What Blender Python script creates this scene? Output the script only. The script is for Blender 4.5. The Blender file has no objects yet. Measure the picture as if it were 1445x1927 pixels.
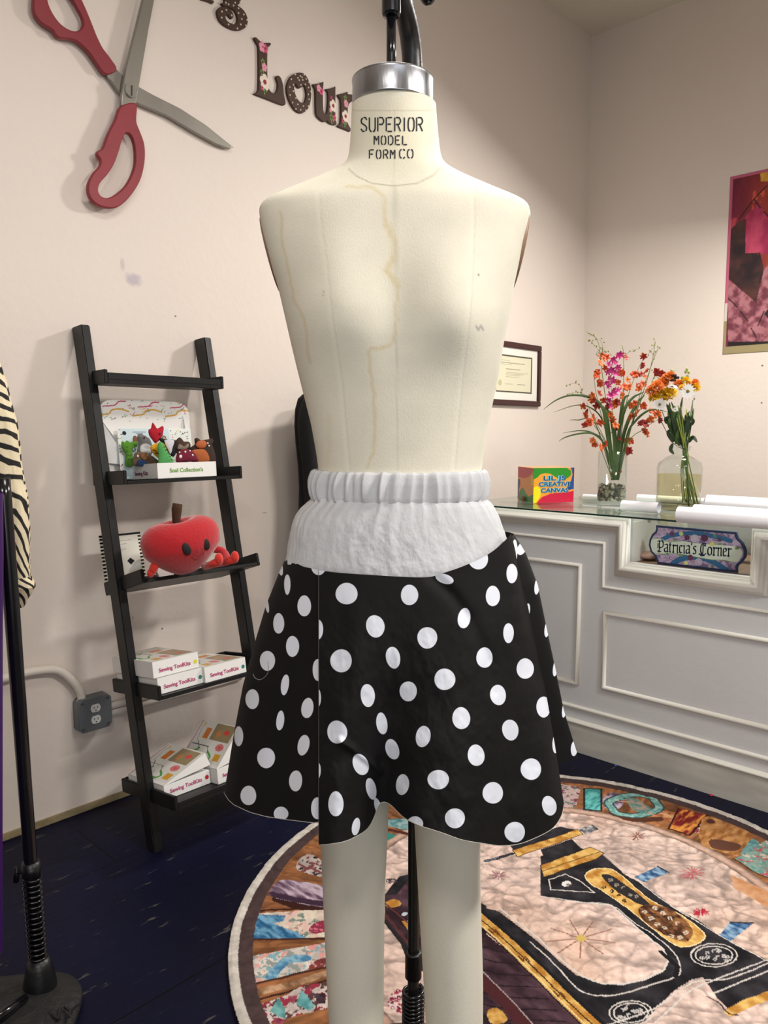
import bpy, bmesh, math, random
import numpy as np
from mathutils import Vector, Matrix
random.seed(7); rng = np.random.default_rng(7)
S = bpy.context.scene
COL = S.collection
# ---------------------------------------------------------------- camera
FPX = 1447.0; W, H = 1445.0, 1927.0
TH = math.radians(5.9); AL = math.radians(43.5); HC = 1.3
Fv = np.array([math.cos(AL), math.sin(AL), 0.0]); Rv = np.array([math.sin(AL), -math.cos(AL), 0.0]); Zv = np.array([0, 0, 1.0])
CAM = np.array([0, 0, HC])
cd = bpy.data.cameras.new('camera'); cam = bpy.data.objects.new('camera', cd); COL.objects.link(cam)
cd.sensor_fit = 'HORIZONTAL'; cd.sensor_width = 36.0; cd.lens = 36.0 * FPX / W
cam.location = (0, 0, HC); cam.rotation_euler = (math.radians(90) - TH, 0, AL - math.radians(90))
cd.clip_start = 0.05; S.camera = cam
# ---------------------------------------------------------------- world, lights, exposure
wd = bpy.data.worlds.new('world'); S.world = wd; wd.use_nodes = True
wd.node_tree.nodes['Background'].inputs[0].default_value = (1, 0.95, 0.9, 1)
wd.node_tree.nodes['Background'].inputs[1].default_value = 0.3
def area(loc, sx, sy, power, col=(1, 0.955, 0.895), aim=None):
    l = bpy.data.lights.new('ceiling_or_fill_light', 'AREA'); l.shape = 'RECTANGLE'; l.size = sx; l.size_y = sy; l.energy = power; l.color = col
    o = bpy.data.objects.new('ceiling_or_fill_light', l); COL.objects.link(o); o.location = loc
    if aim: o.rotation_euler = (Vector(aim) - Vector(loc)).to_track_quat('-Z', 'Y').to_euler()
    return o
area((1.7, -0.75, 2.75), 0.6, 0.25, 38, aim=(1.6, 0.1, 0.0))
area((-0.5, -0.2, 2.75), 0.6, 0.25, 14, aim=(-0.2, 0.5, 0.0))
area((3.45, 1.05, 2.75), 0.22, 0.3, 36, aim=(2.6, 1.3, 0.0))
area((1.15, 1.0, 2.9), 0.5, 0.5, 8)
area((-0.7, -2.3, 1.5), 2.2, 1.8, 26, col=(0.86, 0.93, 1.0), aim=(1.3, 1.2, 0.9))   # added cool front fill to brighten the legs; the shop window is only assumed
S.view_settings.view_transform = 'Standard'; S.view_settings.look = 'None'; S.view_settings.gamma = 1.0
S.view_settings.use_curve_mapping = False; S.view_settings.exposure = 0.62

# ---------------------------------------------------------------- rays through the photograph's frame
def ray(px, py):
    u = px - W / 2; v = H / 2 - py
    return Rv * u + Fv * (FPX * math.cos(TH) + v * math.sin(TH)) + Zv * (v * math.cos(TH) - FPX * math.sin(TH))
def onz(px, py, z=0.0): d = ray(px, py); return CAM + d * ((z - HC) / d[2])
def onx(px, py, x): d = ray(px, py); return CAM + d * (x / d[0])
def ony(px, py, y): d = ray(px, py); return CAM + d * (y / d[1])
def dep(px, py, D): d = ray(px, py); return CAM + d * (D / (d @ Fv))
def proj(P):
    P = np.asarray(P, float) - CAM; a = P @ Rv; b = P @ Fv; c = P[..., 2]
    dz = b * math.cos(TH) - c * math.sin(TH); up = b * math.sin(TH) + c * math.cos(TH)
    return W / 2 + FPX * a / dz, H / 2 - FPX * up / dz
def zm(ox, oy, k): return lambda pts: [(ox + x / k, oy + y / k) for x, y in pts]
# ---------------------------------------------------------------- materials
def lin(c):
    c = np.asarray(c, float) / 255.0
    return np.where(c <= 0.04045, c / 12.92, ((c + 0.055) / 1.055) ** 2.4)
def mat(name, rgb=(128, 128, 128), rough=0.6, metal=0.0, bump=0.0, bscale=80, var=0.0, vscale=6, spec=0.5, trans=0.0, ior=1.45, sheen=0.0, attr=None, stretch=(1, 1, 1), emit=0, coat=0.0):
    m = bpy.data.materials.new(name); m.use_nodes = True; nt = m.node_tree; b = nt.nodes['Principled BSDF']
    L = nt.links.new; c = tuple(lin(rgb)) + (1,)
    b.inputs['Base Color'].default_value = c; b.inputs['Roughness'].default_value = rough; b.inputs['Metallic'].default_value = metal
    b.inputs['Specular IOR Level'].default_value = spec; b.inputs['Transmission Weight'].default_value = trans; b.inputs['IOR'].default_value = ior
    if sheen: b.inputs['Sheen Weight'].default_value = sheen
    if coat: b.inputs['Coat Weight'].default_value = coat
    src = None
    if attr:
        a = nt.nodes.new('ShaderNodeAttribute'); a.attribute_name = attr; src = a.outputs['Color']; L(src, b.inputs['Base Color'])
    tc = nt.nodes.new('ShaderNodeTexCoord'); mp = nt.nodes.new('ShaderNodeMapping'); mp.inputs['Scale'].default_value = stretch; L(tc.outputs['Object'], mp.inputs[0])
    if var:
        n = nt.nodes.new('ShaderNodeTexNoise'); n.inputs['Scale'].default_value = vscale; n.inputs['Detail'].default_value = 6; L(mp.outputs[0], n.inputs['Vector'])
        r = nt.nodes.new('ShaderNodeMapRange'); r.inputs[1].default_value = 0.3; r.inputs[2].default_value = 0.7; r.inputs[3].default_value = 1 - var; r.inputs[4].default_value = 1 + var * 0.4; L(n.outputs[0], r.inputs[0])
        mx = nt.nodes.new('ShaderNodeMix'); mx.data_type = 'RGBA'; mx.blend_type = 'MULTIPLY'; mx.inputs[0].default_value = 1
        if src: L(src, mx.inputs[6])
        else: mx.inputs[6].default_value = c
        L(r.outputs[0], mx.inputs[7]); L(mx.outputs[2], b.inputs['Base Color'])
    if bump:
        n = nt.nodes.new('ShaderNodeTexNoise'); n.inputs['Scale'].default_value = bscale; n.inputs['Detail'].default_value = 4; L(mp.outputs[0], n.inputs['Vector'])
        bp = nt.nodes.new('ShaderNodeBump'); bp.inputs['Strength'].default_value = bump; bp.inputs['Distance'].default_value = 0.01; L(n.outputs[0], bp.inputs['Height']); L(bp.outputs[0], b.inputs['Normal'])
    return m
M = {}
def mm(name, *a, **k):
    if name not in M: M[name] = mat(name, *a, **k)
    return M[name]
_cc = {}
def flat(rgb, rough=0.7, **k):
    key = (tuple(rgb), rough, tuple(sorted(k.items())))
    if key not in _cc: _cc[key] = mat('colour_%d_%d_%d' % tuple(int(v) for v in rgb), rgb, rough, **k)
    return _cc[key]
# ---------------------------------------------------------------- objects
ORG = {}
def tag(o, label=None, cat=None, group=None, kind=None):
    if label: o['label'] = label
    if cat: o['category'] = cat
    if group: o['group'] = group
    if kind: o['kind'] = kind
    return o
def thing(name, label, cat, loc, group=None):
    o = bpy.data.objects.new(name, None); o.empty_display_size = 0.05; COL.objects.link(o); o.location = [float(v) for v in loc]
    ORG[o.name] = np.array(loc, float); return tag(o, label, cat, group)
def link(name, me, m, parent=None, loc=None, smooth=False, label=None):
    o = bpy.data.objects.new(name, me); COL.objects.link(o)
    if m is not None and len(me.materials) == 0: me.materials.append(m)
    if parent is not None:
        org = ORG[parent.name]; o.parent = parent
    else:
        co = np.empty(len(me.vertices) * 3); me.vertices.foreach_get('co', co); co = co.reshape(-1, 3)
        org = np.array([(co[:, 0].min() + co[:, 0].max()) / 2, (co[:, 1].min() + co[:, 1].max()) / 2, co[:, 2].min()]) if loc is None else np.array(loc, float)
        o.location = org
    me.transform(Matrix.Translation(Vector(-org))); ORG[o.name] = org
    if smooth: me.shade_smooth()
    if label: o['label'] = label
    return o
def struct(name, me, m): o = link(name, me, m); o['kind'] = 'structure'; return o
class MB:
    def __init__(s): s.v = []; s.f = []
    def add(s, V, F):
        n = len(s.v); s.v += [tuple(float(c) for c in p) for p in V]; s.f += [tuple(i + n for i in f) for f in F]; return s
    def box(s, lo, hi):
        x0, y0, z0 = lo; x1, y1, z1 = hi
        return s.add([(x0, y0, z0), (x1, y0, z0), (x1, y1, z0), (x0, y1, z0), (x0, y0, z1), (x1, y0, z1), (x1, y1, z1), (x0, y1, z1)],
                     [(0, 3, 2, 1), (4, 5, 6, 7), (0, 1, 5, 4), (1, 2, 6, 5), (2, 3, 7, 6), (3, 0, 4, 7)])
    def obox(s, o, a, b, c):
        o, a, b, c = [np.asarray(t, float) for t in (o, a, b, c)]
        P = [o, o + a, o + a + b, o + b, o + c, o + a + c, o + a + b + c, o + b + c]
        return s.add(P, [(0, 3, 2, 1), (4, 5, 6, 7), (0, 1, 5, 4), (1, 2, 6, 5), (2, 3, 7, 6), (3, 0, 4, 7)])
    def tube(s, path, rad, n=12, cap=True):
        P = np.array(path, float); k = len(P); r = np.broadcast_to(rad, (k,)).astype(float)
        T = np.gradient(P, axis=0); T /= np.linalg.norm(T, axis=1)[:, None] + 1e-12
        up = np.array([0, 0, 1.0]) if abs(T[0][2]) < 0.9 else np.array([1.0, 0, 0])
        u = np.cross(T[0], up); u /= np.linalg.norm(u); V = []
        for i in range(k):
            u = u - T[i] * (u @ T[i]); u /= np.linalg.norm(u); w = np.cross(T[i], u)
            for j in range(n):
                a = 2 * math.pi * j / n; V.append(P[i] + r[i] * (u * math.cos(a) + w * math.sin(a)))
        F = [(i * n + j, i * n + (j + 1) % n, (i + 1) * n + (j + 1) % n, (i + 1) * n + j) for i in range(k - 1) for j in range(n)]
        if cap: F += [tuple(range(n))[::-1], tuple((k - 1) * n + j for j in range(n))]
        return s.add(V, F)
    def lathe(s, c, prof, n=32, closed=False):
        V = [(c[0] + r * math.cos(2 * math.pi * j / n), c[1] + r * math.sin(2 * math.pi * j / n), c[2] + z) for r, z in prof for j in range(n)]
        k = len(prof); F = [(i * n + j, i * n + (j + 1) % n, (i + 1) * n + (j + 1) % n, (i + 1) * n + j) for i in range(k - 1) for j in range(n)]
        if closed: F += [((k - 1) * n + j, (k - 1) * n + (j + 1) % n, (j + 1) % n, j) for j in range(n)]
        return s.add(V, F)
    def ball(s, c, r, n=12, rot=None):
        r = np.broadcast_to(r, (3,)); V = []
        for i in range(n + 1):
            t = math.pi * i / n
            for j in range(2 * n):
                p = 2 * math.pi * j / (2 * n); q = np.array([r[0] * math.sin(t) * math.cos(p), r[1] * math.sin(t) * math.sin(p), r[2] * math.cos(t)])
                if rot is not None: q = rot @ q
                V.append(q + np.asarray(c))
        m = 2 * n
        return s.add(V, [(i * m + j, (i + 1) * m + j, (i + 1) * m + (j + 1) % m, i * m + (j + 1) % m) for i in range(n) for j in range(m)])
    def mesh(s, bevel=0):
        me = bpy.data.meshes.new('mesh'); me.from_pydata(s.v, [], s.f); me.update()
        bm = bmesh.new(); bm.from_mesh(me); bmesh.ops.remove_doubles(bm, verts=bm.verts, dist=1e-6); bmesh.ops.recalc_face_normals(bm, faces=bm.faces)
        if bevel: bmesh.ops.bevel(bm, geom=[e for e in bm.edges if e.calc_face_angle(0) > 0.5], offset=bevel, segments=2, affect='EDGES', clamp_overlap=True)
        bm.to_mesh(me); bm.free(); return me
def gridmesh(P, wrap=False, keep=None, col=None, attrs=None):
    ny, nx = P.shape[:2]; me = bpy.data.meshes.new('mesh'); idx = np.arange(ny * nx).reshape(ny, nx)
    a = idx[:-1, :-1]; b = idx[:-1, 1:]; c = idx[1:, 1:]; d = idx[1:, :-1]
    Q = np.stack([a, b, c, d], -1).reshape(-1, 4)
    if wrap: Q = np.vstack([Q, np.stack([idx[:-1, -1], idx[:-1, 0], idx[1:, 0], idx[1:, -1]], -1)])
    if keep is not None: k = keep.reshape(-1); Q = Q[k[Q].all(1)]
    used = np.zeros(ny * nx, bool); used[Q.reshape(-1)] = True; new = np.cumsum(used) - 1; Q = new[Q]
    V = P.reshape(-1, 3)[used]
    me.vertices.add(len(V)); me.vertices.foreach_set('co', V.astype(np.float32).reshape(-1))
    me.loops.add(len(Q) * 4); me.loops.foreach_set('vertex_index', Q.astype(np.int32).reshape(-1))
    me.polygons.add(len(Q)); me.polygons.foreach_set('loop_start', np.arange(0, len(Q) * 4, 4, dtype=np.int32))
    me.update(calc_edges=True)
    if col is not None:
        at = me.color_attributes.new('Col', 'FLOAT_COLOR', 'POINT'); C4 = np.ones((len(V), 4), np.float32); C4[:, :3] = lin(col.reshape(-1, 3)[used]); at.data.foreach_set('color', C4.reshape(-1))
    for n_, arr in (attrs or {}).items():
        at = me.attributes.new(n_, 'FLOAT', 'POINT'); at.data.foreach_set('value', arr.reshape(-1)[used].astype(np.float32))
    return me
def merge_mesh(ms):
    bm = bmesh.new()
    for m_ in ms: bm.from_mesh(m_)
    me = bpy.data.meshes.new('mesh'); bm.to_mesh(me); bm.free(); return me
def smooth_poly(pts, n=5, closed=True):
    P = np.array(pts, float); k = len(P); out = []
    rngi = range(k) if closed else range(k - 1)
    for i in rngi:
        if closed: p0, p1, p2, p3 = P[(i - 1) % k], P[i], P[(i + 1) % k], P[(i + 2) % k]
        else: p0, p1, p2, p3 = P[max(i - 1, 0)], P[i], P[i + 1], P[min(i + 2, k - 1)]
        for j in range(n):
            t = j / n; out.append(0.5 * ((2 * p1) + (-p0 + p2) * t + (2 * p0 - 5 * p1 + 4 * p2 - p3) * t * t + (-p0 + 3 * p1 - 3 * p2 + p3) * t ** 3))
    if not closed: out.append(P[-1])
    return np.array(out)
def fill_prism(loops, o, ax, ay, depth, bevel=0.0):
    """loops in 2D, outer first; extruded along the plane's normal (ax x ay) by depth, bevelled"""
    cu = bpy.data.curves.new('outline', 'CURVE'); cu.dimensions = '2D'; cu.fill_mode = 'BOTH'
    for lp in loops:
        sp = cu.splines.new('POLY'); sp.points.add(len(lp) - 1); sp.use_cyclic_u = True
        for i, p in enumerate(lp): sp.points[i].co = (float(p[0]), float(p[1]), 0, 1)
    cu.extrude = max(depth / 2 - bevel, 1e-5); cu.bevel_depth = bevel; cu.bevel_resolution = 1; cu.offset = -bevel
    ob = bpy.data.objects.new('outline', cu); COL.objects.link(ob); dg = bpy.context.evaluated_depsgraph_get(); me = bpy.data.meshes.new_from_object(ob.evaluated_get(dg))
    bpy.data.objects.remove(ob); bpy.data.curves.remove(cu)
    place(me, o, ax, ay, depth / 2); return me
def place(me, o, ax, ay, lift=0.0):
    ax = np.asarray(ax, float); ay = np.asarray(ay, float); n = np.cross(ax, ay); n /= np.linalg.norm(n); o = np.asarray(o, float) + n * lift
    me.transform(Matrix(((ax[0], ay[0], n[0], o[0]), (ax[1], ay[1], n[1], o[1]), (ax[2], ay[2], n[2], o[2]), (0, 0, 0, 1))))
def text_mesh(s, o, ax, ay, size, thick=0.0004, align='LEFT', shear=0.0, bold=0.0):
    cu = bpy.data.curves.new('text', 'FONT'); cu.body = s; cu.size = size; cu.extrude = thick; cu.align_x = align; cu.shear = shear; cu.offset = bold
    ob = bpy.data.objects.new('text', cu); COL.objects.link(ob); dg = bpy.context.evaluated_depsgraph_get(); me = bpy.data.meshes.new_from_object(ob.evaluated_get(dg))
    bpy.data.objects.remove(ob); bpy.data.curves.remove(cu); me.materials.clear()
    place(me, o, ax, ay, thick); return me
def inpoly(X, Y, P):
    P = np.asarray(P, float); inside = np.zeros(X.shape, bool); j = len(P) - 1
    for i in range(len(P)):
        xi, yi = P[i]; xj, yj = P[j]
        c = ((yi > Y) != (yj > Y)) & (X < (xj - xi) * (Y - yi) / (yj - yi + 1e-12) + xi); inside ^= c; j = i
    return inside
def pdist(X, Y, P, closed=False):
    P = np.asarray(P, float); d = np.full(X.shape, 1e9); k = len(P); segs = [(P[i], P[(i + 1) % k]) for i in range(k if closed else k - 1)]
    for a, b in segs:
        ab = b - a; t = np.clip(((X - a[0]) * ab[0] + (Y - a[1]) * ab[1]) / (ab @ ab + 1e-12), 0, 1)
        d = np.minimum(d, np.hypot(X - a[0] - t * ab[0], Y - a[1] - t * ab[1]))
    return d
def vnoise(X, Y, seed=0):
    r = np.random.default_rng(seed).random((256, 256)); xi = np.floor(X).astype(int); yi = np.floor(Y).astype(int); fx = X - xi; fy = Y - yi
    fx = fx * fx * (3 - 2 * fx); fy = fy * fy * (3 - 2 * fy); g = lambda a, b: r[a % 256, b % 256]
    return (g(xi, yi) * (1 - fx) + g(xi + 1, yi) * fx) * (1 - fy) + (g(xi, yi + 1) * (1 - fx) + g(xi + 1, yi + 1) * fx) * fy
def fbm(X, Y, seed=0, o=4): return sum(vnoise(X * 2 ** i, Y * 2 ** i, seed + i) * 0.5 ** (i + 1) for i in range(o)) / (1 - 0.5 ** o)
def worley(X, Y, seed=0):
    r = np.random.default_rng(seed).random((64, 64, 2)); xi = np.floor(X).astype(int); yi = np.floor(Y).astype(int); d1 = np.full(X.shape, 9.0); d2 = np.full(X.shape, 9.0)
    for dx in (-1, 0, 1):
        for dy in (-1, 0, 1):
            q = r[(xi + dx) % 64, (yi + dy) % 64]; d = np.hypot(xi + dx + q[..., 0] - X, yi + dy + q[..., 1] - Y)
            d2 = np.minimum(d2, np.maximum(d, d1)); d1 = np.minimum(d1, d)
    return d1, d2
class Canvas:
    def __init__(s, x0, y0, x1, y1, res, base=(255, 255, 255)):
        s.nx = int(round((x1 - x0) / res)) + 1; s.ny = int(round((y1 - y0) / res)) + 1
        s.X, s.Y = np.meshgrid(np.linspace(x0, x1, s.nx), np.linspace(y0, y1, s.ny)); s.C = np.zeros((s.ny, s.nx, 3)); s.C[:] = base; s.x0, s.y0, s.x1, s.y1 = x0, y0, x1, y1
        s.Hh = np.zeros((s.ny, s.nx))
    def win(s, P, pad):
        P = np.asarray(P, float); fx = lambda v: int((v - s.x0) / (s.x1 - s.x0) * (s.nx - 1)); fy = lambda v: int((v - s.y0) / (s.y1 - s.y0) * (s.ny - 1))
        a, b = max(0, fx(P[:, 0].min() - pad)), min(s.nx, fx(P[:, 0].max() + pad) + 2); c, d = max(0, fy(P[:, 1].min() - pad)), min(s.ny, fy(P[:, 1].max() + pad) + 2)
        return slice(c, max(c, d)), slice(a, max(a, b))
    def put(s, w, m_, color):
        if callable(color): cc = color(s.X[w], s.Y[w], s.C[w]); s.C[w] = np.where(m_[..., None], cc, s.C[w])
        else: s.C[w] = np.where(m_[..., None], np.array(color, float), s.C[w])
    def poly(s, P, color, sm=0):
        if sm: P = smooth_poly(P, sm)
        w = s.win(P, 0); s.put(w, inpoly(s.X[w], s.Y[w], P), color)
    def stroke(s, P, wd, color, closed=False, sm=0):
        if sm: P = smooth_poly(P, sm, closed)
        w = s.win(P, wd); s.put(w, pdist(s.X[w], s.Y[w], P, closed) < wd / 2, color)
    def ell(s, c, rx, ry, color, rot=0):
        w = s.win([(c[0], c[1])], max(rx, ry)); x = s.X[w] - c[0]; y = s.Y[w] - c[1]; ca, sa = math.cos(rot), math.sin(rot)
        s.put(w, ((x * ca + y * sa) / rx) ** 2 + ((-x * sa + y * ca) / ry) ** 2 < 1, color)
    def mesh(s, f): return gridmesh(f(s.X, s.Y), col=np.clip(s.C, 0, 255))
def plane_fn(o, ax, ay):
    o, ax, ay = [np.asarray(t, float) for t in (o, ax, ay)]
    return lambda X, Y: o + X[..., None] * ax + Y[..., None] * ay
def printed(name='print', rough=0.5): return mm('printed_%s' % name, rough=rough, attr='Col')
def bx(name, lo, hi, m, parent=None, bevel=0): return link(name, MB().box(lo, hi).mesh(bevel), m, parent)
XA, YA, ZA = np.array([1., 0, 0]), np.array([0, 1., 0]), np.array([0, 0, 1.])

# ================================================================ SETTING
YB, XR, ZC = 2.5, 4.477, 3.704
def wallmat(name, rgb):
    m = mat(name, rgb, 0.55, bump=0.12, bscale=35, var=0.035, vscale=1.3, spec=0.3); return m
WM = wallmat('warm_white_wall_paint', (222, 211, 202))
# wall with a faint scuff and small nail holes in its own paint
def add_marks(m, pts):
    nt = m.node_tree; L = nt.links.new; b = nt.nodes['Principled BSDF']; src = b.inputs['Base Color'].links[0].from_socket
    g = nt.nodes.new('ShaderNodeNewGeometry'); ns = nt.nodes.new('ShaderNodeTexNoise'); ns.inputs['Scale'].default_value = 30; L(g.outputs['Position'], ns.inputs['Vector'])
    for p, r, rgb, st in pts:
        sb = nt.nodes.new('ShaderNodeVectorMath'); sb.operation = 'SUBTRACT'; L(g.outputs['Position'], sb.inputs[0]); sb.inputs[1].default_value = p
        sc = nt.nodes.new('ShaderNodeVectorMath'); sc.operation = 'DIVIDE'; L(sb.outputs[0], sc.inputs[0]); sc.inputs[1].default_value = r
        ln = nt.nodes.new('ShaderNodeVectorMath'); ln.operation = 'LENGTH'; L(sc.outputs[0], ln.inputs[0])
        ad = nt.nodes.new('ShaderNodeMath'); ad.operation = 'ADD'; L(ln.outputs['Value'], ad.inputs[0]); L(ns.outputs[0], ad.inputs[1])
        mr = nt.nodes.new('ShaderNodeMapRange'); mr.inputs[1].default_value = 0.9; mr.inputs[2].default_value = 1.35; mr.inputs[3].default_value = st; mr.inputs[4].default_value = 0; L(ad.outputs[0], mr.inputs[0])
        mx = nt.nodes.new('ShaderNodeMix'); mx.data_type = 'RGBA'; L(mr.outputs[0], mx.inputs[0]); L(src, mx.inputs[6]); mx.inputs[7].default_value = tuple(lin(rgb)) + (1,); src = mx.outputs[2]
    L(src, b.inputs['Base Color'])
def wp(px, py, off=0.0): return ony(px, py, YB - off)
add_marks(WM, [(tuple(wp(252, 527)), (0.045, 1, 0.03), (150, 140, 170), 0.5), (tuple(wp(230, 498)), (0.012, 1, 0.03), (165, 150, 170), 0.35),
               (tuple(wp(305, 1183)), (0.006, 1, 0.006), (60, 50, 45), 0.9), (tuple(wp(250, 1162)), (0.004, 1, 0.013), (110, 100, 95), 0.7), (tuple(wp(497, 965)), (0.02, 1, 0.004), (110, 100, 95), 0.6),
               (tuple(wp(330, 595)), (0.006, 1, 0.004), (90, 80, 75), 0.8)] +
              [(tuple(onx(x, y, XR)), (1, 0.007, 0.007), (80, 65, 60), 0.9) for x, y in ((1433, 758), (1434, 688), (1068, 577))])
XL, YF = -2.2, -2.6
struct('floor', MB().box((XL, YF, -0.1), (XR + .1, YB + .1, 0)).mesh(), None)
struct('ceiling', MB().box((XL, YF, ZC), (XR + .1, YB + .1, ZC + 0.1)).mesh(), wallmat('ceiling_paint', (222, 214, 200)))
struct('wall_back', MB().box((XL, YB, 0), (XR + .1, YB + 0.1, ZC)).mesh(), WM)
struct('wall_right', MB().box((XR, YF, 0), (XR + 0.1, YB, ZC)).mesh(), WM)
struct('wall_left', MB().box((XL - .1, YF, 0), (XL, YB, ZC)).mesh(), WM)
struct('wall_front', MB().box((XL, YF - .1, 0), (XR, YF, ZC)).mesh(), WM)
struct('baseboard_back', MB().box((XL, YB - 0.012, 0), (2.752, YB, 0.022)).mesh(0.002), mat('bare_tan_wall_edge', (150, 135, 102), 0.8, var=0.3, vscale=20, bump=0.4))
# floor: dark navy painted boards with seams and scuffs
fm = bpy.data.materials.new('navy_painted_boards'); fm.use_nodes = True; nt = fm.node_tree; b = nt.nodes['Principled BSDF']; L = nt.links.new
geo = nt.nodes.new('ShaderNodeNewGeometry')
n1 = nt.nodes.new('ShaderNodeTexNoise'); n1.inputs['Scale'].default_value = 2.2; n1.inputs['Detail'].default_value = 8; L(geo.outputs['Position'], n1.inputs['Vector'])
r1 = nt.nodes.new('ShaderNodeValToRGB'); r1.color_ramp.elements[0].position = 0.35; r1.color_ramp.elements[0].color = tuple(lin((7, 8, 28))) + (1,); r1.color_ramp.elements[1].position = 0.7; r1.color_ramp.elements[1].color = tuple(lin((13, 15, 42))) + (1,)
L(n1.outputs[0], r1.inputs[0])
mp = nt.nodes.new('ShaderNodeMapping'); mp.inputs['Scale'].default_value = (3.2, 14, 1); mp.inputs['Rotation'].default_value = (0, 0, 0.5); L(geo.outputs['Position'], mp.inputs[0])
n2 = nt.nodes.new('ShaderNodeTexNoise'); n2.inputs['Scale'].default_value = 2.5; n2.inputs['Detail'].default_value = 9; n2.inputs['Roughness'].default_value = 0.7; L(mp.outputs[0], n2.inputs['Vector'])
r2 = nt.nodes.new('ShaderNodeMapRange'); r2.inputs[1].default_value = 0.615; r2.inputs[2].default_value = 0.68; r2.inputs[4].default_value = 0.5; L(n2.outputs[0], r2.inputs[0])
m1 = nt.nodes.new('ShaderNodeMix'); m1.data_type = 'RGBA'; L(r2.outputs[0], m1.inputs[0]); L(r1.outputs[0], m1.inputs[6]); m1.inputs[7].default_value = tuple(lin((110, 105, 95))) + (1,)
br = nt.nodes.new('ShaderNodeTexBrick'); br.inputs['Scale'].default_value = 1.0; br.inputs['Mortar Size'].default_value = 0.0025; br.inputs['Brick Width'].default_value = 1.2; br.inputs['Row Height'].default_value = 0.6
br.inputs['Color1'].default_value = (1, 1, 1, 1); br.inputs['Color2'].default_value = (1, 1, 1, 1); br.inputs['Mortar'].default_value = (0.15, 0.13, 0.12, 1)
mp2 = nt.nodes.new('ShaderNodeMapping'); mp2.inputs['Location'].default_value = (0.15, -0.32, 0); L(geo.outputs['Position'], mp2.inputs[0]); L(mp2.outputs[0], br.inputs['Vector'])
m2 = nt.nodes.new('ShaderNodeMix'); m2.data_type = 'RGBA'; m2.blend_type = 'MULTIPLY'; m2.inputs[0].default_value = 1; L(m1.outputs[2], m2.inputs[6]); L(br.outputs[0], m2.inputs[7]); L(m2.outputs[2], b.inputs['Base Color'])
b.inputs['Roughness'].default_value = 0.5; b.inputs['Specular IOR Level'].default_value = 0.16
bp = nt.nodes.new('ShaderNodeBump'); bp.inputs['Strength'].default_value = 0.15; bp.inputs['Distance'].default_value = 0.01; L(n2.outputs[0], bp.inputs['Height']); L(bp.outputs[0], b.inputs['Normal'])
bpy.data.objects['floor'].data.materials.append(fm)

# ================================================================ RUG
RC = np.array([1.738, 0.974]); RR = 0.888
def fl(pts): return np.array([onz(x, y, 0.006)[:2] for x, y in pts])
cv = Canvas(RC[0] - .91, RC[1] - .91, RC[0] + .91, RC[1] + .91, 0.0024)
X, Y = cv.X, cv.Y; dx, dy = X - RC[0], Y - RC[1]; ang = np.arctan2(dy, dx)
wob = 0.012 * (fbm(np.cos(ang) * 4 + 9, np.sin(ang) * 4 + 9, 5) - .5)
rr = np.hypot(dx, dy) + wob
# warped coordinates for the quilting
wx = X + 0.11 * (fbm(X * 7, Y * 7, 11) - .5); wy = Y + 0.11 * (fbm(X * 7 + 40, Y * 7, 12) - .5)
d1, d2 = worley(wx * 15, wy * 22, 3); edge = np.clip(.25 + (d2 - d1) * 2.2, 0, 1); e1, e2 = worley(wx * 34, wy * 30, 4); edge2 = np.clip(.3 + (e2 - e1) * 2.0, 0, 1)
fine = fbm(X * 60, Y * 60, 21); cu1 = wx * Rv[0] + wy * Rv[1]; cv1 = wx * Fv[0] + wy * Fv[1]
rdg = np.clip(.30 + 7 * np.abs(fbm(cu1 * 11 + 30, cv1 * 20 + 30, 71, 3) - .5), 0, 1); rdg2 = np.clip(.4 + 7 * np.abs(fbm(cu1 * 26 + 60, cv1 * 38 + 60, 81, 3) - .5), 0, 1); edge = edge ** .45 * rdg; edge2 = .35 * edge2 + .65 * rdg2
def shade(base, dark, k=1.0): return np.array(base, float) * (1 - k * (1 - edge[..., None]) * 0.55) * (0.78 + 0.22 * edge2[..., None]) * (0.8 + 0.4 * fine[..., None])
pink = np.array((232, 204, 192.)) * (0.56 + 0.44 * edge ** 0.7)[..., None] * (0.86 + 0.16 * edge2)[..., None] * (0.82 + 0.34 * fine)[..., None]
tone = np.clip((fbm(X * 3, Y * 3, 31) - .45) * 3, 0, 1)[..., None]; pink = pink * (1 - 0.35 * tone) + np.array((196, 140, 98.)) * (0.7 + .3 * edge)[..., None] * 0.35 * tone
st = fbm(ang * 26 + 3, rr * 5, 41); st2 = fbm(ang * 70, rr * 9, 43)
brown = np.array((170, 116, 78.)) * (0.45 + 0.75 * st)[..., None] * (0.6 + 0.6 * st2)[..., None] * (0.7 + 0.3 * edge)[..., None] + np.array((18, 8, 2.))
cv.C[:] = np.where((rr < 0.605)[..., None], pink, brown)
ringp = np.array((206, 170, 152.)) * (0.75 + 0.35 * fine)[..., None]
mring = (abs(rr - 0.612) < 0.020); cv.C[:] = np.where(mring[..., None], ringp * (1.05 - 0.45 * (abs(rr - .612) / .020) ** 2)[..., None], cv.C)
z7 = zm(880, 1430, 2.558); z8 = zm(440, 1550, 4.0139)
def F7(p): return fl(z7(p))
def F8(p): return fl(z8(p))
def tex(a, bb, sx=60, sy=60, seed=50, k=1.0):
    a = np.array(a, float); bb = np.array(bb, float)
    def f(X, Y, C):
        n_ = np.clip((fbm(X * sx, Y * sy, seed) - .5) * 2.5 * k + .5, 0, 1)[..., None]; return a * (1 - n_) + bb * n_
    return f
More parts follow.
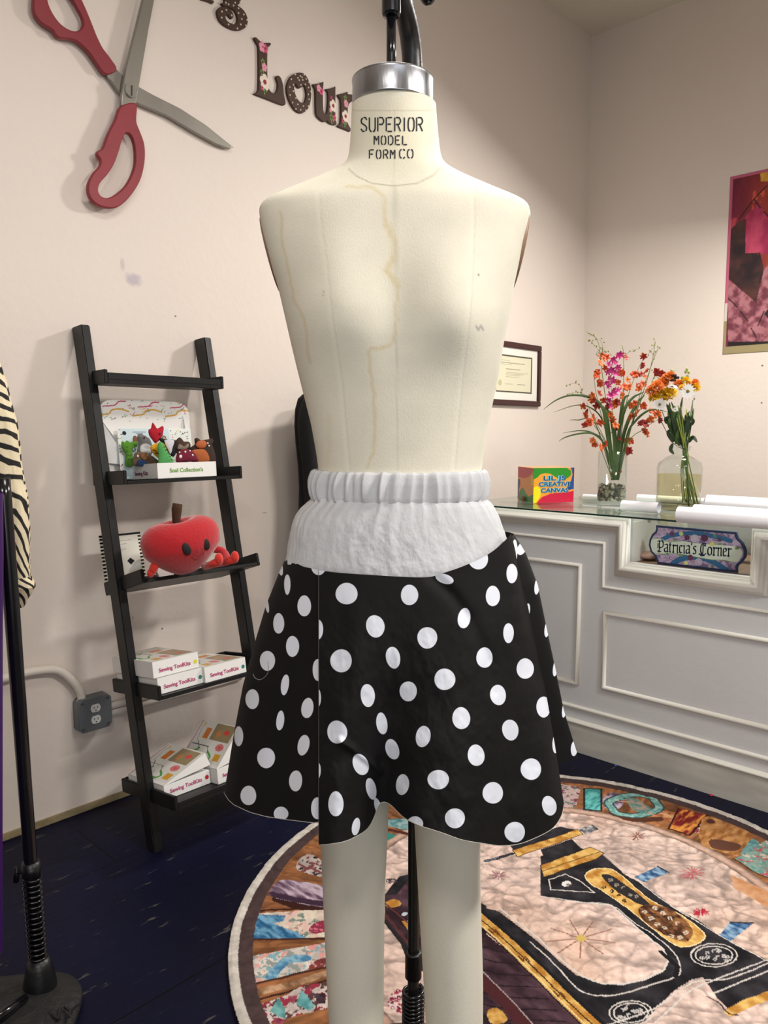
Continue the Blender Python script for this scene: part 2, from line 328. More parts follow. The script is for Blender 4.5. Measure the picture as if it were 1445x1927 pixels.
def flor(base, spots, s=70, seed=60):
    def f(X, Y, C):
        out = np.zeros(X.shape + (3,)); out[:] = base; out *= (0.8 + .35 * fbm(X * 40, Y * 40, seed))[..., None]
        for i, c in enumerate(spots):
            m_ = fbm(X * s + i * 17, Y * s, seed + i * 3) > 0.62; out = np.where(m_[..., None], np.array(c, float), out)
        return out
    return f
CR = (222, 205, 195)
# outer band, left side
cv.poly(F8([(470, 340), (500, 270), (575, 235), (640, 270), (690, 330), (690, 410), (520, 370)]), flor((190, 175, 168), [(35, 35, 45), (120, 70, 75)]), 3)
cv.stroke(F8([(330, 575), (480, 630), (720, 670)]), 0.03, (58, 30, 24)); 
cv.poly(F8([(265, 525), (340, 440), (480, 440), (720, 500), (720, 640), (450, 600), (290, 560)]), tex((92, 68, 88), (196, 176, 190), 90, 25, 51), 3)
cv.poly(F8([(265, 525), (290, 560), (450, 600), (720, 640), (720, 600), (450, 560), (300, 520)]), (62, 42, 60))
cv.stroke(F8([(180, 665), (400, 655), (700, 640)]), 0.008, (60, 30, 25))
cv.poly(F8([(165, 685), (700, 655), (700, 872), (95, 880)]), flor((222, 208, 190), [(190, 150, 140), (120, 140, 130), (230, 190, 180)]))
cv.poly(F8([(165, 685), (290, 700), (395, 700), (370, 745), (295, 755), (390, 800), (480, 830), (545, 870), (95, 880)]), tex((40, 92, 135), (120, 170, 200), 120, 40, 52))
cv.ell(F8([(645, 790)])[0], .03, .022, flor((150, 50, 75), [(215, 120, 140)], 130)); cv.stroke(F8([(95, 884), (700, 875)]), 0.007, (70, 35, 25))
cv.poly(F8([(70, 1020), (700, 905), (700, 1085), (280, 1185), (90, 1230), (75, 1120)]), flor((214, 205, 196), [(130, 175, 185), (225, 160, 150), (150, 155, 150)]))
cv.stroke(F8([(280, 1165), (340, 1090), (420, 1035), (545, 1025)]), 0.026, tex((70, 125, 165), (140, 185, 205), 100, 50, 53), sm=4)
cv.ell(F8([(640, 1070)])[0], .03, .015, flor((130, 60, 60), [(220, 170, 160)], 130)); cv.stroke(F8([(90, 1235), (280, 1190), (700, 1090)]), 0.007, (70, 35, 25))
cv.stroke(F8([(110, 1300), (400, 1230), (700, 1140)]), 0.022, tex((120, 85, 60), (205, 165, 130), 60, 30, 54)); cv.stroke(F8([(100, 1360), (400, 1280), (700, 1190)]), 0.006, (60, 30, 25))
cv.poly(F8([(125, 1400), (380, 1310), (520, 1230), (720, 1200), (720, 1400), (480, 1460), (200, 1540)]), flor((206, 190, 184), [(150, 50, 70), (90, 60, 60)]))
for p_, c_ in (([(150, 1400), (205, 1375), (260, 1520), (190, 1530)], (84, 138, 138)), ([(270, 1430), (340, 1320), (385, 1400), (395, 1485), (330, 1460)], (78, 135, 134)), ([(410, 1310), (485, 1300), (450, 1375)], (130, 50, 66)),
               ([(470, 1370), (512, 1262), (610, 1380), (570, 1425)], (78, 138, 140)), ([(600, 1300), (690, 1290), (690, 1370), (640, 1370)], (50, 34, 42)), ([(290, 1470), (400, 1490), (330, 1540)], (126, 48, 66))): cv.poly(F8(p_), tex(c_, tuple(min(255, v + 40) for v in c_), 60, 60, 55))
# continue the band with further spools and patches round the hidden sides
for k_ in range(22):
    a_ = math.radians(205 + k_ * 11.5 + 4 * math.sin(k_ * 2.1))
    if 20 < (math.degrees(a_) % 360) < 200: continue
    c_ = RC + 0.73 * np.array([math.cos(a_), math.sin(a_)]); cv.ell(c_, 0.07, 0.035, [tex((70, 125, 130), (150, 190, 190)), flor((214, 200, 190), [(150, 60, 70), (90, 130, 140)]), tex((150, 70, 45), (220, 170, 120)), tex((90, 66, 88), (190, 172, 190))][k_ % 4], a_ + (k_ % 3))
# outer band, far side
cv.poly(F7([(440, 118), (545, 135), (520, 232), (440, 235)]), flor((190, 165, 160), [(120, 60, 85), (90, 120, 110)]))
cv.poly(F8([(1160, -30), (1310, -30), (1330, 60), (1165, 25)]), tex((70, 120, 125), (150, 180, 180))); cv.poly(F8([(1160, 70), (1230, 92), (1162, 135)]), (60, 130, 120)); cv.stroke(F8([(1150, 45), (1320, 85)]), 0.015, (80, 40, 30))
cv.poly(F7([(555, 140), (648, 140), (648, 252), (555, 246)]), (40, 42, 46)); cv.poly(F7([(566, 144), (638, 144), (638, 246), (566, 240)]), tex((52, 128, 128), (110, 190, 184), 30, 160, 56))
for k_ in range(9):
    t_ = k_ / 8; c_ = np.array([800 + 95 * math.cos(k_ * 0.78), 222 + 46 * math.sin(k_ * 0.78)])
kn = [(800 + 118 * math.cos(a) + 8 * math.sin(5 * a), 222 + 50 * math.sin(a)) for a in np.linspace(0, 2 * math.pi, 30)[:-1]]
cv.stroke(F7([(700, 262), (800, 292), (920, 288)]), 0.03, (86, 50, 36), sm=4)
cv.stroke(F7(kn), 0.036, (52, 78, 78), True); cv.stroke(F7(kn), 0.024, tex((96, 148, 142), (160, 196, 190), 110, 110, 57), True)
for off, c_ in ((0, (120, 168, 160)), (10, (205, 150, 125)), (-10, (90, 140, 138))): cv.stroke(F7([(725, 190 + off), (800, 205 + off), (850, 235 + off), (900, 262 + off)]), 0.007, c_, sm=4)
cv.poly(F7([(765, 185), (820, 195), (880, 240), (850, 262), (790, 240)]), tex((80, 130, 128), (190, 150, 130), 80, 80, 58), 3)
cv.poly(F7([(1015, 236), (1150, 268), (1068, 366), (968, 332)]), tex((120, 34, 34), (226, 150, 70), 25, 110, 59, 1.4)); cv.stroke(F7([(968, 332), (1015, 236)]), 0.006, (60, 25, 20)); cv.stroke(F7([(968, 334), (1068, 368), (1155, 268)]), 0.007, (50, 24, 20))
cv.poly(F7([(1130, 280), (1210, 270), (1390, 350), (1300, 470), (1130, 420), (1110, 360)]), tex((150, 95, 50), (205, 150, 95), 25, 70, 61)); cv.ell(F7([(1170, 300)])[0], .018, .013, (84, 48, 42)); cv.poly(F7([(1170, 385), (1310, 410), (1290, 440), (1180, 430)]), (100, 64, 50), 3)
cv.poly(F7([(1285, 480), (1445, 385), (1520, 400), (1520, 600), (1400, 555)]), flor((140, 170, 160), [(190, 90, 100), (220, 200, 180), (100, 150, 140)])); cv.stroke(F7([(1285, 482), (1400, 556), (1445, 570)]), 0.006, (70, 60, 40))
cv.poly(F7([(1270, 560), (1450, 640), (1450, 720), (1280, 620)]), tex((200, 140, 95), (222, 170, 130), 40, 40, 62))
# the sewing machine on the rug
INK = tex((22, 21, 25), (52, 49, 54), 22, 22, 63, 0.9); INK2 = (24, 23, 26); GOLD = tex((176, 120, 48), (226, 186, 110), 45, 45, 64); WHT = (214, 206, 200); PLUM = tex((44, 28, 34), (92, 66, 76), 30, 18, 65)
bodyp = [(640, 452), (700, 505), (760, 560), (830, 595), (900, 642), (1000, 722), (1120, 782), (1200, 842), (1300, 902), (1445, 968), (1620, 1040), (1620, 1240), (1445, 1130), (1265, 1215), (1200, 1150), (1130, 1052), (1080, 1062), (1000, 1110), (820, 1290), (640, 1340), (560, 1340), (480, 1180), (330, 1030), (200, 905), (40, 760), (40, 700), (100, 722), (150, 732), (250, 812), (340, 880), (430, 965), (520, 1040), (640, 1085), (740, 1088), (850, 1062), (940, 1020), (966, 970), (940, 915), (880, 866), (800, 800), (720, 730), (690, 702), (560, 688), (440, 680), (350, 660), (350, 512)]
cv.poly(fl([(720, 1690), (752, 1650), (800, 1640), (915, 1706), (915, 1860), (800, 1836), (760, 1795)]), INK)
cv.poly(F7(bodyp), INK)
win = [(480, 682), (690, 703), (722, 732), (800, 800), (880, 867), (940, 915), (965, 970), (940, 1022), (850, 1063), (740, 1086), (640, 1082), (560, 1052), (500, 1010), (420, 940), (340, 862), (240, 785), (160, 722)]
cv.stroke(F7(win), 0.005, WHT); cv.stroke(F7([(352, 662), (480, 680)]), 0.004, WHT)
# pink patchwork wheel inside the arm
hub = np.array((545, 865.))
for a_ in range(9):
    q = (hub[0] + 420 * math.cos(a_ * 0.698 + .2), hub[1] + 235 * math.sin(a_ * 0.698 + .2)); cv.stroke([p for p in F7([tuple(hub), tuple(hub * .6 + np.array(q) * .4)])], 0.0035, (150, 104, 90)); 
cv.ell(F7([hub])[0], .014, .012, (206, 176, 96))
# bed: gold double strip, plum underside
cv.poly(F7([(30, 800), (200, 930), (330, 1060), (470, 1200), (620, 1340), (620, 1420), (30, 1420)]), PLUM)
for k_ in range(7): cv.stroke(F7([(60, 900 + k_ * 55), (140, 925 + k_ * 55), (230 + k_ * 40, 935 + k_ * 55)]), 0.004, (30, 20, 26))
cv.stroke(F7([(40, 745), (200, 885), (330, 1010), (480, 1160), (640, 1310)]), 0.050, INK2); cv.stroke(F7([(40, 752), (200, 892), (330, 1017), (480, 1167), (640, 1317)]), 0.036, GOLD)
cv.stroke(F7([(40, 752), (200, 892), (330, 1017), (480, 1167), (640, 1317)]), 0.004, (70, 42, 20)); cv.stroke(F7([(20, 765), (185, 905), (315, 1030), (465, 1180), (620, 1330)]), 0.003, (236, 214, 160))
for q in ((265, 960), (435, 1130), (120, 830)): cv.stroke(F7([(q[0] - 20, q[1] - 10), (q[0], q[1] + 12), (q[0] + 12, q[1] - 6), (q[0] + 32, q[1] + 14)]), 0.005, (110, 66, 24))
cv.stroke(F7([(50, 1050), (200, 1190), (280, 1290)]), 0.035, (74, 34, 38)); cv.poly(F7([(95, 1215), (140, 1200), (190, 1245), (170, 1275), (110, 1270)]), GOLD, 3); cv.stroke(F7([(60, 1010), (230, 1180), (330, 1300)]), 0.003, (170, 150, 150))
# arm outlines
for pl in ([(655, 455), (830, 595), (1000, 722), (1120, 790), (1210, 850), (1445, 975)], [(560, 690), (690, 702), (790, 780), (900, 850), (990, 930), (1020, 990), (1010, 1045), (880, 1090), (740, 1130), (620, 1140), (520, 1100), (420, 990), (300, 880)],
           [(640, 1290), (900, 1200), (1080, 1075), (1250, 1060), (1445, 985)], [(900, 1271), (1000, 1180), (1080, 1110), (1200, 1060), (1330, 1010), (1460, 960)], [(1180, 1130), (1300, 1080), (1445, 1020)]): cv.stroke(F7(pl), 0.0035, WHT, sm=3)
cv.stroke(F7([(930, 930), (1010, 1000), (1000, 1050)]), .012, INK2)
plate = [(565, 560), (610, 528), (690, 530), (760, 578), (830, 640), (900, 690), (1020, 748), (1120, 820), (1140, 865), (1070, 902), (1000, 895), (900, 825), (790, 735), (665, 645), (590, 600)]
cv.stroke(F7(plate), 0.014, (40, 34, 34), True, 3); cv.poly(F7(plate), GOLD, 3); cv.stroke(F7(plate), 0.003, (240, 222, 180), True, 3)
cv.poly(F7([(645, 565), (665, 555), (720, 578), (870, 690), (860, 705), (830, 700), (720, 640)]), (44, 40, 42), 3); cv.poly(F7([(820, 725), (870, 700), (960, 715), (1040, 770), (1085, 830), (1060, 875), (1000, 870), (920, 830), (850, 780)]), tex((60, 36, 26), (150, 100, 60), 80, 80, 66), 3)
def sq(x, y, s_):
    a = rng.uniform(-1.2, 1.2); Q_ = [(0, 0), (1, -.7), (1.6, 0), (.8, .5), (.3, .9), (1.2, 1.0)]; return [(x + s_ * .85 * (u * math.cos(a) - v * math.sin(a)), y + s_ * .6 * (u * math.sin(a) + v * math.cos(a))) for u, v in Q_[:rng.integers(3, 7)]]
for q in ((680, 580), (710, 600), (740, 622), (775, 648), (810, 668)): cv.stroke(F7(sq(q[0], q[1], 14)), 0.004, (150, 140, 130))
for q in ((650, 612), (685, 636), (720, 660), (745, 685)): cv.stroke(F7(sq(q[0], q[1], 13)), 0.004, (60, 40, 26))
for q in ((840, 738), (872, 765), (905, 790), (935, 812), (890, 722), (930, 748), (968, 775), (1005, 800), (1040, 835), (975, 845), (1010, 858)): cv.stroke(F7(sq(q[0], q[1], 17)), 0.0042, (206, 190, 170))
# head of the machine
cv.poly(F7([(350, 470), (510, 398), (545, 430), (640, 455), (355, 560)]), INK); cv.poly(F7([(350, 512), (590, 424), (655, 452), (630, 475), (365, 570)]), GOLD); cv.stroke(F7([(350, 512), (590, 424), (655, 452), (630, 475), (365, 570)]), .003, (50, 34, 22), True); cv.stroke(F7([(355, 540), (640, 445)]), .003, (60, 40, 22))
cv.poly(F7([(350, 436), (500, 385), (548, 432), (375, 500)]), INK)
cv.poly(F7([(200, 412), (440, 325), (545, 345), (240, 470)]), INK); cv.poly(F7([(215, 440), (530, 338), (555, 362), (240, 470)]), GOLD); cv.stroke(F7([(215, 440), (530, 338), (555, 362), (240, 470)]), .003, (50, 34, 22), True)
cv.poly(F7([(528, 338), (600, 314), (632, 340), (570, 362)]), tex((60, 60, 66), (200, 196, 196), 90, 90, 67)); cv.stroke(F7([(85, 492), (150, 475), (215, 455)]), 0.012, (44, 46, 54)); cv.stroke(F7([(85, 492), (150, 472)]), 0.003, (130, 140, 160))
cv.stroke(F7([(390, 580), (470, 555), (545, 590), (610, 642), (400, 630)]), .0035, WHT, True); cv.ell(F7([(475, 600)])[0], .017, .012, (228, 224, 220)); cv.ell(F7([(485, 604)])[0], .008, .006, (130, 122, 120))
for p_ in ([(800, 568), (915, 518), (968, 545), (845, 592)], [(1210, 848), (1265, 785), (1375, 790), (1330, 828), (1262, 878)]):
    cv.poly(F7(p_), tex((40, 78, 122), (150, 180, 205), 110, 60, 68)); cv.stroke(F7(p_[1:3]), .006, (40, 44, 58))
for c_, rx, ry in (((1185, 945), 112, 56), ((785, 1222), 104, 58)):
    for k_, col in ((1, WHT), (.8, WHT)): cv.stroke(F7([(c_[0] + k_ * rx * math.cos(a), c_[1] + k_ * ry * math.sin(a)) for a in np.linspace(0, 6.283, 18)[:-1]]), .0032, col, True)
    for j in range(14): q = (c_[0] + rng.uniform(-.6, .5) * rx, c_[1] + rng.uniform(-.5, .5) * ry); cv.stroke(F7(sq(q[0], q[1], 15)), .003, (190, 184, 182))
cv.stroke(F7([(1262, 1222), (1340, 1180), (1445, 1140), (1560, 1100)]), 0.022, GOLD); cv.stroke(F7([(1150, 1145), (1205, 1170), (1255, 1225), (1300, 1235)]), .004, (60, 45, 45), sm=3)
def burst(c, rx, ry, col, n=14):
    for j in range(n): a = j * 6.283 / n + rng.uniform(-.2, .2); k_ = rng.uniform(.6, 1); cv.stroke(F7([(c[0] + .15 * rx * math.cos(a), c[1] + .15 * ry * math.sin(a)), (c[0] + k_ * rx * math.cos(a), c[1] + k_ * ry * math.sin(a))]), .003, col)
burst((1085, 550), 72, 34, (196, 96, 104), 18); burst((1120, 738), 46, 24, (176, 40, 62), 22); burst((815, 372), 50, 22, (140, 80, 66)); burst((150, 560), 55, 28, (150, 110, 112), 18)
for j in range(150): a, k_ = rng.uniform(0, 6.28), math.sqrt(rng.random()); cv.ell(F8([(1250 + 85 * k_ * math.cos(a), 1350 + 85 * k_ * math.sin(a))])[0], .0028, .0028, [(176, 60, 90), (226, 206, 206), (120, 40, 60)][j % 3])
for j in range(70): a, k_ = rng.uniform(0, 6.28), math.sqrt(rng.random()); cv.ell(F8([(1190 + 40 * k_ * math.cos(a), 440 + 22 * k_ * math.sin(a))])[0], .002, .002, (70, 62, 70))
# between the legs: end of the bed
cv.poly(F8([(1140, 545), (1230, 545), (1320, 420), (1500, 420), (1500, 1100), (1310, 960), (1140, 735)]), PLUM); cv.stroke(F8([(1140, 740), (1320, 965), (1460, 1130)]), .012, (38, 34, 38)); cv.poly(F8([(1142, 600), (1210, 575), (1265, 605), (1240, 635), (1160, 640)]), GOLD, 3); cv.ell(F8([(1290, 690)])[0], .010, .006, (190, 196, 210)); cv.poly(F8([(1265, 745), (1330, 740), (1400, 800), (1320, 815)]), GOLD)
for a_, b_ in (((1140, 610), (1320, 760)), ((1140, 690), (1320, 910))): cv.stroke(F8([a_, b_]), .005, (96, 48, 50))
# borders
plumb = np.array((74, 58, 58.)) * (0.8 + 0.4 * fine)[..., None]; whiteb = np.array((200, 193, 184.)) * (0.85 + 0.3 * fine)[..., None]
cv.C[:] = np.where((rr > RR - 0.062)[..., None], plumb, cv.C); cv.C[:] = np.where((rr > RR - 0.026)[..., None], whiteb, cv.C)
hgt = 0.006 + 0.0028 * edge + 0.001 * edge2 + 0.004 * np.clip(1 - abs(rr - RR + 0.012) / 0.016, 0, 1) * fbm(ang * 9, rr * 0, 77) * 2 - 0.004 * (rr > RR - 0.001)
P = np.stack([X, Y, hgt], -1)
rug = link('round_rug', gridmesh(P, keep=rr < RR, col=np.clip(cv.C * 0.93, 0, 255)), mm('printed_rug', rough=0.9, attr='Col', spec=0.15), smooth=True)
tag(rug, 'round quilted rug printed with a black and gold sewing machine, on the dark floor', 'rug')
del cv, P, pink, brown

# ================================================================ DRESS FORM
D0 = 1.2
FO = Fv * D0 + Rv * ((742 - 722.5) * D0 / FPX); FO[2] = 0
def lat(px, py, D=D0): return (dep(px, py, D) - FO) @ Rv
def zat(py, D=D0): return dep(742, py, D)[2]
def loc2w(x, y, z): x, y, z = np.broadcast_arrays(x, y, z); return FO + x[..., None] * Rv + y[..., None] * Fv + z[..., None] * Zv
TR = [(200, 662, 820, .056, .056, 2), (250, 660, 824, .056, .058, 2), (290, 657, 828, .058, .060, 2), (312, 651, 835, .060, .062, 2), (324, 632, 852, .062, .063, 2.05), (338, 600, 880, .064, .066, 2.1), (352, 566, 915, .067, .07, 2.2), (366, 532, 945, .071, .074, 2.3), (378, 505, 975, .076, .078, 2.4), (386, 491, 993, .080, .081, 2.5), (396, 488, 996, .083, .084, 2.6), (420, 492, 991, .087, .088, 2.7), (460, 500, 982, .091, .094, 2.6), (500, 511, 974, .096, .097, 2.5), (540, 524, 965, .101, .097, 2.4),
      (600, 538, 955, .107, .095, 2.3), (640, 547, 947, .106, .092, 2.25), (700, 561, 938, .098, .088, 2.2), (740, 571, 930, .094, .085, 2.15), (800, 586, 918, .09, .082, 2.1), (850, 595, 910, .088, .08, 2.1), (885, 600, 905, .088, .08, 2.1), (940, 592, 912, .092, .086, 2.1), (1000, 562, 945, .1, .098, 2.1), (1080, 545, 955, .108, .11, 2.1), (1200, 548, 950, .106, .11, 2.1), (1290, 560, 940, .10, .10, 2.1), (1330, 570, 930, .085, .085, 2.1)]
tz = np.array([zat(r[0]) for r in TR]); tl = np.array([lat(r[1], r[0]) for r in TR]); tr_ = np.array([lat(r[2], r[0]) for r in TR]); tf = np.array([r[3] for r in TR]); tb = np.array([r[4] for r in TR]); te = np.array([r[5] for r in TR])
def ti(z, a): return np.interp(-z, -tz, a)
def torso(z, th_, grow=0.0):
    """th_ : angle, 0 = right, -90 = front"""
    z = np.asarray(z, float); l, r, f, bk, e = [ti(z, a) for a in (tl, tr_, tf, tb, te)]
    cx = (l + r) / 2; a = (r - l) / 2 + grow; c, s_ = np.cos(th_), np.sin(th_); bb = np.where(s_ < 0, f, bk) + grow
    x = cx + a * np.sign(c) * np.abs(c) ** (2 / e); y = bb * np.sign(s_) * np.abs(s_) ** (2 / e)
    zb = zat(612)
    for sx, am in ((-0.088, 0.017), (0.086, 0.022)):
        dz_ = z - zb; g = am * np.exp(-((x - cx - sx) / 0.055) ** 2 - (dz_ / np.where(dz_ > 0, 0.095, 0.062)) ** 2)
        y = y - np.where(s_ < 0, g, 0)
    y = y + np.where(s_ < 0, 0.006 * np.exp(-((x - cx) / .03) ** 2 - ((z - zb) / .06) ** 2), 0)
    return x, y
zz = np.concatenate([np.linspace(tz[0], zat(420), 120), np.linspace(zat(420), zat(885), 190)[1:], np.linspace(zat(885), tz[-1], 60)[1:]])
tt = np.linspace(0, 2 * math.pi, 421)[:-1]
# smooth profile tables
def smo(a): k = np.array([1, 2, 3, 2, 1.]) / 9; return np.convolve(np.pad(a, 2, 'edge'), k, 'valid')
zd = np.linspace(tz[0], tz[-1], 240); tabs = [np.interp(-zd, -tz, a) for a in (tl, tr_, tf, tb, te)]
for _ in range(2): tabs = [smo(a) for a in tabs]
tz, (tl, tr_, tf, tb, te) = zd, tabs
T_, Z_ = np.meshgrid(tt, zz); x, y = torso(Z_, T_); PW = loc2w(x, y, Z_)
ppx, ppy = proj(PW); front = np.sin(T_) < 0.15
C_ = np.zeros(PW.shape); C_[:] = (226, 221, 203)
C_ *= (0.97 + 0.06 * fbm(ppx / 60, ppy / 60, 5))[..., None]
yel = np.exp(-((ppx - 742) / 60) ** 2 - ((ppy - 260) / 60) ** 2) * front; C_ *= 1 - yel[..., None] * np.array([0, .01, .05])
def line(pts, w, col, k, jit=0, grad=False):
    global C_
    P_ = np.array(pts, float); jx = jit * (fbm(ppx / 14, ppy / 14, 91) - .5); m_ = np.zeros(ppx.shape); s_ = front & (ppx > P_[:, 0].min() - 40) & (ppx < P_[:, 0].max() + 40) & (ppy > P_[:, 1].min() - 30) & (ppy < P_[:, 1].max() + 30)
    d_ = pdist(ppx[s_] + jx[s_] if jit else ppx[s_], ppy[s_] + (jx[s_] if jit else 0), P_); m_[s_] = np.exp(-(d_ / w) ** 2) * k; C_ = C_ * (1 - m_[..., None]) + np.array(col, float) * m_[..., None]
st1 = [(652, 352), (700, 352), (722, 370), (727, 425), (735, 445), (741, 460), (738, 490), (725, 508), (738, 525), (746, 540), (745, 630), (735, 648), (700, 658), (694, 664), (697, 700), (703, 740), (706, 800), (703, 850), (692, 880)]
line(st1, 3.2, (210, 192, 150), .55, 8); line([(x_ + 3, y_) for x_, y_ in st1[3:10]], 6, (214, 196, 150), .45, 8)
line([(528, 400), (532, 460), (545, 520), (553, 565), (572, 600), (580, 650), (582, 680)], 2.6, (210, 190, 148), .5, 8)
line([(618, 780), (622, 830), (615, 880)], 5, (212, 200, 165), .25, 8)
for pl in ([(743, 352), (745, 500), (746, 640), (748, 885)], ): line(pl, 1.5, (180, 174, 158), .35)
line([(742, 208), (742, 350)], 1.4, (190, 184, 156), .3)
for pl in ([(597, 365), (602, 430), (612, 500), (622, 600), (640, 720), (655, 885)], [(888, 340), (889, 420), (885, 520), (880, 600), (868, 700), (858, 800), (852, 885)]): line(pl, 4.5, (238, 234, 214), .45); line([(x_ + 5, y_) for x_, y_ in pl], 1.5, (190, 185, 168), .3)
line([(656, 318), (672, 332), (700, 345), (740, 350), (785, 345), (815, 330), (829, 316)], 1.0, (150, 145, 120), .7)
line([(661, 205), (665, 208), (820, 208)], 1.2, (170, 165, 140), .4)
line([(896, 614), (900, 621), (905, 613), (909, 621)], 2, (130, 126, 130), .55); line([(900, 516), (901, 518)], 1.2, (60, 50, 50), .8); line([(610, 545), (608, 556)], .8, (150, 145, 140), .6)
canvasm = mat('cream_linen_cover', (226, 221, 203), 0.85, bump=0.1, bscale=500, attr='Col', spec=0.2, sheen=0.1, stretch=(1, 1, .5), var=.03, vscale=14)
form = thing('dress_form', 'cream linen dress form with metal neck band, legs and black stand, wearing the skirt', 'mannequin', (FO[0], FO[1], 0))
link('torso', gridmesh(PW, wrap=True, col=C_), canvasm, form, smooth=True)
me = MB(); bp_ = [torso(tz[-1], t_) for t_ in tt[::6]]; me.add([loc2w(np.array(a), np.array(c), np.array(tz[-1])) for a, c in bp_], [tuple(range(len(bp_)))]); link('torso_base', me.mesh(), canvasm.copy(), form)
def ringp(z, grow=0, n=96):
    t_ = np.linspace(0, 2 * math.pi, n + 1)[:-1]; a, c = torso(z, t_, grow); return loc2w(a, c, np.full(n, z))
# metal band and neck cap
zt, zb_ = zat(151), zat(201); l_, r_ = lat(663, 175), lat(814, 175)
n = 96; t_ = np.linspace(0, 2 * math.pi, n + 1)[:-1]; cx_, a_, b_ = (l_ + r_) / 2, (r_ - l_) / 2, .058
def nring(k, z, cx=cx_): return loc2w(cx + a_ * k * np.cos(t_), b_ * k * np.sin(t_), np.full(n, z))
steel = mat('brushed_steel_band', (165, 166, 170), 0.32, 1.0, bump=0.15, bscale=30, var=.2, vscale=12, stretch=(1, 1, .2))
link('neck_band', gridmesh(np.array([nring(.97, zb_ + .001), nring(1.012, zb_), nring(1.015, zb_ + .002), nring(1.005, zb_ + .004), nring(1.0, zt - .006), nring(1.01, zt - .004), nring(1.01, zt - .001), nring(.99, zt), nring(.9, zt), nring(.88, zt - .003)]), wrap=True), steel, form, smooth=True)
me = MB(); me.add(nring(.885, zt - .003), [tuple(range(n))]); link('neck_cap', me.mesh(), flat((60, 58, 56), .5), form)
# stencilled lettering on the neck
G = {'S': [[(1, .82), (.8, 1), (.45, 1)], [(.3, .98), (.05, .8), (.1, .6), (.8, .4), (1, .25), (.85, .02)], [(.65, 0), (.3, 0), (0, .18)]], 'U': [[(0, 1), (0, .2), (.2, 0), (.4, 0)], [(.6, 0), (.85, 0), (1, .2), (1, 1)]], 'P': [[(0, 0), (0, 1)], [(.2, 1), (.75, 1), (1, .82), (1, .68), (.75, .5), (.2, .5)]],
     'E': [[(0, 0), (0, 1)], [(.2, 1), (1, 1)], [(.2, .52), (.8, .52)], [(.2, 0), (1, 0)]], 'R': [[(0, 0), (0, 1)], [(.2, 1), (.75, 1), (1, .82), (1, .68), (.75, .5), (.2, .5)], [(.55, .45), (1, 0)]], 'I': [[(.5, 0), (.5, 1)]], 'O': [[(.38, 1), (.12, .92), (0, .7), (0, .3), (.12, .08), (.38, 0)], [(.62, 0), (.88, .08), (1, .3), (1, .7), (.88, .92), (.62, 1)]],
     'M': [[(0, 0), (0, 1)], [(.15, .95), (.5, .45), (.7, .75)], [(1, 0), (1, 1), (.8, .8)]], 'D': [[(0, 0), (0, 1)], [(.25, 1), (.7, 1), (1, .75), (1, .25), (.7, 0), (.25, 0)]], 'L': [[(0, 1), (0, 0)], [(.2, 0), (1, 0)]], 'F': [[(0, 0), (0, 1)], [(.2, 1), (1, 1)], [(.2, .52), (.8, .52)]], 'C': [[(1, .85), (.8, 1), (.62, 1)], [(.38, 1), (.12, .92), (0, .7), (0, .3), (.12, .08), (.38, 0)], [(.62, 0), (.8, 0), (1, .15)]]}
mbt = MB()
def neckpt(px_, py_):
    d_ = D0 - .056
    for _ in range(3):
        p_ = dep(px_, py_, d_); x_ = (p_ - FO) @ Rv; z_ = p_[2]; l, r, f = ti(z_, tl), ti(z_, tr_), ti(z_, tf); k_ = max(0.02, 1 - ((x_ - (l + r) / 2) / ((r - l) / 2)) ** 2); d_ = D0 - f * math.sqrt(k_) - .0006
    return dep(px_, py_, d_)
for word, x0, x1, yb, yt, wl in (('SUPERIOR', 679, 795, 247, 221, 2.7), ('MODEL', 704, 766, 272, 255.5, 2.4), ('FORM', 695, 743, 298.5, 282, 2.4), ('CO', 752, 777, 297.5, 281, 2.4)):
    units = [0.42 if c == 'I' else 1.0 for c in word]; gap = 5.0; cu_ = (x1 - x0 - gap * (len(word) - 1)) / sum(units); pos = x0
    for i, ch in enumerate(word):
        cw = cu_ * units[i]
        for stq in G[ch]:
            P_ = np.array([(pos + a * cw, yb + (yt - yb) * c) for a, c in stq]); Q = []
            for a, c in zip(P_[:-1], P_[1:]):
                for t in np.linspace(0, 1, 5)[:-1]: Q.append(a + (c - a) * t)
            Q.append(P_[-1]); Q = np.array(Q); T = np.gradient(Q, axis=0); T /= np.linalg.norm(T, axis=1)[:, None]; N = np.stack([-T[:, 1], T[:, 0]], 1) * wl / 2
            V = [neckpt(*q) for q in Q + N] + [neckpt(*q) for q in Q - N]; k_ = len(Q); mbt.add(V, [(j, j + 1, k_ + j + 1, k_ + j) for j in range(k_ - 1)])
        pos += cw + gap
link('stencil_lettering', mbt.mesh(), flat((42, 42, 46), .8), form, label='black stencilled lettering on the neck')
# armhole plates
for side, pts in ((-1, [(487, 396), (524, 546)]), (1, [(998, 380), (966, 545)])):
    top = np.array([lat(*pts[0]), zat(pts[0][1])]); bot = np.array([lat(*pts[1]), zat(pts[1][1])]); mid = (top + bot) / 2; hv = (top - bot) / 2; nrm = np.array([hv[1], -hv[0]]) / np.linalg.norm(hv) * (1 if True else 0); nrm = nrm * side
    rows = []
    for th_k, k_ in ((-.03, 1.0), (0.0, 1.0), (0.0022, .97), (0.0022, .0)):
        a = np.linspace(0, 2 * math.pi, 49)[:-1]; c2 = mid[None] + np.cos(a)[:, None] * hv[None] * k_ * .97 + nrm[None] * th_k
        rows.append(loc2w(c2[:, 0], np.sin(a) * .056 * k_ + .029, c2[:, 1]))
    link('armhole_plate', gridmesh(np.array(rows), wrap=True), mat('brown_armhole_plate', (146, 116, 92), .5, var=.2), form, smooth=False, label='brown oval armhole plate')
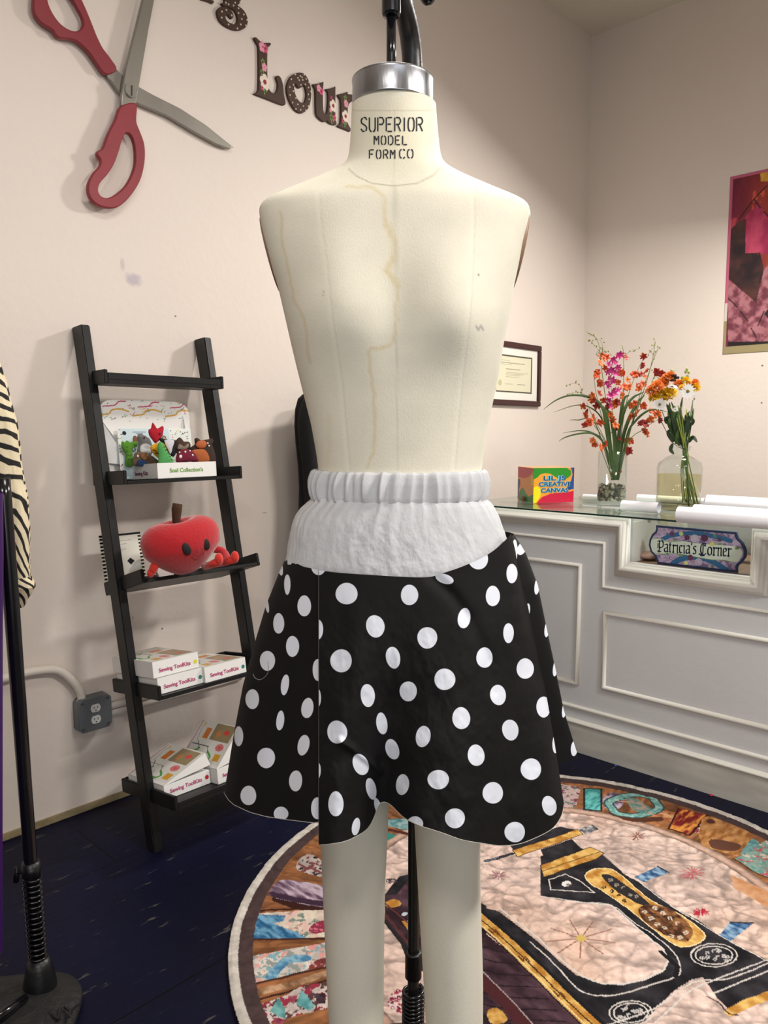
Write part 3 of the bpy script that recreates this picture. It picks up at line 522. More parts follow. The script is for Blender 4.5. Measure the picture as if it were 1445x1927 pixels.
# legs
for rows_ in ([(1330, 585, 735), (1500, 598, 732), (1592, 604, 729), (1646, 606, 725), (1754, 611, 723), (1850, 615, 722), (1927, 619, 722), (2050, 624, 722), (2200, 632, 722), (2330, 640, 712)], [(1330, 760, 915), (1500, 777, 906), (1592, 782, 903), (1646, 785, 903), (1754, 791, 906), (1850, 797, 909), (1927, 801, 908), (2050, 806, 908), (2200, 808, 900), (2330, 812, 890)]):
    z_ = np.array([zat(r[0]) for r in rows_]); a1 = np.array([lat(r[1], r[0]) for r in rows_]); a2 = np.array([lat(r[2], r[0]) for r in rows_]); zq = np.linspace(z_[0], z_[-1], 80); A1, A2 = np.interp(-zq, -z_, a1), np.interp(-zq, -z_, a2)
    for _ in range(6): A1, A2 = smo(A1), smo(A2)
    t2 = np.linspace(0, 2 * math.pi, 65)[:-1]; TT, ZZ = np.meshgrid(t2, zq); cxx = ((A1 + A2) / 2)[:, None]; rx = ((A2 - A1) / 2)[:, None]
    bulge = 0.004 * np.sin((ZZ - z_[-1]) * 9); Pq = loc2w(cxx + rx * np.cos(TT), (rx * 1.12 + bulge) * np.sin(TT), ZZ); cc = np.zeros(Pq.shape); cc[:] = (222, 217, 200)
    lo_ = np.repeat(Pq[-1].mean(0)[None, None], 64, 1); Pq = np.concatenate([Pq, lo_]); cc = np.concatenate([cc, cc[-1:]])
    link('leg', gridmesh(Pq, wrap=True, col=cc), canvasm, form, smooth=True)
# stand: pole, collar, spring, base, gooseneck, hook rod
blk = mat('black_cast_iron', (16, 17, 19), 0.38, 0.0, spec=0.6, bump=0.1, bscale=60); blk2 = mat('glossy_black_enamel', (14, 15, 18), 0.18, spec=0.7)
def dl(px, py, d): return dep(px, py, d)
PD = 1.335; pb = dl(778, 1750, PD)
def pz(z): return np.array([pb[0], pb[1], z])
zc1, zc2 = dl(778, 1790, PD)[2], dl(778, 1838, PD)[2]; zs = dl(778, 1862, PD)[2]
gp = [pz(0.06)] + [pz(v) for v in np.linspace(.2, zat(500), 6)] + [pz(dl(777, 170, PD)[2])] + list(smooth_poly([dl(777, 150, PD), dl(774, 95, PD - .005), dl(767, 45, PD - .025), dl(756, 0, PD - .06), dl(746, -40, PD - .1), dl(738, -62, D0 + .005)], 5, False)[1:])
rads = [0.0105 if p[2] < zat(1300) else 0.0165 for p in gp]
# keep upper tube thick, lower pole slim
gp2 = []; rd2 = []
for p, r in zip(gp, rads):
    gp2.append(p); rd2.append(r)
k0 = next(i for i, r in enumerate(rd2) if r > .012); gp2.insert(k0, gp2[k0] - np.array([0, 0, .002])); rd2.insert(k0, .0105)
link('pole', MB().tube(gp2, rd2, 24).mesh(), blk, form, smooth=True)
link('height_collar', MB().lathe(pz(0), [(.0105, zc2), (.0155, zc2), (.0155, zc1 - .004), (.017, zc1 - .003), (.017, zc1), (.0105, zc1)], 24).mesh(), blk, form, smooth=True)
zz_ = np.linspace(.17, zs, 12 * 24); an = np.linspace(0, 12 * 2 * math.pi, 12 * 24)
link('spring', MB().tube([pz(z) + np.array([math.cos(a) * .0185, math.sin(a) * .0185, 0]) for z, a in zip(zz_, an)], .003, 8).mesh(), blk2, form, smooth=True)
link('base', MB().lathe(pz(0), [(0.0, .0165), (.21, .0165), (.215, .024), (.19, .034), (.08, .045), (.045, .06), (.04, .1), (.028, .165), (.022, .172), (0, .172)], 48).mesh(), blk, form, smooth=True)
rt = dl(735, 140, D0); rodx = dl(736, 90, D0)
def rz(z): return np.array([rodx[0], rodx[1], z])
zr = dl(736, 30, D0)[2]
link('hook_rod', MB().tube([rz(zt - .002), rz(zr)], .0070, 20).tube([rz(zt - .003), rz(zt + .001)], .009, 20).mesh(), blk2, form, smooth=True)
link('top_collar', MB().lathe(rz(zr), [(.006, 0), (.0125, 0), (.0140, .004), (.0140, .09), (.0150, .094), (.0150, .104), (.012, .108), (.0, .108)], 24).mesh(), blk2, form, smooth=True)
kb = dl(805, -6, D0); ks = rz(kb[2])
link('thumb_knob', MB().tube([ks, kb], .0035, 10).ball(kb, .0115, 10).mesh(), blk2, form, smooth=True)

# ================================================================ SKIRT
sk = thing('skirt', 'black skirt with white polka dots and pale grey elastic yoke on the form', 'skirt', (FO[0], FO[1], zat(1590, D0)))
linen = mat('pale_grey_linen', (203, 204, 207), 0.9, bump=0.12, bscale=420, var=0.06, vscale=35, spec=.15, stretch=(1, 1, .5))
tw = np.linspace(0, 2 * math.pi, 721)[:-1]
wl_, wr_ = lat(582, 915), lat(921, 915); wz1, wz0 = zat(884), zat(941)
gath = (fbm(tw * 9, tw * 0 + 3, 201, 2) - .5) * 1.4 + 0.55 * np.sin(tw * 46 + 3 * fbm(tw * 3, tw * 0, 7)) * (0.4 + fbm(tw * 4, tw * 0 + 8, 9)); gath = gath * .5 + 1.1 * (.5 - np.abs(np.sin(tw * 19 + 5 * fbm(tw * 2.2, tw * 0 + 4, 77)))) * (.3 + 1.1 * fbm(tw * 5, tw * 0 + 1, 78)); gath[-20:] = gath[-20:] * np.linspace(1, 0, 20) + gath[0] * np.linspace(0, 1, 20)
rows = []
prof = [(0.0, 1.0, -.006), (0.0, 1.03, -.002), (.06, 1.03, .0015), (.15, 1.02, .003), (.35, 1.0, .0048), (.6, 1.0, .005), (.8, 1.0, .0045), (.92, 1., .003), (1.0, 1., 0.0), (1.03, 1., -.003)]
prof = [prof[0]] + [tuple(np.array(prof[i]) * (1 - t) + np.array(prof[i + 1]) * t) for i in range(len(prof) - 1) for t in (0.25, .5, .75, 1.0)]
for k_, (v, _, gr) in enumerate(prof):
    z_ = wz1 + (wz0 - wz1) * v; sh = 0.03 * (v - .5); g_ = np.interp((tw + sh * (1 + 1.0 * np.sin(tw * 7))) % (2 * math.pi), tw, gath)
    a_ = (wr_ - wl_) / 2 - .0055 + gr; b_ = .093 + gr; rad = 1 + g_ * 0.07 * (0.35 + math.sin(min(max(v, 0), 1) * math.pi) * .65)
    rows.append(loc2w((wl_ + wr_) / 2 + a_ * rad * np.cos(tw), b_ * rad * np.sin(tw), z_ + 0.0012 * g_ * (1 if v < .2 else 0.5) + 0.0 * tw + .004 * np.cos(2 * tw) * 0))
link('waistband', gridmesh(np.array(rows), wrap=True), linen, sk, smooth=True, label='gathered elastic waistband of grey linen')
YK = [(932, 588, 913), (940, 584, 917), (946, 577, 924), (956, 566, 931), (970, 556, 938), (985, 550, 943), (1005, 546, 950), (1030, 542, 957), (1060, 536, 968), (1090, 531, 975)]
yz = np.array([zat(r[0]) for r in YK]); yl = np.array([lat(r[1], r[0]) for r in YK]); yr = np.array([lat(r[2], r[0]) for r in YK])
zq = np.linspace(yz[0], yz[-1], 110); TT, ZZ = np.meshgrid(tw, zq); A1 = np.interp(-zq, -yz, yl)[:, None]; A2 = np.interp(-zq, -yz, yr)[:, None]
v_ = ((zq[0] - ZZ) / (zq[0] - zq[-1])); gg = np.interp((TT + .02 * np.sin(TT * 5) * v_), tw, gath)
fr = fbm(TT * 14, v_ * 7, 301); cre = fbm(TT * 20 + 40, v_ * 26, 305)
rad = 1 + gg * 0.03 * np.exp(-v_ * 5.0) + (fr - .5) * 0.035 * np.clip(v_ * 4, 0, 1) + (cre - .5) * .006 * v_
bq = (.094 + .024 * v_ ** .7)
link('yoke', gridmesh(loc2w((A1 + A2) / 2 + (A2 - A1) / 2 * (1 + (rad - 1) * .5) * np.cos(TT), bq * rad * np.sin(TT), ZZ), wrap=True), linen, sk, smooth=True, label='wrinkled grey linen yoke')
# polka-dot cloth
dm = bpy.data.materials.new('polka_dot_cloth'); dm.use_nodes = True; nt = dm.node_tree; b = nt.nodes['Principled BSDF']; L = nt.links.new
at = nt.nodes.new('ShaderNodeAttribute'); at.attribute_name = 'sdf'; mr = nt.nodes.new('ShaderNodeMapRange'); mr.inputs[1].default_value = -.4; mr.inputs[2].default_value = .4; L(at.outputs['Fac'], mr.inputs[0])
mx = nt.nodes.new('ShaderNodeMix'); mx.data_type = 'RGBA'; L(mr.outputs[0], mx.inputs[0]); mx.inputs[6].default_value = tuple(lin((222, 226, 236))) + (1,); mx.inputs[7].default_value = tuple(lin((13, 12, 12))) + (1,); L(mx.outputs[2], b.inputs['Base Color'])
b.inputs['Roughness'].default_value = .75; b.inputs['Specular IOR Level'].default_value = .25; b.inputs['Sheen Weight'].default_value = 0.0
zk = zm(400, 870, 2.035)
DL = [(286, 468, 12, 39, 0), (258, 400, 10, 34, 10), (207, 543, 7, 34, 10), (351, 550, 26, 40, 0), (253, 617, 21, 39, 0), (306, 705, 25, 40, 0), (210, 760, 29, 38, 0), (277, 852, 15, 40, -8), (152, 907, 26, 38, 0), (363, 941, 23, 39, -8), (259, 989, 15, 38, -6), (100, 1049, 17, 38, 0), (348, 1083, 22, 40, -12), (205, 1132, 34, 39, 0), (318, 1220, 25, 40, -3), (137, 1276, 30, 37, 0), (262, 1345, 28, 26, 0), (402, 1325, 25, 42, 0), (404, 795, 21, 42, 0), (408, 402, 30, 30, 0)]
DF = [(404, 640, 19, 38, 0), (404, 400, 30, 32, 0), (403, 902, 12, 34, 0), (513, 503, 42, 41, 0), (754, 508, 33, 39, 0), (623, 628, 35, 43, 12), (822, 672, 38, 41, 0), (888, 446, 36, 18, -18), (1017, 370, 38, 40, 0), (963, 597, 24, 39, -8), (1073, 512, 27, 39, 0), (1146, 426, 21, 37, 0), (1133, 654, 20, 38, 0), (691, 748, 27, 42, 10), (492, 760, 41, 44, 0), (1041, 748, 31, 39, 0), (1197, 790, 33, 39, 0), (889, 831, 40, 41, 0), (594, 893, 27, 44, 5), (749, 877, 33, 38, 0), (1093, 891, 30, 39, 8), (648, 1000, 21, 42, 8), (952, 980, 34, 42, 5), (477, 1033, 38, 44, 8), (806, 1050, 28, 41, -10), (1140, 1025, 31, 40, 10), (1267, 937, 27, 40, 0), (688, 1099, 25, 40, 18), (1009, 1122, 32, 41, 8), (567, 1157, 29, 42, 22), (727, 1234, 25, 40, -6), (607, 1250, 19, 42, 12), (864, 1215, 41, 37, 0), (1219, 1175, 39, 41, 0), (1073, 1266, 39, 41, 0), (472, 1308, 29, 48, 0), (1289, 1315, 27, 38, 15), (633, 1320, 12, 36, 15), (928, 1363, 38, 38, 0), (1157, 1416, 39, 39, 0), (549, 1395, 15, 34, -10), (775, 1383, 31, 27, 0), (1313, 1080, 12, 34, 0), (405, 1180, 9, 30, 0), (1332, 1500, 10, 30, 0)]
DR = [(1157, 340, 10, 45, 0), (1184, 330, 16, 26, -25), (1243, 473, 10, 34, -8), (1280, 640, 9, 30, -6), (1312, 790, 9, 30, -6), (1346, 950, 8, 28, -6), (1206, 568, 9, 28, -6), (1385, 1095, 13, 30, -6)]
def sdf(px, py, dots, shape=True):
    out = np.full(px.shape, 30.0)
    for i, (cx, cy, rx, ry, ro) in enumerate(dots):
        x0, y0 = 400 + cx / 2.035, 870 + cy / 2.035; rx /= 2.035; ry /= 2.035; a = math.radians(ro); x = px - x0; y = py - y0; u = (x * math.cos(a) - y * math.sin(a)) / rx; v = (x * math.sin(a) + y * math.cos(a)) / ry
        r = np.hypot(u, v); an_ = np.arctan2(v, u); r = r * (1 + 0.012 * np.sin(3 * an_ + i)); out = np.minimum(out, (r - 1) * np.hypot(rx * np.cos(an_), ry * np.sin(an_)))
    return out
SL = np.array([(1030, 541), (1045, 540), (1080, 524), (1140, 500), (1200, 482), (1290, 457), (1380, 440), (1430, 432), (1490, 422), (1560, 414)], float)
SR = np.array([(1000, 958), (1005, 967), (1042, 990), (1101, 1012), (1184, 1029), (1253, 1044), (1337, 1061), (1415, 1085), (1440, 1090), (1560, 1100)], float)
def bdep(py): return np.interp(py, [1000, 1080, 1200, 1350, 1500, 1600], [.118, .124, .140, .160, .178, .186])
# back / side shell
nu, nv = 620, 230; tu = np.linspace(0, 2 * math.pi, nu + 1)[:-1]
hemx = [415, 422, 430, 440, 470, 500, 540, 600, 610, 700, 800, 950, 1010, 1050, 1085, 1100]; hemy = [1488, 1492, 1505, 1514, 1528, 1536, 1542, 1549, 1500, 1440, 1440, 1440, 1440, 1437, 1428, 1426]
topx = [530, 541, 550, 570, 600, 640, 700, 760, 805, 840, 880, 920, 950, 965, 970]; topy = [1040, 1046, 1056, 1066, 1073, 1080, 1086, 1090, 1090, 1082, 1068, 1048, 1024, 1006, 1005]
vv = np.linspace(0, 1, nv)[:, None]; TU = np.broadcast_to(tu, (nv, nu))
apx = 742 + 0 * tu; pyt = np.full(nu, 1050.); pyh = np.full(nu, 1480.)
for _ in range(6):
    lx, rx_ = np.interp(pyh, SL[:, 0], SL[:, 1]), np.interp(pyh, SR[:, 0], SR[:, 1]); xh = (lx + rx_) / 2 + (rx_ - lx) / 2 * np.cos(tu); pyh_f = np.interp(xh, hemx, hemy); pyh = np.where(np.sin(tu) <= 0, pyh_f, np.interp(np.cos(tu), [-1, 1], [1490, 1430]))
    lx, rx_ = np.interp(pyt, SL[:, 0], SL[:, 1]), np.interp(pyt, SR[:, 0], SR[:, 1]); xt = (lx + rx_) / 2 + (rx_ - lx) / 2 * np.cos(tu); pyt = np.where(np.sin(tu) <= 0, np.interp(xt, topx, topy), np.interp(np.cos(tu), [-1, 1], [1046, 1005]))
PY = pyt + (pyh - pyt) * vv; lx, rx_ = np.interp(PY, SL[:, 0], SL[:, 1]), np.interp(PY, SR[:, 0], SR[:, 1]); PX = (lx + rx_) / 2 + (rx_ - lx) / 2 * np.cos(TU)
ws = np.sin(TU); fold = 1 + 0.06 * vv * np.sin(TU * 9 + 1.2) * np.abs(ws) ** .5 + 0.03 * vv * np.sin(TU * 17)
under = np.clip((PX - 603) / 14, 0, 1) * (ws < 0); dloc = bdep(PY) * ws * fold * (1 - under * np.clip(.25 + .6 * vv, 0, .78)); DD = D0 + dloc
lx3 = (PX - 722.5)
# lateral position is fixed by the axis-depth silhouette; only front-left part sits off the axis
def P3(px, py, d):
    u = (px - W / 2)[..., None]; v = (H / 2 - py)[..., None]; r = Rv * u + Fv * (FPX * math.cos(TH) + v * math.sin(TH)) + Zv * (v * math.cos(TH) - FPX * math.sin(TH))
    return CAM + r * (d / (r @ Fv))[..., None]
PS = P3(PX, PY, np.minimum(DD, D0 + .0)); back = (DD > D0)
PA = P3(PX, PY, np.full(PX.shape, D0)); PB = PA + Fv * np.maximum(dloc, 0)[..., None]; PS = np.where(back[..., None], PB, PS)
sd = np.where(ws <= 0.25, np.where(PX < 610, sdf(PX, PY, DL), 30), 30); sdr = sdf(PX, PY, DR); sd = np.where(PX > 940, sdr, sd)
# the cloth at the back carries its own grid of dots
gx = (TU * 0.95 / (2 * math.pi) * 14) % 1 - .5; gy = (vv * 7 + np.floor(TU * 0.95 / (2 * math.pi) * 14) * .5) % 1 - .5
sd = np.where(ws > 0.25, np.minimum(sd, (np.hypot(gx, gy * 1.0) - .28) * 60), sd)
link('side_and_back_panel', gridmesh(PS, wrap=True, attrs={'sdf': sd}), dm, sk, smooth=True)
# front wrap panel
TP = smooth_poly([(600, 1073), (640, 1078), (700, 1082), (750, 1085), (805, 1086), (835, 1078), (870, 1066), (910, 1048), (940, 1027), (962, 1004)], 8, False)
BP = smooth_poly([(600, 1590), (640, 1585), (665, 1576), (690, 1560), (704, 1537), (711, 1516), (721, 1509), (735, 1514), (760, 1538), (790, 1553), (830, 1566), (870, 1580), (910, 1587), (940, 1591), (975, 1588), (1010, 1575), (1040, 1558), (1056, 1535), (1061, 1512)], 8, False)
def resamp(P_, n_, w_=None):
    s_ = np.r_[0, np.cumsum(np.linalg.norm(np.diff(P_, axis=0), axis=1))]; s_ /= s_[-1]; q = np.linspace(0, 1, n_); return np.stack([np.interp(q, s_, P_[:, 0]), np.interp(q, s_, P_[:, 1])], 1)
ncol, nrow = 420, 300; A_ = resamp(TP, ncol); B_ = resamp(BP, ncol); t_ = np.linspace(0, 1, nrow)[:, None, None]
Q = A_[None] * (1 - t_) + B_[None] * t_; qx, qy = Q[..., 0], Q[..., 1]; tv = t_[..., 0] + 0 * qx; sv = np.linspace(0, 1, ncol)[None] + 0 * qx
qx = qx + 7 * np.sin(tv * math.pi) * sv ** 4
lx, rx_ = np.interp(qy, SL[:, 0], SL[:, 1]), np.interp(qy, SR[:, 0], SR[:, 1]); rfront = np.interp(qy, [1005, 1067, 1140, 1239, 1337, 1411, 1484, 1514, 1600], [962, 973, 991, 1010, 1030, 1045, 1057, 1062, 1066])
rlim = np.maximum(rx_ * 0 + rfront + 6, 0); cxp = (lx + rlim) / 2; xi = np.clip((qx - cxp) / ((rlim - lx) / 2), -.995, .995)
base = bdep(qy) * np.sqrt(1 - np.abs(xi) ** 2.2)
vx = np.interp(qy, [1080, 1250, 1400, 1510], [775, 752, 728, 716]); tq = tv
fd = 0.060 * tq ** 1.6 * np.exp(-((qx - vx) / (42 + 26 * (1 - tq))) ** 2) - 0.018 * tq * np.exp(-((qx - (vx - 85)) / 40) ** 2) - 0.022 * tq * np.exp(-((qx - (vx + 150)) / 75) ** 2) + 0.018 * tq * np.exp(-((qx - (vx + 245)) / 40) ** 2)
# crease running from the yoke point to the right, and a small one at lower left
dcr = pdist(qx, qy, [(812, 1084), (850, 1120), (890, 1175), (915, 1230), (925, 1300)]); fd = fd + .007 * np.exp(-(dcr / 13) ** 2) * (1 - tq)
dcr = pdist(qx, qy, [(640, 1395), (665, 1410), (690, 1430), (715, 1450)]); fd = fd - .006 * np.exp(-(dcr / 7) ** 2)
fd = fd + (fbm(qx / 46, qy / 70, 402) - .5) * .010 * np.clip(tq * 3, 0, 1)
dd = D0 - base - 0.010 + fd
PF = P3(qx, qy, dd)
link('front_wrap_panel', gridmesh(PF, attrs={'sdf': sdf(qx, qy, DF)}), dm, sk, smooth=True)
thr = flat((190, 184, 176), .8)
link('hem_stitching', MB().tube(PF[-1][::3] - np.array([0, 0, .0004]), .00055, 6).mesh(), thr, sk, smooth=True)
fi = [i for i in range(nu) if math.sin(tu[i]) <= 0.3 and (PX[-1, i] < 604 or PX[-1, i] > 1046)]
lft = sorted([i for i in fi if PX[-1, i] < 604]); rgt = [i for i in fi if PX[-1, i] > 1046]
link('hem_stitching', MB().tube(np.array([PS[-1, i] for i in lft[::3]]) - Zv * .0004, .00055, 6).mesh(), thr, sk, smooth=True)
link('panel_edge_stitching', MB().tube(PF[::3, 0] - Rv * .0003, .0004, 6).mesh(), flat((90, 88, 86), .8), sk, smooth=True)
# dangling loose thread
lt = [P3(np.array(x_), np.array(y_), np.array(D0 - .155)) for x_, y_ in ((504, 1245), (505, 1262), (500, 1272), (490, 1279), (480, 1276), (476, 1268))]
link('loose_thread', MB().tube(smooth_poly(lt, 5, False), .0004, 5).mesh(), flat((120, 112, 108), .8), sk, smooth=True)

# ================================================================ ZEBRA TOP, LEFT STAND, PURPLE CLOTH
SD = 1.64; sb = dep(76, 1868, SD); sbx = np.array([sb[0], sb[1], 0]); tp = dep(21, 1130, SD); tpx = np.array([tp[0], tp[1], tp[2]]); ldir = (tpx - sb) / np.linalg.norm(tpx - sb)
def ls(py): # point on the leaning pole at photo row
    k_ = (dep(50, py, SD)[2] - sb[2]) / ldir[2]; return sb + ldir * k_
stand = thing('form_stand', 'black pole stand with coiled spring and cast iron base, at the left edge', 'stand', (sbx[0], sbx[1], 0))
zb0 = 0.045; c1, c2 = ls(1622), ls(1645)
link('pole', MB().tube([ls(1800), ls(1640), ls(1130), ls(940), ls(900)], [.014, .014, .0165, .0165, .0165], 24).mesh(), blk2, stand, smooth=True)
link('height_collar', MB().tube([ls(1652), ls(1622)], .0195, 24).mesh(), blk, stand, smooth=True)
kk = ls(1636); link('clamp_screw', MB().tube([kk, kk - Rv * .03 - Fv * .005 - Zv * .006], .004, 10).obox(kk - Rv * .040 - Zv * .030 - Fv * .006, Rv * .011, Fv * .008, Zv * .036 + Rv * .003).mesh(.0025), blk, stand, smooth=True)
zt_, zb_2 = ls(1645), ls(1812); an = np.linspace(0, 17 * 2 * math.pi, 17 * 20)
link('spring', MB().tube([zt_ + (zb_2 - zt_) * (a / an[-1]) + np.array([math.cos(a) * .0185, math.sin(a) * .0185, 0]) for a in an], .0028, 8).mesh(), blk2, stand, smooth=True)
link('socket', MB().lathe(np.array([sb[0], sb[1], 0]), [(.036, .035), (.036, .045), (.034, .06), (.028, .09), (.021, .108), (.0, .108)], 32).mesh(), blk, stand, smooth=True)
# cast base: domed round foot with raised rim and lettering
cast = mat('worn_cast_iron', (34, 33, 33), .55, bump=.5, bscale=45, var=.3, vscale=9)
bc = sbx + np.array([0, 0, 0]) - Rv * .05 - Fv * .10
V = []; nA = 72
for r_, z_ in ((0.0, .052), (.05, .05), (.10, .042), (.15, .03), (.172, .024), (.176, .012), (.170, .0)):
    V.append([bc + np.array([math.cos(a) * r_ * (1 + .07 * math.sin(4 * a + 1.0) * (r_ / .17)), math.sin(a) * r_ * (1 + .07 * math.sin(4 * a + 1.0) * (r_ / .17)), z_]) for a in np.linspace(0, 2 * math.pi, nA + 1)[:-1]])
link('base', gridmesh(np.array(V), wrap=True), cast, stand, smooth=True)
ltr = text_mesh('NY', dep(75, 1922, 1.56) * 0 + onz(78, 1926, .036), Rv * .9 + Fv * .25, Fv * .9 - Rv * .25, .055, .002); link('raised_lettering', ltr, cast, stand)
link('foot_bar', MB().tube([onz(-30, 1935, .06), onz(10, 1905, .062), onz(48, 1878, .055)], [.012, .012, .009], 12).mesh(), blk2, stand, smooth=True)
# zebra print blouse hanging behind the pole
ZD = 1.72
zt1 = thing('zebra_blouse', 'cream blouse with black zebra stripes, long sleeve hanging at the left edge', 'blouse', dep(-20, 1140, ZD))
zm_ = bpy.data.materials.new('zebra_print_cloth'); zm_.use_nodes = True; nt = zm_.node_tree; b = nt.nodes['Principled BSDF']; L = nt.links.new
at = nt.nodes.new('ShaderNodeAttribute'); at.attribute_name = 'stripe'; mr = nt.nodes.new('ShaderNodeMapRange'); mr.inputs[1].default_value = -.12; mr.inputs[2].default_value = .12; L(at.outputs['Fac'], mr.inputs[0]); mx = nt.nodes.new('ShaderNodeMix'); mx.data_type = 'RGBA'; L(mr.outputs[0], mx.inputs[0]); mx.inputs[6].default_value = tuple(lin((222, 208, 176))) + (1,); mx.inputs[7].default_value = tuple(lin((16, 13, 14))) + (1,); L(mx.outputs[2], b.inputs['Base Color']); b.inputs['Roughness'].default_value = .8
def sleeve(rows, name, freq, tilt, seed):
    z_ = np.array([r[0] for r in rows], float); q = np.linspace(0, 1, 220); yy = np.interp(q, np.linspace(0, 1, len(rows)), z_); x0 = np.interp(yy, z_, [r[1] for r in rows]); x1 = np.interp(yy, z_, [r[2] for r in rows])
    t_ = np.linspace(0, 2 * math.pi, 161)[:-1]; TT, YY = np.meshgrid(t_, yy); XX = ((x0 + x1) / 2)[:, None] + ((x1 - x0) / 2)[:, None] * np.cos(TT); hw = ((x1 - x0) / 2)[:, None] * ZD / FPX
    wr = 1 + .10 * (fbm(TT * 4, YY / 40, seed) - .5); Pq = P3(XX, YY, np.full(XX.shape, ZD)) + Fv * (hw * .75 * wr * np.sin(TT))[..., None] + Rv * ((wr - 1) * hw * np.cos(TT))[..., None]
    wv = YY / freq + tilt(YY) * np.sin(TT * .5 + .6) * 2 + 1.6 * (fbm(XX / 55, YY / 90, seed + 3) - .5); st_ = np.sin(wv * 2 * math.pi) - .28 + .5 * (fbm(XX / 16, YY / 24, seed + 9) - .5)
    link(name, gridmesh(Pq, wrap=True, attrs={'stripe': st_}), zm_, zt1, smooth=True)
sleeve([(560, -110, -55), (620, -105, -25), (691, -90, 1), (746, -75, 17), (788, -60, 28), (815, -52, 33), (865, -45, 38), (911, -40, 45), (939, -36, 51), (994, -30, 54), (1063, -22, 55), (1092, -10, 56)], 'sleeve', 27, lambda y: np.interp(y, [700, 800, 900, 960, 1090], [.9, .3, .15, 1.6, 2.6]), 501)
sleeve([(1085, -12, 57), (1096, -14, 63), (1104, -12, 66), (1118, -4, 58), (1132, 4, 50), (1143, 14, 44)], 'cuff', 17, lambda y: 1.8 + 0 * y, 540)
body_ = [(480, -260, -120), (600, -300, -60), (760, -280, -45), (960, -260, -40), (1100, -270, -35)]
sleeve(body_, 'bodice', 30, lambda y: .5 + 0 * y, 570)
vi = ([(930, -170, -5), (1050, -172, -3), (1200, -175, -4), (1400, -178, -3.5), (1600, -180, -3), (1800, -182, -3)])
z_ = np.array([r[0] for r in vi], float); t_ = np.linspace(0, 2 * math.pi, 97)[:-1]; TT, YY = np.meshgrid(t_, np.linspace(930, 1800, 60)); x1 = np.interp(YY, z_, [r[2] for r in vi]); x0 = np.interp(YY, z_, [r[1] for r in vi]); XX = (x0 + x1) / 2 + (x1 - x0) / 2 * np.cos(TT)
Pq = P3(XX, YY, np.full(XX.shape, 1.5)) + Fv * (.09 * np.sin(TT) * (1 + .08 * np.sin(TT * 11)))[..., None]
o = link('purple_skirt', gridmesh(Pq, wrap=True), mat('deep_purple_satin', (62, 8, 104), .5), smooth=True); tag(o, 'deep purple long skirt hanging below the zebra blouse, barely in view', 'skirt')

# ================================================================ BLACK COAT ON THE BACK WALL
CY = YB - .18; prof_ = [(738, 640, 652), (741, 572, 720), (750, 562, 735), (770, 556.5, 742), (800, 555, 744), (830, 557, 743), (877, 562, 738), (917, 564, 736), (960, 563, 738), (1100, 556, 745), (1300, 552, 750), (1400, 553, 750)]
cx0 = ony(650, 1000, CY)[0]; ct = thing('black_coat', 'black long coat hanging against the back wall behind the dress form', 'coat', (cx0, CY, .45)); rows = []
yy = np.concatenate([np.linspace(a[0], c[0], 7)[:-1] for a, c in zip(prof_[:-1], prof_[1:])] + [[1400]]); pr = np.array(prof_, float); t_ = np.linspace(0, 2 * math.pi, 121)[:-1]
for k_, y_ in enumerate(yy):
    p0 = ony(np.interp(y_, pr[:, 0], pr[:, 1]), y_, CY); p1 = ony(np.interp(y_, pr[:, 0], pr[:, 2]), y_, CY); xm, hw, z_ = (p0[0] + p1[0]) / 2, (p1[0] - p0[0]) / 2, p0[2]; fo = 1 + .05 * np.sin(t_ * 9) * k_ / len(yy)
    rows.append(np.stack([xm + hw * np.cos(t_), CY + .055 * min(1, hw / .08) * fo * np.sin(t_), np.full(120, z_)], 1))
rows = np.array(rows); black_wool = mat('black_wool', (13, 13, 14), .9, bump=.2, bscale=200); link('coat_body', gridmesh(rows, wrap=True), black_wool, ct, smooth=True)
for e_, sg_ in ((1, -1), (0, 1)):
    sp_ = [rows[13][60 if sg_ < 0 else 0] + XA * -sg_ * .045, rows[24][60 if sg_ < 0 else 0] + XA * -sg_ * .030, rows[45][60 if sg_ < 0 else 0] + XA * -sg_ * .034, rows[57][60 if sg_ < 0 else 0] + XA * -sg_ * .040 - YA * .01]
    link('sleeve', MB().tube(smooth_poly([q_ - YA * .035 for q_ in sp_], 6, False), np.linspace(.040, .030, 19), 16).mesh(), black_wool, ct, smooth=True)
link('collar', MB().tube([rows[3].mean(0) - YA * .01, rows[8].mean(0) - YA * .045 + XA * .0, rows[14].mean(0) - YA * .06], [.05, .045, .01], 14).mesh(), black_wool, ct, smooth=True)
p0 = rows[0].mean(0); hk = thing('wall_hook', 'metal hook on the back wall holding the black coat', 'hook', (p0[0], YB, p0[2]))
link('hook_arm', MB().tube([np.array([p0[0], YB - .004, p0[2] + .02]), np.array([p0[0], CY + .02, p0[2] + .012]), np.array([p0[0], CY, p0[2] + .003])], .006, 10).mesh(), blk, hk, smooth=True)
link('wall_plate', MB().box((p0[0] - .02, YB - .008, p0[2] - .02), (p0[0] + .02, YB, p0[2] + .05)).mesh(.002), blk, hk)

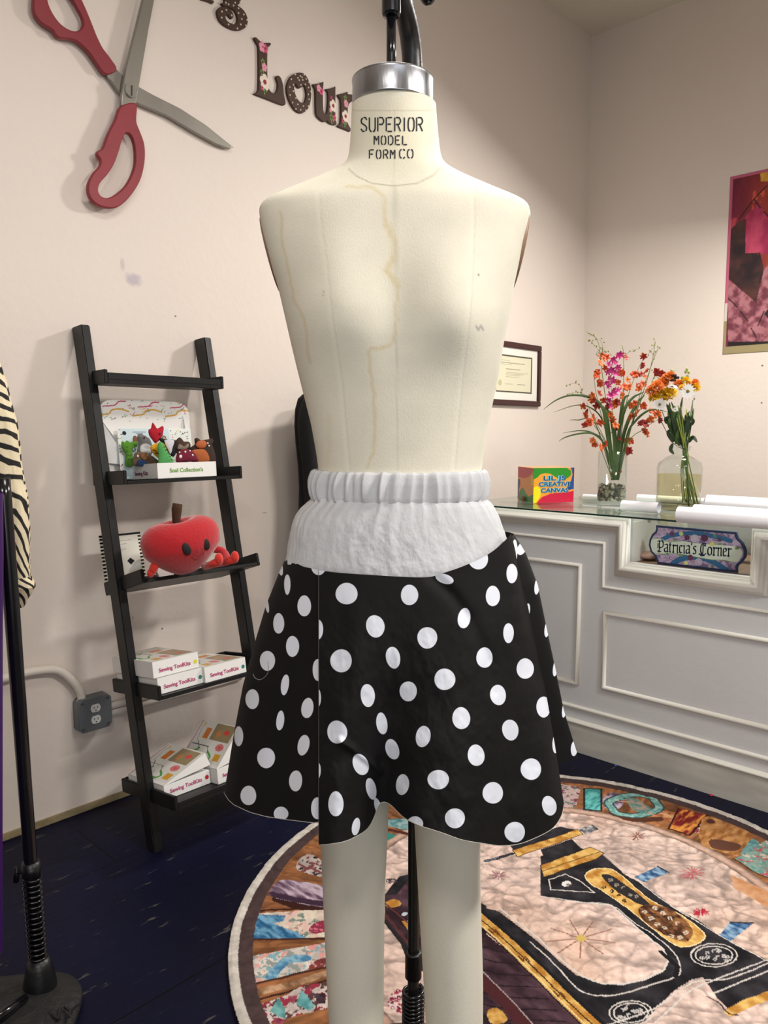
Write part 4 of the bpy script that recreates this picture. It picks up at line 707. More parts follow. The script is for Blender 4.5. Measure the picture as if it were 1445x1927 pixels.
# ================================================================ LADDER SHELF
wood = mat('black_painted_wood', (17, 17, 18), .42, spec=.4, bump=.06, bscale=30, var=.12, vscale=5, stretch=(4, 4, .7))
LX, RX = 1.152, 1.612; 
lad = thing('ladder_shelf', 'black wooden ladder shelf with five shelves leaning on the back wall', 'shelf', (1.385, 2.12, 0))
def legy(z): return 2.073 + .217 * z
for x0 in (LX, RX):
    me = MB(); w_ = .030; d_ = .050
    me.add([(x0, legy(0) , 0), (x0 + w_, legy(0), 0), (x0 + w_, legy(0) + d_, 0), (x0, legy(0) + d_, 0), (x0, legy(1.645), 1.645), (x0 + w_, legy(1.645), 1.645), (x0 + w_, YB - .002, 1.64), (x0, YB - .002, 1.64)], [(0, 3, 2, 1), (4, 5, 6, 7), (0, 1, 5, 4), (1, 2, 6, 5), (2, 3, 7, 6), (3, 0, 4, 7)])
    link('leg', me.mesh(.003), wood, lad)
SH = [(2.314, 1.498, 2.412, 1.495), (2.215, 1.184, 2.420, 1.170), (2.131, .886, 2.372, .811), (2.050, .536, 2.338, .496), (1.975, .212, 2.301, .166)]
BH = .044; XI0, XI1 = 1.166, RX
def shp(i, fx, t, up):   # point on shelf i: world x, t 0 front .. 1 back, up from the shelf's underside
    yf, zf, yb, zb = SH[i]; d = np.array([0, yb - yf, zb - zf]); d_ = d / np.linalg.norm(d); n_ = np.array([0, -d_[2], d_[1]]); return np.array([fx, yf, zf]) - n_ * BH + d * t + n_ * up
def shax(i): yf, zf, yb, zb = SH[i]; d = np.array([0, yb - yf, zb - zf]); d /= np.linalg.norm(d); return d, np.array([0, -d[2], d[1]]), math.hypot(yb - yf, zb - zf)
for i in range(5):
    d, n_, Ls = shax(i); me = MB().obox(shp(i, XI0 + .012, .0, 0), XA * (XI1 - XI0 - .024), d * Ls, n_ * .012)
    o = link('shelf', me.mesh(.0015), wood, lad)
    for x0 in (XI0, XI1 - .012): link('side_rail', MB().obox(shp(i, x0, 0, 0), XA * .012, d * Ls, n_ * BH).mesh(.002), wood, lad)
    link('back_rail', MB().obox(shp(i, XI0 + .012, 1, 0) - d * .012, XA * (XI1 - XI0 - .024), d * .012, n_ * BH).mesh(.0015), wood, lad)
    if i in (0, 4): link('front_lip', MB().obox(shp(i, XI0 + .012, 0, 0.012), XA * (XI1 - XI0 - .024), d * .010, n_ * ((.010 if i == 4 else .02))).mesh(.0015), wood, lad)
# screws and bolts joining rails to legs
# ---- display tray on the second shelf
def onshelf(i, px, py):   # where a pixel's ray meets the shelf's top surface
    d, n_, Ls = shax(i); p0 = shp(i, LX, 0, .0125); r = ray(px, py); t = ((p0 - CAM) @ n_) / (r @ n_); return CAM + r * t
def onrow(i, px, py, t):  # same, for shelves seen edge-on: at depth fraction t
    q = shp(i, LX, t, .0125); return shp(i, ony(px, py, q[1])[0], t, .0125)
WHC = mat('white_card', (228, 228, 226), .55); MAG = (176, 50, 110); GRN = (110, 160, 62)
d2_, n2_, _ = shax(1); A = onrow(1, 297, 907, .02); wfront = ony(408, 900, A[1])[0] - A[0]; 
dep_ = .185; hh = .050
dt = thing('display_tray', 'white cardboard display tray of felt toys on the second shelf', 'display box', A)
A = A + n2_ * .0005
me = MB().obox(A, XA * wfront, d2_ * .0015, n2_ * hh).obox(A, XA * .0015, d2_ * dep_, n2_ * hh).obox(A + XA * (wfront - .0015), XA * .0015, d2_ * dep_, n2_ * hh).obox(A, XA * wfront, d2_ * dep_, n2_ * .0015)
link('tray', me.mesh(), WHC, dt)
# tall back card with confetti print and rounded top corners
BKy = A[1] + dep_ + .012; XA0 = ony(184, 800, BKy)[0]; XA1 = ony(357, 800, BKy)[0]; cw, ch = XA1 - XA0, ony(270, 754, BKy)[2] - A[2] + .0; cvs = Canvas(0, 0, cw, ch, .0014, (232, 230, 226))
def confetti(cv, x0, y0, x1, y1, n, s=.012):
    cols = [(190, 60, 110), (214, 166, 50), (40, 42, 80), (96, 160, 80), (90, 160, 180)]
    for k_ in range(n):
        x_, y_ = rng.uniform(x0, x1), rng.uniform(y0, y1); a_ = rng.uniform(-.5, .8); c_ = cols[k_ % 5]; l_ = s * rng.uniform(.25, .6)
        if k_ % 3 == 0: cv.stroke([(x_, y_), (x_ + l_ * math.cos(a_), y_ + l_ * math.sin(a_)), (x_ + l_ * 1.6 * math.cos(a_), y_ + l_ * .6 * math.sin(a_)), (x_ + 2.3 * l_, y_ + l_)], .0022, c_, sm=3)
        elif k_ % 3 == 1: cv.stroke([(x_, y_), (x_ + l_ * .7 * math.cos(a_), y_ + l_ * .7 * math.sin(a_))], .0025, c_)
        else: cv.ell((x_, y_), .002, .002, c_)
confetti(cvs, 0, ch - .07, cw, ch, 60, .014)
for x_ in (0.0, cw * .36, cw * .72): cvs.stroke([(x_, ch - .052), (x_ + .04, ch - .046), (x_ + .05, ch - .034), (x_ + .08, ch - .030), (x_ + .11, ch - .038)], .005, (206, 160, 60), sm=4); cvs.stroke([(x_ + .02, ch - .022), (x_ + .06, ch - .018), (x_ + .075, ch - .006), (x_ + .1, ch - .004)], .004, (186, 60, 104), sm=4)
r_ = .05; keep = ~((cvs.Y > ch - r_) & (((cvs.X < r_) & (np.hypot(cvs.X - r_, cvs.Y - ch + r_) > r_)) | ((cvs.X > cw - r_) & (np.hypot(cvs.X - cw + r_, cvs.Y - ch + r_) > r_))))
bo = np.array([XA0, BKy, A[2]]); oc = link('back_card', gridmesh(plane_fn(bo, XA, ZA)(cvs.X, cvs.Y), keep=keep, col=cvs.C), printed(), dt); md = oc.modifiers.new('thick', 'SOLIDIFY'); md.thickness = .002
for x_, xb_ in ((0, XA0), (wfront - .0015, A[0] + wfront)):
    me = MB(); me.add([A + XA * x_ + n2_ * hh + d2_ * dep_ * .9, np.array([xb_, BKy - .001, A[2] + hh]), np.array([xb_, BKy - .001, A[2] + ch - .05]), A + XA * (x_ * .4 + (xb_ - A[0]) * .6) + d2_ * dep_ * .92 + n2_ * (ch - .10)], [(0, 1, 2, 3)])
    o = link('side_wing', me.mesh(), WHC, dt); md = o.modifiers.new('thick', 'SOLIDIFY'); md.thickness = .0015
link('lettering', text_mesh("Soul Collection's", A + XA * wfront * .20 + n2_ * .019 - d2_ * .0006, XA, n2_, .0185, .0003, bold=.0003), flat(GRN), dt, label='green lettering')
link('lettering', text_mesh('Sewing Kits', A + d2_ * (dep_ * .78) + n2_ * .014 - XA * .0006, -d2_, n2_, .0185, .0003, bold=.0003), flat((120, 40, 90)), dt, label='dark magenta lettering')
# printed clear bags standing in the tray
def bag(px0, dpth, w_, h_, kind, label, tilt=0.12):
    o0 = A + XA * px0 + d2_ * dpth + n2_ * .003; up = n2_ * math.cos(tilt) + d2_ * math.sin(tilt); c = Canvas(0, 0, w_, h_, .0011, (222, 226, 222))
    if kind == 0:
        c.poly([(.012, 0), (w_ - .09, 0), (w_ - .09, h_), (.012, h_)], (196, 214, 220)); confetti(c, 0, 0, .012, h_, 18, .008); confetti(c, w_ - .088, .01, w_ - .012, h_ - .004, 50, .014)
        c.ell((.024, h_ - .016), .007, .007, (30, 34, 40)); c.stroke([(.055, h_ - .013), (.10, h_ - .013)], .0025, (70, 80, 96)); c.stroke([(.065, h_ - .018), (.09, h_ - .018)], .002, (70, 80, 96))
        for j, cc_ in enumerate(((130, 88, 62), (190, 160, 130), (150, 110, 80), (170, 150, 130))): x_ = .06 + j * .036; c.ell((x_, h_ - .038), .009, .013, (96, 66, 48)); c.ell((x_, h_ - .038), .0065, .010, cc_); c.ell((x_ - .003, h_ - .035), .001, .001, (20, 20, 20)); c.ell((x_ + .003, h_ - .035), .001, .001, (20, 20, 20))
        c.stroke([(.047, h_ - .062), (.045, h_ - .072), (.05, h_ - .078), (.056, h_ - .072), (.053, h_ - .062)], .003, (30, 30, 34), sm=3)
    P_ = plane_fn(o0, XA, up)(c.X, c.Y); bulge = .009 * np.sin(np.clip(c.X / w_, 0, 1) * math.pi) ** .6 * np.sin(np.clip(c.Y / h_, 0, 1) * math.pi) ** .6; P_ = P_ - d2_ * bulge[..., None]
    pb_ = plane_fn(o0, XA, up)(c.X, c.Y) + d2_ * .001; pk = thing('kit_bag', label, 'toy kit', o0); link('printed_front', gridmesh(P_, col=c.C), mm('glossy_bag_print', rough=.2, attr='Col'), pk, smooth=True); link('back_sheet', gridmesh(pb_[::10, ::10]), WHC, pk)
bw0 = ony(224, 880, A[1] + .172)[0]; bag(bw0 - A[0], .160, ony(362, 880, A[1] + .172)[0] - bw0, .170, 0, 'clear bag with pale blue animal craft card standing in the white display tray', .04)
# felt toys: stuffed flat shapes
def pillow(name, pts, yoff, col, t=.012, parent=None, sm=4, m=None):
    """photo outline carried to an upright sheet at its own distance and stuffed to a thickness"""
    Yp = A[1] + yoff + .010; P_ = np.array([ony(x, y, Yp)[[0, 2]] for x, y in pts]); P_ = smooth_poly(P_, sm); c = P_.mean(0); R_ = 7; rows = []
    for k_ in range(R_ + 1): s_ = 1 - k_ / R_; q = c + (P_ - c) * (math.sin(s_ * math.pi / 2)); rows.append(np.stack([q[:, 0], np.full(len(q), Yp - t * math.cos(s_ * math.pi / 2)), q[:, 1]], 1))
    back = []
    for k_ in range(R_ + 1): s_ = k_ / R_; q = c + (P_ - c) * (math.sin(s_ * math.pi / 2)); back.append(np.stack([q[:, 0], np.full(len(q), Yp + t * math.cos(s_ * math.pi / 2)), q[:, 1]], 1))
    return link(name, gridmesh(np.array(back + rows[1:]), wrap=True), m or felt(col), parent, smooth=True)
def felt(c): return flat(c, .95, bump=.3, bscale=300)
z3 = zm(180, 730, 5.071)
def dots_on(parent, pts, yoff, r, col, name='eye'):
    for x, y in pts:
        p_ = ony(*z3([(x, y)])[0], A[1] + yoff + .010); link(name, MB().ball(p_, (r, .0015, r * 1.1), 6).mesh(), flat(col, .4), parent, smooth=True)
def toy(label, cat, at_, name): 
    p_ = ony(*z3([at_])[0], A[1] + .03); return thing(name, label, cat, p_, 'felt toys in the white tray')
t1 = toy('green felt cactus with black stitches, leftmost toy in the white tray', 'felt toy', (320, 720), 'felt_cactus')
pillow('body', z3([(285, 740), (290, 640), (262, 590), (245, 545), (252, 508), (275, 520), (300, 500), (330, 520), (365, 508), (398, 520), (395, 560), (360, 565), (345, 610), (355, 740)]), .142, (96, 150, 52), .010, t1); link('stitches', merge_mesh([MB().tube([ony(*z3([(a, b)])[0], A[1] + .1405), ony(*z3([(a + 12, b + 4)])[0], A[1] + .1405)], .0008, 5).mesh() for a, b in ((295, 560), (300, 600), (305, 640), (308, 680), (300, 715), (335, 640), (340, 690))]), flat((24, 30, 20)), t1)
t2 = toy('grey felt wolf with white muzzle behind the brown sloth', 'felt toy', (470, 620), 'felt_wolf')
pillow('body', z3([(400, 620), (405, 540), (400, 450), (440, 440), (480, 470), (510, 480), (540, 560), (530, 640), (460, 680)]), .112, (120, 120, 118), .011, t2); pillow('muzzle', z3([(425, 610), (430, 550), (480, 530), (530, 560), (520, 620), (470, 630)]), .101, (206, 208, 208), .008, t2); dots_on(t2, [(465, 475)], .101, .003, (20, 20, 20))
t3 = toy('red felt fox head with pointed ears, topmost toy in the tray', 'felt toy', (570, 500), 'felt_fox')
pillow('body', z3([(510, 450), (505, 400), (530, 385), (543, 330), (575, 385), (610, 380), (640, 362), (648, 385), (640, 440), (630, 470), (580, 525), (540, 495)]), .050, (176, 28, 46), .011, t3, sm=2); dots_on(t3, [(615, 435)], .037, .0035, (60, 20, 24))
t4 = toy('brown felt sloth lying at the front left of the tray', 'felt toy', (480, 700), 'felt_sloth')
pillow('body', z3([(360, 740), (365, 640), (400, 610), (470, 620), (540, 650), (600, 700), (605, 745), (480, 745)]), .090, (104, 84, 66), .011, t4); pillow('face', z3([(425, 655), (460, 615), (500, 640), (505, 680), (460, 690)]), .078, (134, 92, 60), .006, t4); dots_on(t4, [(403, 650), (492, 645)], .075, .0035, (232, 232, 232)); pillow('blue_patch', z3([(400, 740), (405, 690), (470, 690), (490, 740)]), .079, (30, 56, 96), .004, t4)
t5 = toy('yellow felt tiger with black stripes, half hidden by the green crocodile', 'felt toy', (570, 650), 'felt_tiger')
pillow('body', z3([(525, 560), (560, 535), (620, 520), (660, 540), (690, 640), (620, 680), (560, 640), (530, 600)]), .040, (206, 152, 30), .010, t5)
for q in ([(545, 590), (575, 600)], [(565, 620), (600, 625)], [(640, 545), (660, 580)]): link('stripe', MB().tube([ony(*z3([p])[0], A[1] + .0395) for p in q], .0016, 6).mesh(), flat((24, 20, 16)), t5)
t6 = toy('green felt crocodile pointing upwards with black edge stitches', 'felt toy', (660, 700), 'felt_crocodile')
pillow('body', z3([(605, 740), (600, 640), (592, 560), (610, 512), (640, 530), (680, 600), (740, 700), (745, 745), (670, 745)]), .016, (84, 160, 90), .010, t6, sm=3)
for x_, y_ in ((650, 560), (668, 590), (688, 620), (706, 650), (722, 680)): link('stitch', MB().tube([ony(*z3([(x_, y_)])[0], A[1] + .0155), ony(*z3([(x_ + 14, y_ + 4)])[0], A[1] + .0175)], .0009, 5).mesh(), flat((20, 26, 20)), t6)
t7 = toy('black and white felt penguin between the crocodile and the brown deer', 'felt toy', (710, 600), 'felt_penguin')
pillow('body', z3([(605, 490), (620, 475), (660, 490), (765, 500), (770, 560), (760, 640), (720, 650), (660, 560), (620, 510)]), .042, (26, 26, 28), .010, t7); pillow('belly', z3([(655, 500), (750, 500), (735, 560), (715, 635), (690, 590)]), .032, (206, 202, 210), .004, t7, sm=2)
t8 = toy('brown felt deer head with grey brown face, left of the bear', 'felt toy', (830, 560), 'felt_deer')
pillow('body', z3([(755, 600), (760, 520), (785, 480), (810, 475), (840, 510), (890, 515), (905, 560), (880, 610), (800, 640)]), .044, (70, 50, 42), .010, t8); pillow('face', z3([(780, 580), (800, 535), (840, 560), (880, 530), (890, 560), (850, 590), (810, 590)]), .032, (134, 118, 104), .005, t8)
t9 = toy('dark red felt mushroom cap with white spots at the front of the tray', 'felt toy', (870, 700), 'felt_mushroom')
pillow('cap', z3([(765, 690), (780, 620), (830, 585), (890, 588), (940, 620), (975, 680), (960, 700), (860, 712), (780, 712)]), .012, (110, 24, 50), .012, t9); 
for x_, y_, r_ in ((812, 655, .006), (920, 645, .006), (800, 615, .003), (855, 610, .0038), (900, 600, .003)): p_ = ony(*z3([(x_, y_)])[0], A[1] + .0115 + (.002 if abs(x_ - 860) > 40 else 0)); link('white_spot', MB().ball(p_, (r_, .002, r_), 6).mesh(), felt((226, 224, 222)), t9, smooth=True)
link('stem', MB().tube([ony(*z3([(890, 740)])[0], A[1] + .022), ony(*z3([(890, 705)])[0], A[1] + .022)], .009, 12).mesh(), felt((214, 220, 206)), t9, smooth=True)
t10 = toy('dark brown felt bear with orange muzzle and belly, rightmost toy in the tray', 'felt toy', (1030, 690), 'felt_bear')
pillow('body', z3([(880, 720), (900, 580), (945, 540), (945, 485), (975, 480), (1000, 500), (1070, 490), (1110, 482), (1122, 510), (1110, 540), (1140, 640), (1130, 740), (960, 745)]), .034, (58, 42, 36), .012, t10); pillow('muzzle', z3([(955, 540), (985, 505), (1040, 505), (1058, 540), (1030, 575), (975, 572)]), .020, (176, 96, 56), .007, t10); pillow('belly', z3([(915, 610), (970, 585), (1040, 590), (1080, 650), (1075, 705), (980, 715)]), .020, (168, 92, 48), .007, t10); dots_on(t10, [(1070, 528), (1082, 552)], .020, .003, (232, 230, 230))

# ---- plush apple on the third shelf
ap = thing('plush_apple', 'smiling red plush apple with brown stem, arms and orange feet on the third shelf', 'plush toy', onrow(2, 345, 1083, .4))
plush = mat('red_plush', (176, 10, 26), .85, sheen=.5, bump=.25, bscale=120); plo = mat('orange_red_plush', (206, 44, 30), .85, sheen=.4, bump=.2, bscale=120)
ac = dep(343, 1028, 2.36); fx_ = Rv * .86 - Fv * 0.5; fx_ /= np.linalg.norm(fx_); ax_ = np.array([XA[0], XA[1] - .25, 0]); ax_ /= np.linalg.norm(ax_); ay_ = np.array([-ax_[1], ax_[0], 0]); tl_ = .16; az_ = Zv * math.cos(tl_) + ax_ * math.sin(-tl_) * -1
ax2 = ax_ * math.cos(tl_) - Zv * math.sin(tl_) * 1; ax2 = ax_ * math.cos(tl_) + Zv * 0.17; ax2 /= np.linalg.norm(ax2); az2 = np.cross(ax2, ay_)
n_u, n_v = 96, 64; U, Vv = np.meshgrid(np.linspace(0, 2 * math.pi, n_u + 1)[:-1], np.linspace(0, math.pi, n_v)); cs = np.cos(Vv); sn = np.sin(Vv)
rx_ = sn * (1 + .13 * cs) ; xx = rx_ * np.cos(U); yyy = rx_ * np.sin(U); zz3 = cs * .86 - .30 * np.exp(-(np.hypot(xx, yyy) / .30) ** 2) * (cs > 0) + .14 * np.abs(xx) ** 1.5 * (cs > 0) + .10 * np.exp(-(np.hypot(xx, yyy) / .2) ** 2) * (cs < 0)
taper = 1 - .38 * np.clip(-zz3, 0, 1) ** 1.2
Pq = ac + (xx * taper * .122)[..., None] * ax2 + (yyy * taper * .082)[..., None] * ay_ + (zz3 * .106)[..., None] * az2
link('body', gridmesh(Pq, wrap=True), plush, ap, smooth=True)
def apt(u, v, o_=0): # point on the front: u right, v up (unit), pushed out o_
    k_ = math.sqrt(max(0.02, 1 - u * u - v * v * 1.1)); return ac + u * .122 * ax2 - (k_ * .082 + o_) * ay_ + v * .106 * az2
def disc(c, r1, r2, m, name, rot=0):
    ra = ax2 * math.cos(rot) + az2 * math.sin(rot); rb = -ax2 * math.sin(rot) + az2 * math.cos(rot); me = MB(); me.ball((0, 0, 0), 1, 8); V_ = np.array(me.v); V_ = c + V_[:, :1] * ra * r1 + V_[:, 1:2] * ay_ * .005 + V_[:, 2:] * rb * r2; me.v = [tuple(q) for q in V_]; return link(name, me.mesh(), m, ap, smooth=True)
E1, E2 = apt(-.10, .05, -.001), apt(.42, .03, -.002)
ebl = flat((28, 22, 24), .7); disc(E1, .0135, .0205, ebl, 'eye', .15); disc(E2, .0125, .0195, ebl, 'eye', .15)
link('smile', MB().tube(smooth_poly([apt(.05, -.16, .0015), apt(.14, -.24, .002), apt(.24, -.25, .002), apt(.33, -.17, .0015)], 5, False), .0009, 6).mesh(), flat((110, 8, 18)), ap, smooth=True)
stp = [ac + az2 * .050, ac + az2 * .085 - ax2 * .002, ac + az2 * .118 + ax2 * .006, ac + az2 * .133 + ax2 * .012]
link('stem', MB().tube(stp, [.013, .013, .016, .015], 8).mesh(), felt((66, 42, 26)), ap, smooth=True)
q = lambda px, py, d_=2.30: dep(px, py, d_)
link('arm', MB().tube(smooth_poly([q(300, 1050, 2.32), q(292, 1063), q(286, 1076), q(280, 1084, 2.30)], 4, False), [.014] * 4 + [.013] * 4 + [.010] * 4 + [.007], 12).ball(q(285, 1077), (.014, .011, .012), 8).mesh(), plo, ap, smooth=True)
link('arm', MB().tube(smooth_poly([q(402, 1033, 2.4), q(418, 1037, 2.4), q(426, 1048, 2.38), q(428, 1058, 2.36)], 4, False), [.012] * 12 + [.010], 12).mesh(), plush, ap, smooth=True)
for p_, e_ in (((385, 1066, 2.33), (412, 1056, 2.28)), ((402, 1062, 2.42), (442, 1052, 2.35))):
    a_, c_ = q(*p_), q(*e_); link('leg', MB().tube([a_, (a_ + c_) / 2 - Zv * .002, c_], [.012, .012, .013], 12).ball(c_ + Zv * .006, (.013, .013, .019), 8).mesh(), plo, ap, smooth=True)
# striped card and clear sleeve beside it
pc0 = onrow(2, 225, 1072, .5)
scd = thing('striped_card', 'white hand lettered card with black and white striped edges on the third shelf', 'card', pc0)
cc = Canvas(0, 0, .145, .15, .001, (222, 218, 206)); 
for k_ in range(12):
    y_ = k_ * .012; cc.poly([(0, y_), (.011, y_ + .001), (.011, y_ + .007), (0, y_ + .006)], (18, 18, 20)); cc.poly([(.134, y_), (.145, y_ + .001), (.145, y_ + .007), (.134, y_ + .006)], (18, 18, 20))
cc.poly([(0, .143), (.145, .143), (.145, .15), (0, .15)], (18, 18, 20)); 
for y_, x0, x1 in ((.125, .06, .11), (.113, .06, .09), (.095, .06, .085)): cc.stroke([(x0, y_), (x1, y_ + .001)], .0025, (176, 172, 164))
cc.poly([(.085, .055), (.097, .065), (.112, .053), (.097, .041)], (30, 30, 34)); cc.poly([(.09, .035), (.125, .05), (.13, .035), (.095, .02)], (236, 236, 236))
d3, n3, _ = shax(2); o0 = shp(2, 1.150, .82, .0455); up = n3 * .97 - d3 * .1
o = link('card', cc.mesh(plane_fn(o0, XA, up)), printed('gloss', .25), scd); o.modifiers.new('thick', 'SOLIDIFY').thickness = .002
o1 = shp(2, 1.30, .55, .0135); o = link('paper_bag', fill_prism([smooth_poly([(0, 0), (.05, 0), (.052, .06), (.04, .11), (.02, .118), (.004, .10), (-.004, .05)], 4)], o1, XA, n3 * .97 + d3 * .24, .012, .003), mat('pale_translucent_bag', (214, 198, 196), .3)); tag(o, 'pale crinkled gift bag with rounded top between the striped card and plush apple', 'bag')

# ---- sewing kit boxes
def toolkit(i, org, w_, d_, h_, label, dotc, yaw=0.0, lid=0.0, group='white sewing kit boxes'):
    d, n_, _ = shax(i); c_, s_ = math.cos(yaw), math.sin(yaw); a = XA * c_ + d * s_; bdir = -XA * s_ + d * c_; org = org + n_ * .0006
    t = thing('sewing_kit_box', label, 'box', org, group); hb = h_ if lid == 0 else h_ * .8
    link('box_body', MB().obox(org, a * w_, bdir * d_, n_ * hb).mesh(.0008), WHC, t)
    la = a * math.cos(lid) + n_ * math.sin(lid); ln = n_ * math.cos(lid) - a * math.sin(lid); lo = org + n_ * hb
    if lid > 0:
        me = MB().obox(lo, la * w_, bdir * d_, ln * .0015)
        for off in (0, d_ - .001): o_ = lo + bdir * off; me.add([o_, o_ + la * w_, o_ + la * w_ - ln * w_ * math.tan(lid) * .75, o_ + bdir * .001, o_ + la * w_ + bdir * .001, o_ + la * w_ - ln * w_ * math.tan(lid) * .75 + bdir * .001], [(0, 1, 2), (3, 5, 4), (0, 3, 4, 1), (1, 4, 5, 2), (2, 5, 3, 0)])
        o_ = lo + la * w_; me.add([o_ + bdir * .002, o_ + bdir * (d_ * .45), o_ + bdir * (d_ * .35) - n_ * .03 + la * .022, o_ + bdir * .012 - n_ * .034 + la * .020], [(0, 1, 2, 3)])
        lidp = link('lid', me.mesh(), WHC, t)
    cvk = Canvas(0, 0, w_, d_, .0016, (212, 210, 204)); w0, d0 = w_, d_
    cvk.poly([(0, d0 * .0), (w0 * .06, 0), (w0 * .06, d0), (0, d0)], (220, 218, 214)); cvk.stroke([(.004, d0 * .96), (w0 * .96, d0 * .96)], .006, (190, 150, 160))
    cvk.stroke([(w0 * .08, d0 * .38), (w0 * .2, d0 * .30), (w0 * .30, d0 * .42)], .008, (76, 150, 60), sm=3); cvk.stroke([(w0 * .10, d0 * .70), (w0 * .22, d0 * .78), (w0 * .34, d0 * .68)], .009, (84, 160, 66), sm=3); cvk.stroke([(w0 * .30, d0 * .42), (w0 * .42, d0 * .50)], .003, (70, 76, 70)); cvk.stroke([(w0 * .34, d0 * .68), (w0 * .50, d0 * .80)], .003, (70, 76, 70)); cvk.ell((w0 * .18, d0 * .54), .016, .010, (200, 200, 198)); cvk.poly([(w0 * .08, d0 * .36), (w0 * .14, d0 * .36), (w0 * .14, d0 * .74), (w0 * .08, d0 * .74)], (84, 160, 66))
    cvk.stroke([(w0 * .42, d0 * .46), (w0 * .42, d0 * .92)], .002, (60, 64, 70)); cvk.poly([(w0 * .14, d0 * .07), (w0 * .30, d0 * .07), (w0 * .30, d0 * .22), (w0 * .14, d0 * .22)], (204, 150, 40)); cvk.ell((w0 * .45, d0 * .20), w0 * .085, d0 * .10, (206, 110, 112)); cvk.ell((w0 * .45, d0 * .20), w0 * .03, d0 * .04, (190, 84, 90))
    cvk.poly([(w0 * .58, d0 * .06), (w0 * .97, d0 * .06), (w0 * .97, d0 * .56), (w0 * .58, d0 * .56)], (140, 122, 86)); cvk.ell((w0 * .80, d0 * .22), w0 * .06, d0 * .07, (200, 60, 50)); cvk.ell((w0 * .74, d0 * .40), w0 * .08, d0 * .06, (186, 120, 60)); cvk.poly([(w0 * .58, d0 * .62), (w0 * .84, d0 * .62), (w0 * .84, d0 * .76), (w0 * .58, d0 * .76)], (204, 116, 40)); cvk.stroke([(w0 * .5, d0 * .84), (w0 * .85, d0 * .90)], .002, (90, 110, 80)); cvk.ell((w0 * .90, d0 * .86), .010, .007, (196, 186, 130))
    lo2 = (lo + ln * .0022) if lid > 0 else org + n_ * (h_ + .0005)
    link('printed_top', cvk.mesh(plane_fn(lo2, la if lid > 0 else a, bdir)), printed('gloss', .3), t)
    link('lettering', text_mesh('Sewing ToolKits', org + a * (w_ * .12) + n_ * (h_ * .30) - bdir * .0005, a, n_, w_ * .105, .0003, bold=.0003), flat(MAG), t, label='magenta lettering'); 
    dc = org + a * w_ * .925 + n_ * h_ * .42 - bdir * .0006; r_ = h_ * .13; link('colour_dot', MB().add([dc + a * r_ * math.cos(k) + n_ * r_ * math.sin(k) for k in np.linspace(0, 6.283, 21)[:-1]], [tuple(range(20))]).mesh(), flat(dotc), t, label='coloured dot')
    return t
def shx(i, px, py, Yc): return ony(px, py, Yc)[0]
d4, n4, _ = shax(3); P1 = onshelf(3, 296, 1309); P1 = P1 + XA * max(0, XI0 + .014 - P1[0]); w1 = ony(384, 1286, P1[1])[0] - P1[0]; h4 = .050
toolkit(3, P1, w1, .26, h4, 'white sewing kit box with teal dot, under another box on the fourth shelf', (40, 120, 116))
toolkit(3, P1 + n4 * (h4 + .0015) - XA * .008 + d4 * .006, w1, .26, h4, 'white sewing kit box with yellow dot, topmost of the stack on the fourth shelf', (220, 206, 50))
P2 = onshelf(3, 387, 1286); toolkit(3, P2, w1 * .99, .26, h4, 'white sewing kit box with teal dot, right of the stack on the fourth shelf', (40, 120, 116))
P3_ = shp(4, XI0 + .015, .25, .0125); w3 = ony(397, 1484, P3_[1])[0] - P3_[0]; toolkit(4, P3_, w3, .225, .055, 'white sewing kit box with red dot and half open lid on the bottom shelf', (190, 30, 40), lid=.34)
P4 = onshelf(4, 409, 1478); toolkit(4, P4 + XA * .004, .15, .22, .062, 'white sewing kit box with raised lid, behind the black skirt on the bottom shelf', (40, 120, 116), lid=.80)

# ================================================================ WALL THINGS
# outlet box and conduit
g0, g1 = .110, .062; ob = [(142, 1330), (148, 1322), (198, 1308), (207, 1316), (210, 1362), (203, 1372), (155, 1383), (144, 1376)]
bx0 = wp(145, 1350, 0)[0]; zc_ = wp(176, 1345, .0)[2]; jb = thing('outlet_box', 'grey metal electrical outlet box on the back wall left of the ladder shelf', 'outlet', (1.165, YB, zc_ - .06))
xc, zc0 = wp(180, 1343, .045)[0], wp(180, 1343, .045)[2]; hs = .058
gm = mat('grey_metal_box', (112, 118, 122), .5, .3, var=.1)
oc_ = [(-hs + .012, -hs), (hs - .012, -hs), (hs, -hs + .012), (hs, hs - .012), (hs - .012, hs), (-hs + .012, hs), (-hs, hs - .012), (-hs, -hs + .012)]
link('box_body', fill_prism([oc_], (xc, YB, zc0), XA, ZA, .038, .002), gm, jb); link('cover_plate', fill_prism([oc_], (xc, YB - .038, zc0), XA, ZA, .007, .002), mat('grey_cover_plate', (96, 101, 106), .5, .2), jb)
cfl = flat((206, 206, 204), .4)
for dz in (.020, -.020):
    o = link('socket', fill_prism([[(.017 * math.cos(a), max(-.0135, min(.0135, .017 * math.sin(a)))) for a in np.linspace(0, 6.283, 33)[:-1]]], (xc, YB - .045, zc0 + dz), XA, ZA, .003, .0004), cfl, jb)
    ho = MB()
    for x_ in (-.006, .006): ho.box((xc + x_ - .001, YB - .0485, zc0 + dz - .001), (xc + x_ + .001, YB - .0475, zc0 + dz + .007))
    ho.tube([(xc, YB - .0475, zc0 + dz - .007), (xc, YB - .0487, zc0 + dz - .007)], .0024, 10); h_o = link('slots', ho.mesh(), flat((24, 24, 24)), o)
for a, b in ((-1, 1), (1, 1), (-1, -1), (1, -1)): link('screw', MB().tube([(xc + a * .045, YB - .044, zc0 + b * .045), (xc + a * .045, YB - .0475, zc0 + b * .045)], .004, 12).mesh(), flat((60, 62, 64), .4), jb)
cdm = mat('painted_conduit', (220, 212, 202), .45); 
def wq(px, py, o_=.02): return wp(px, py, o_)
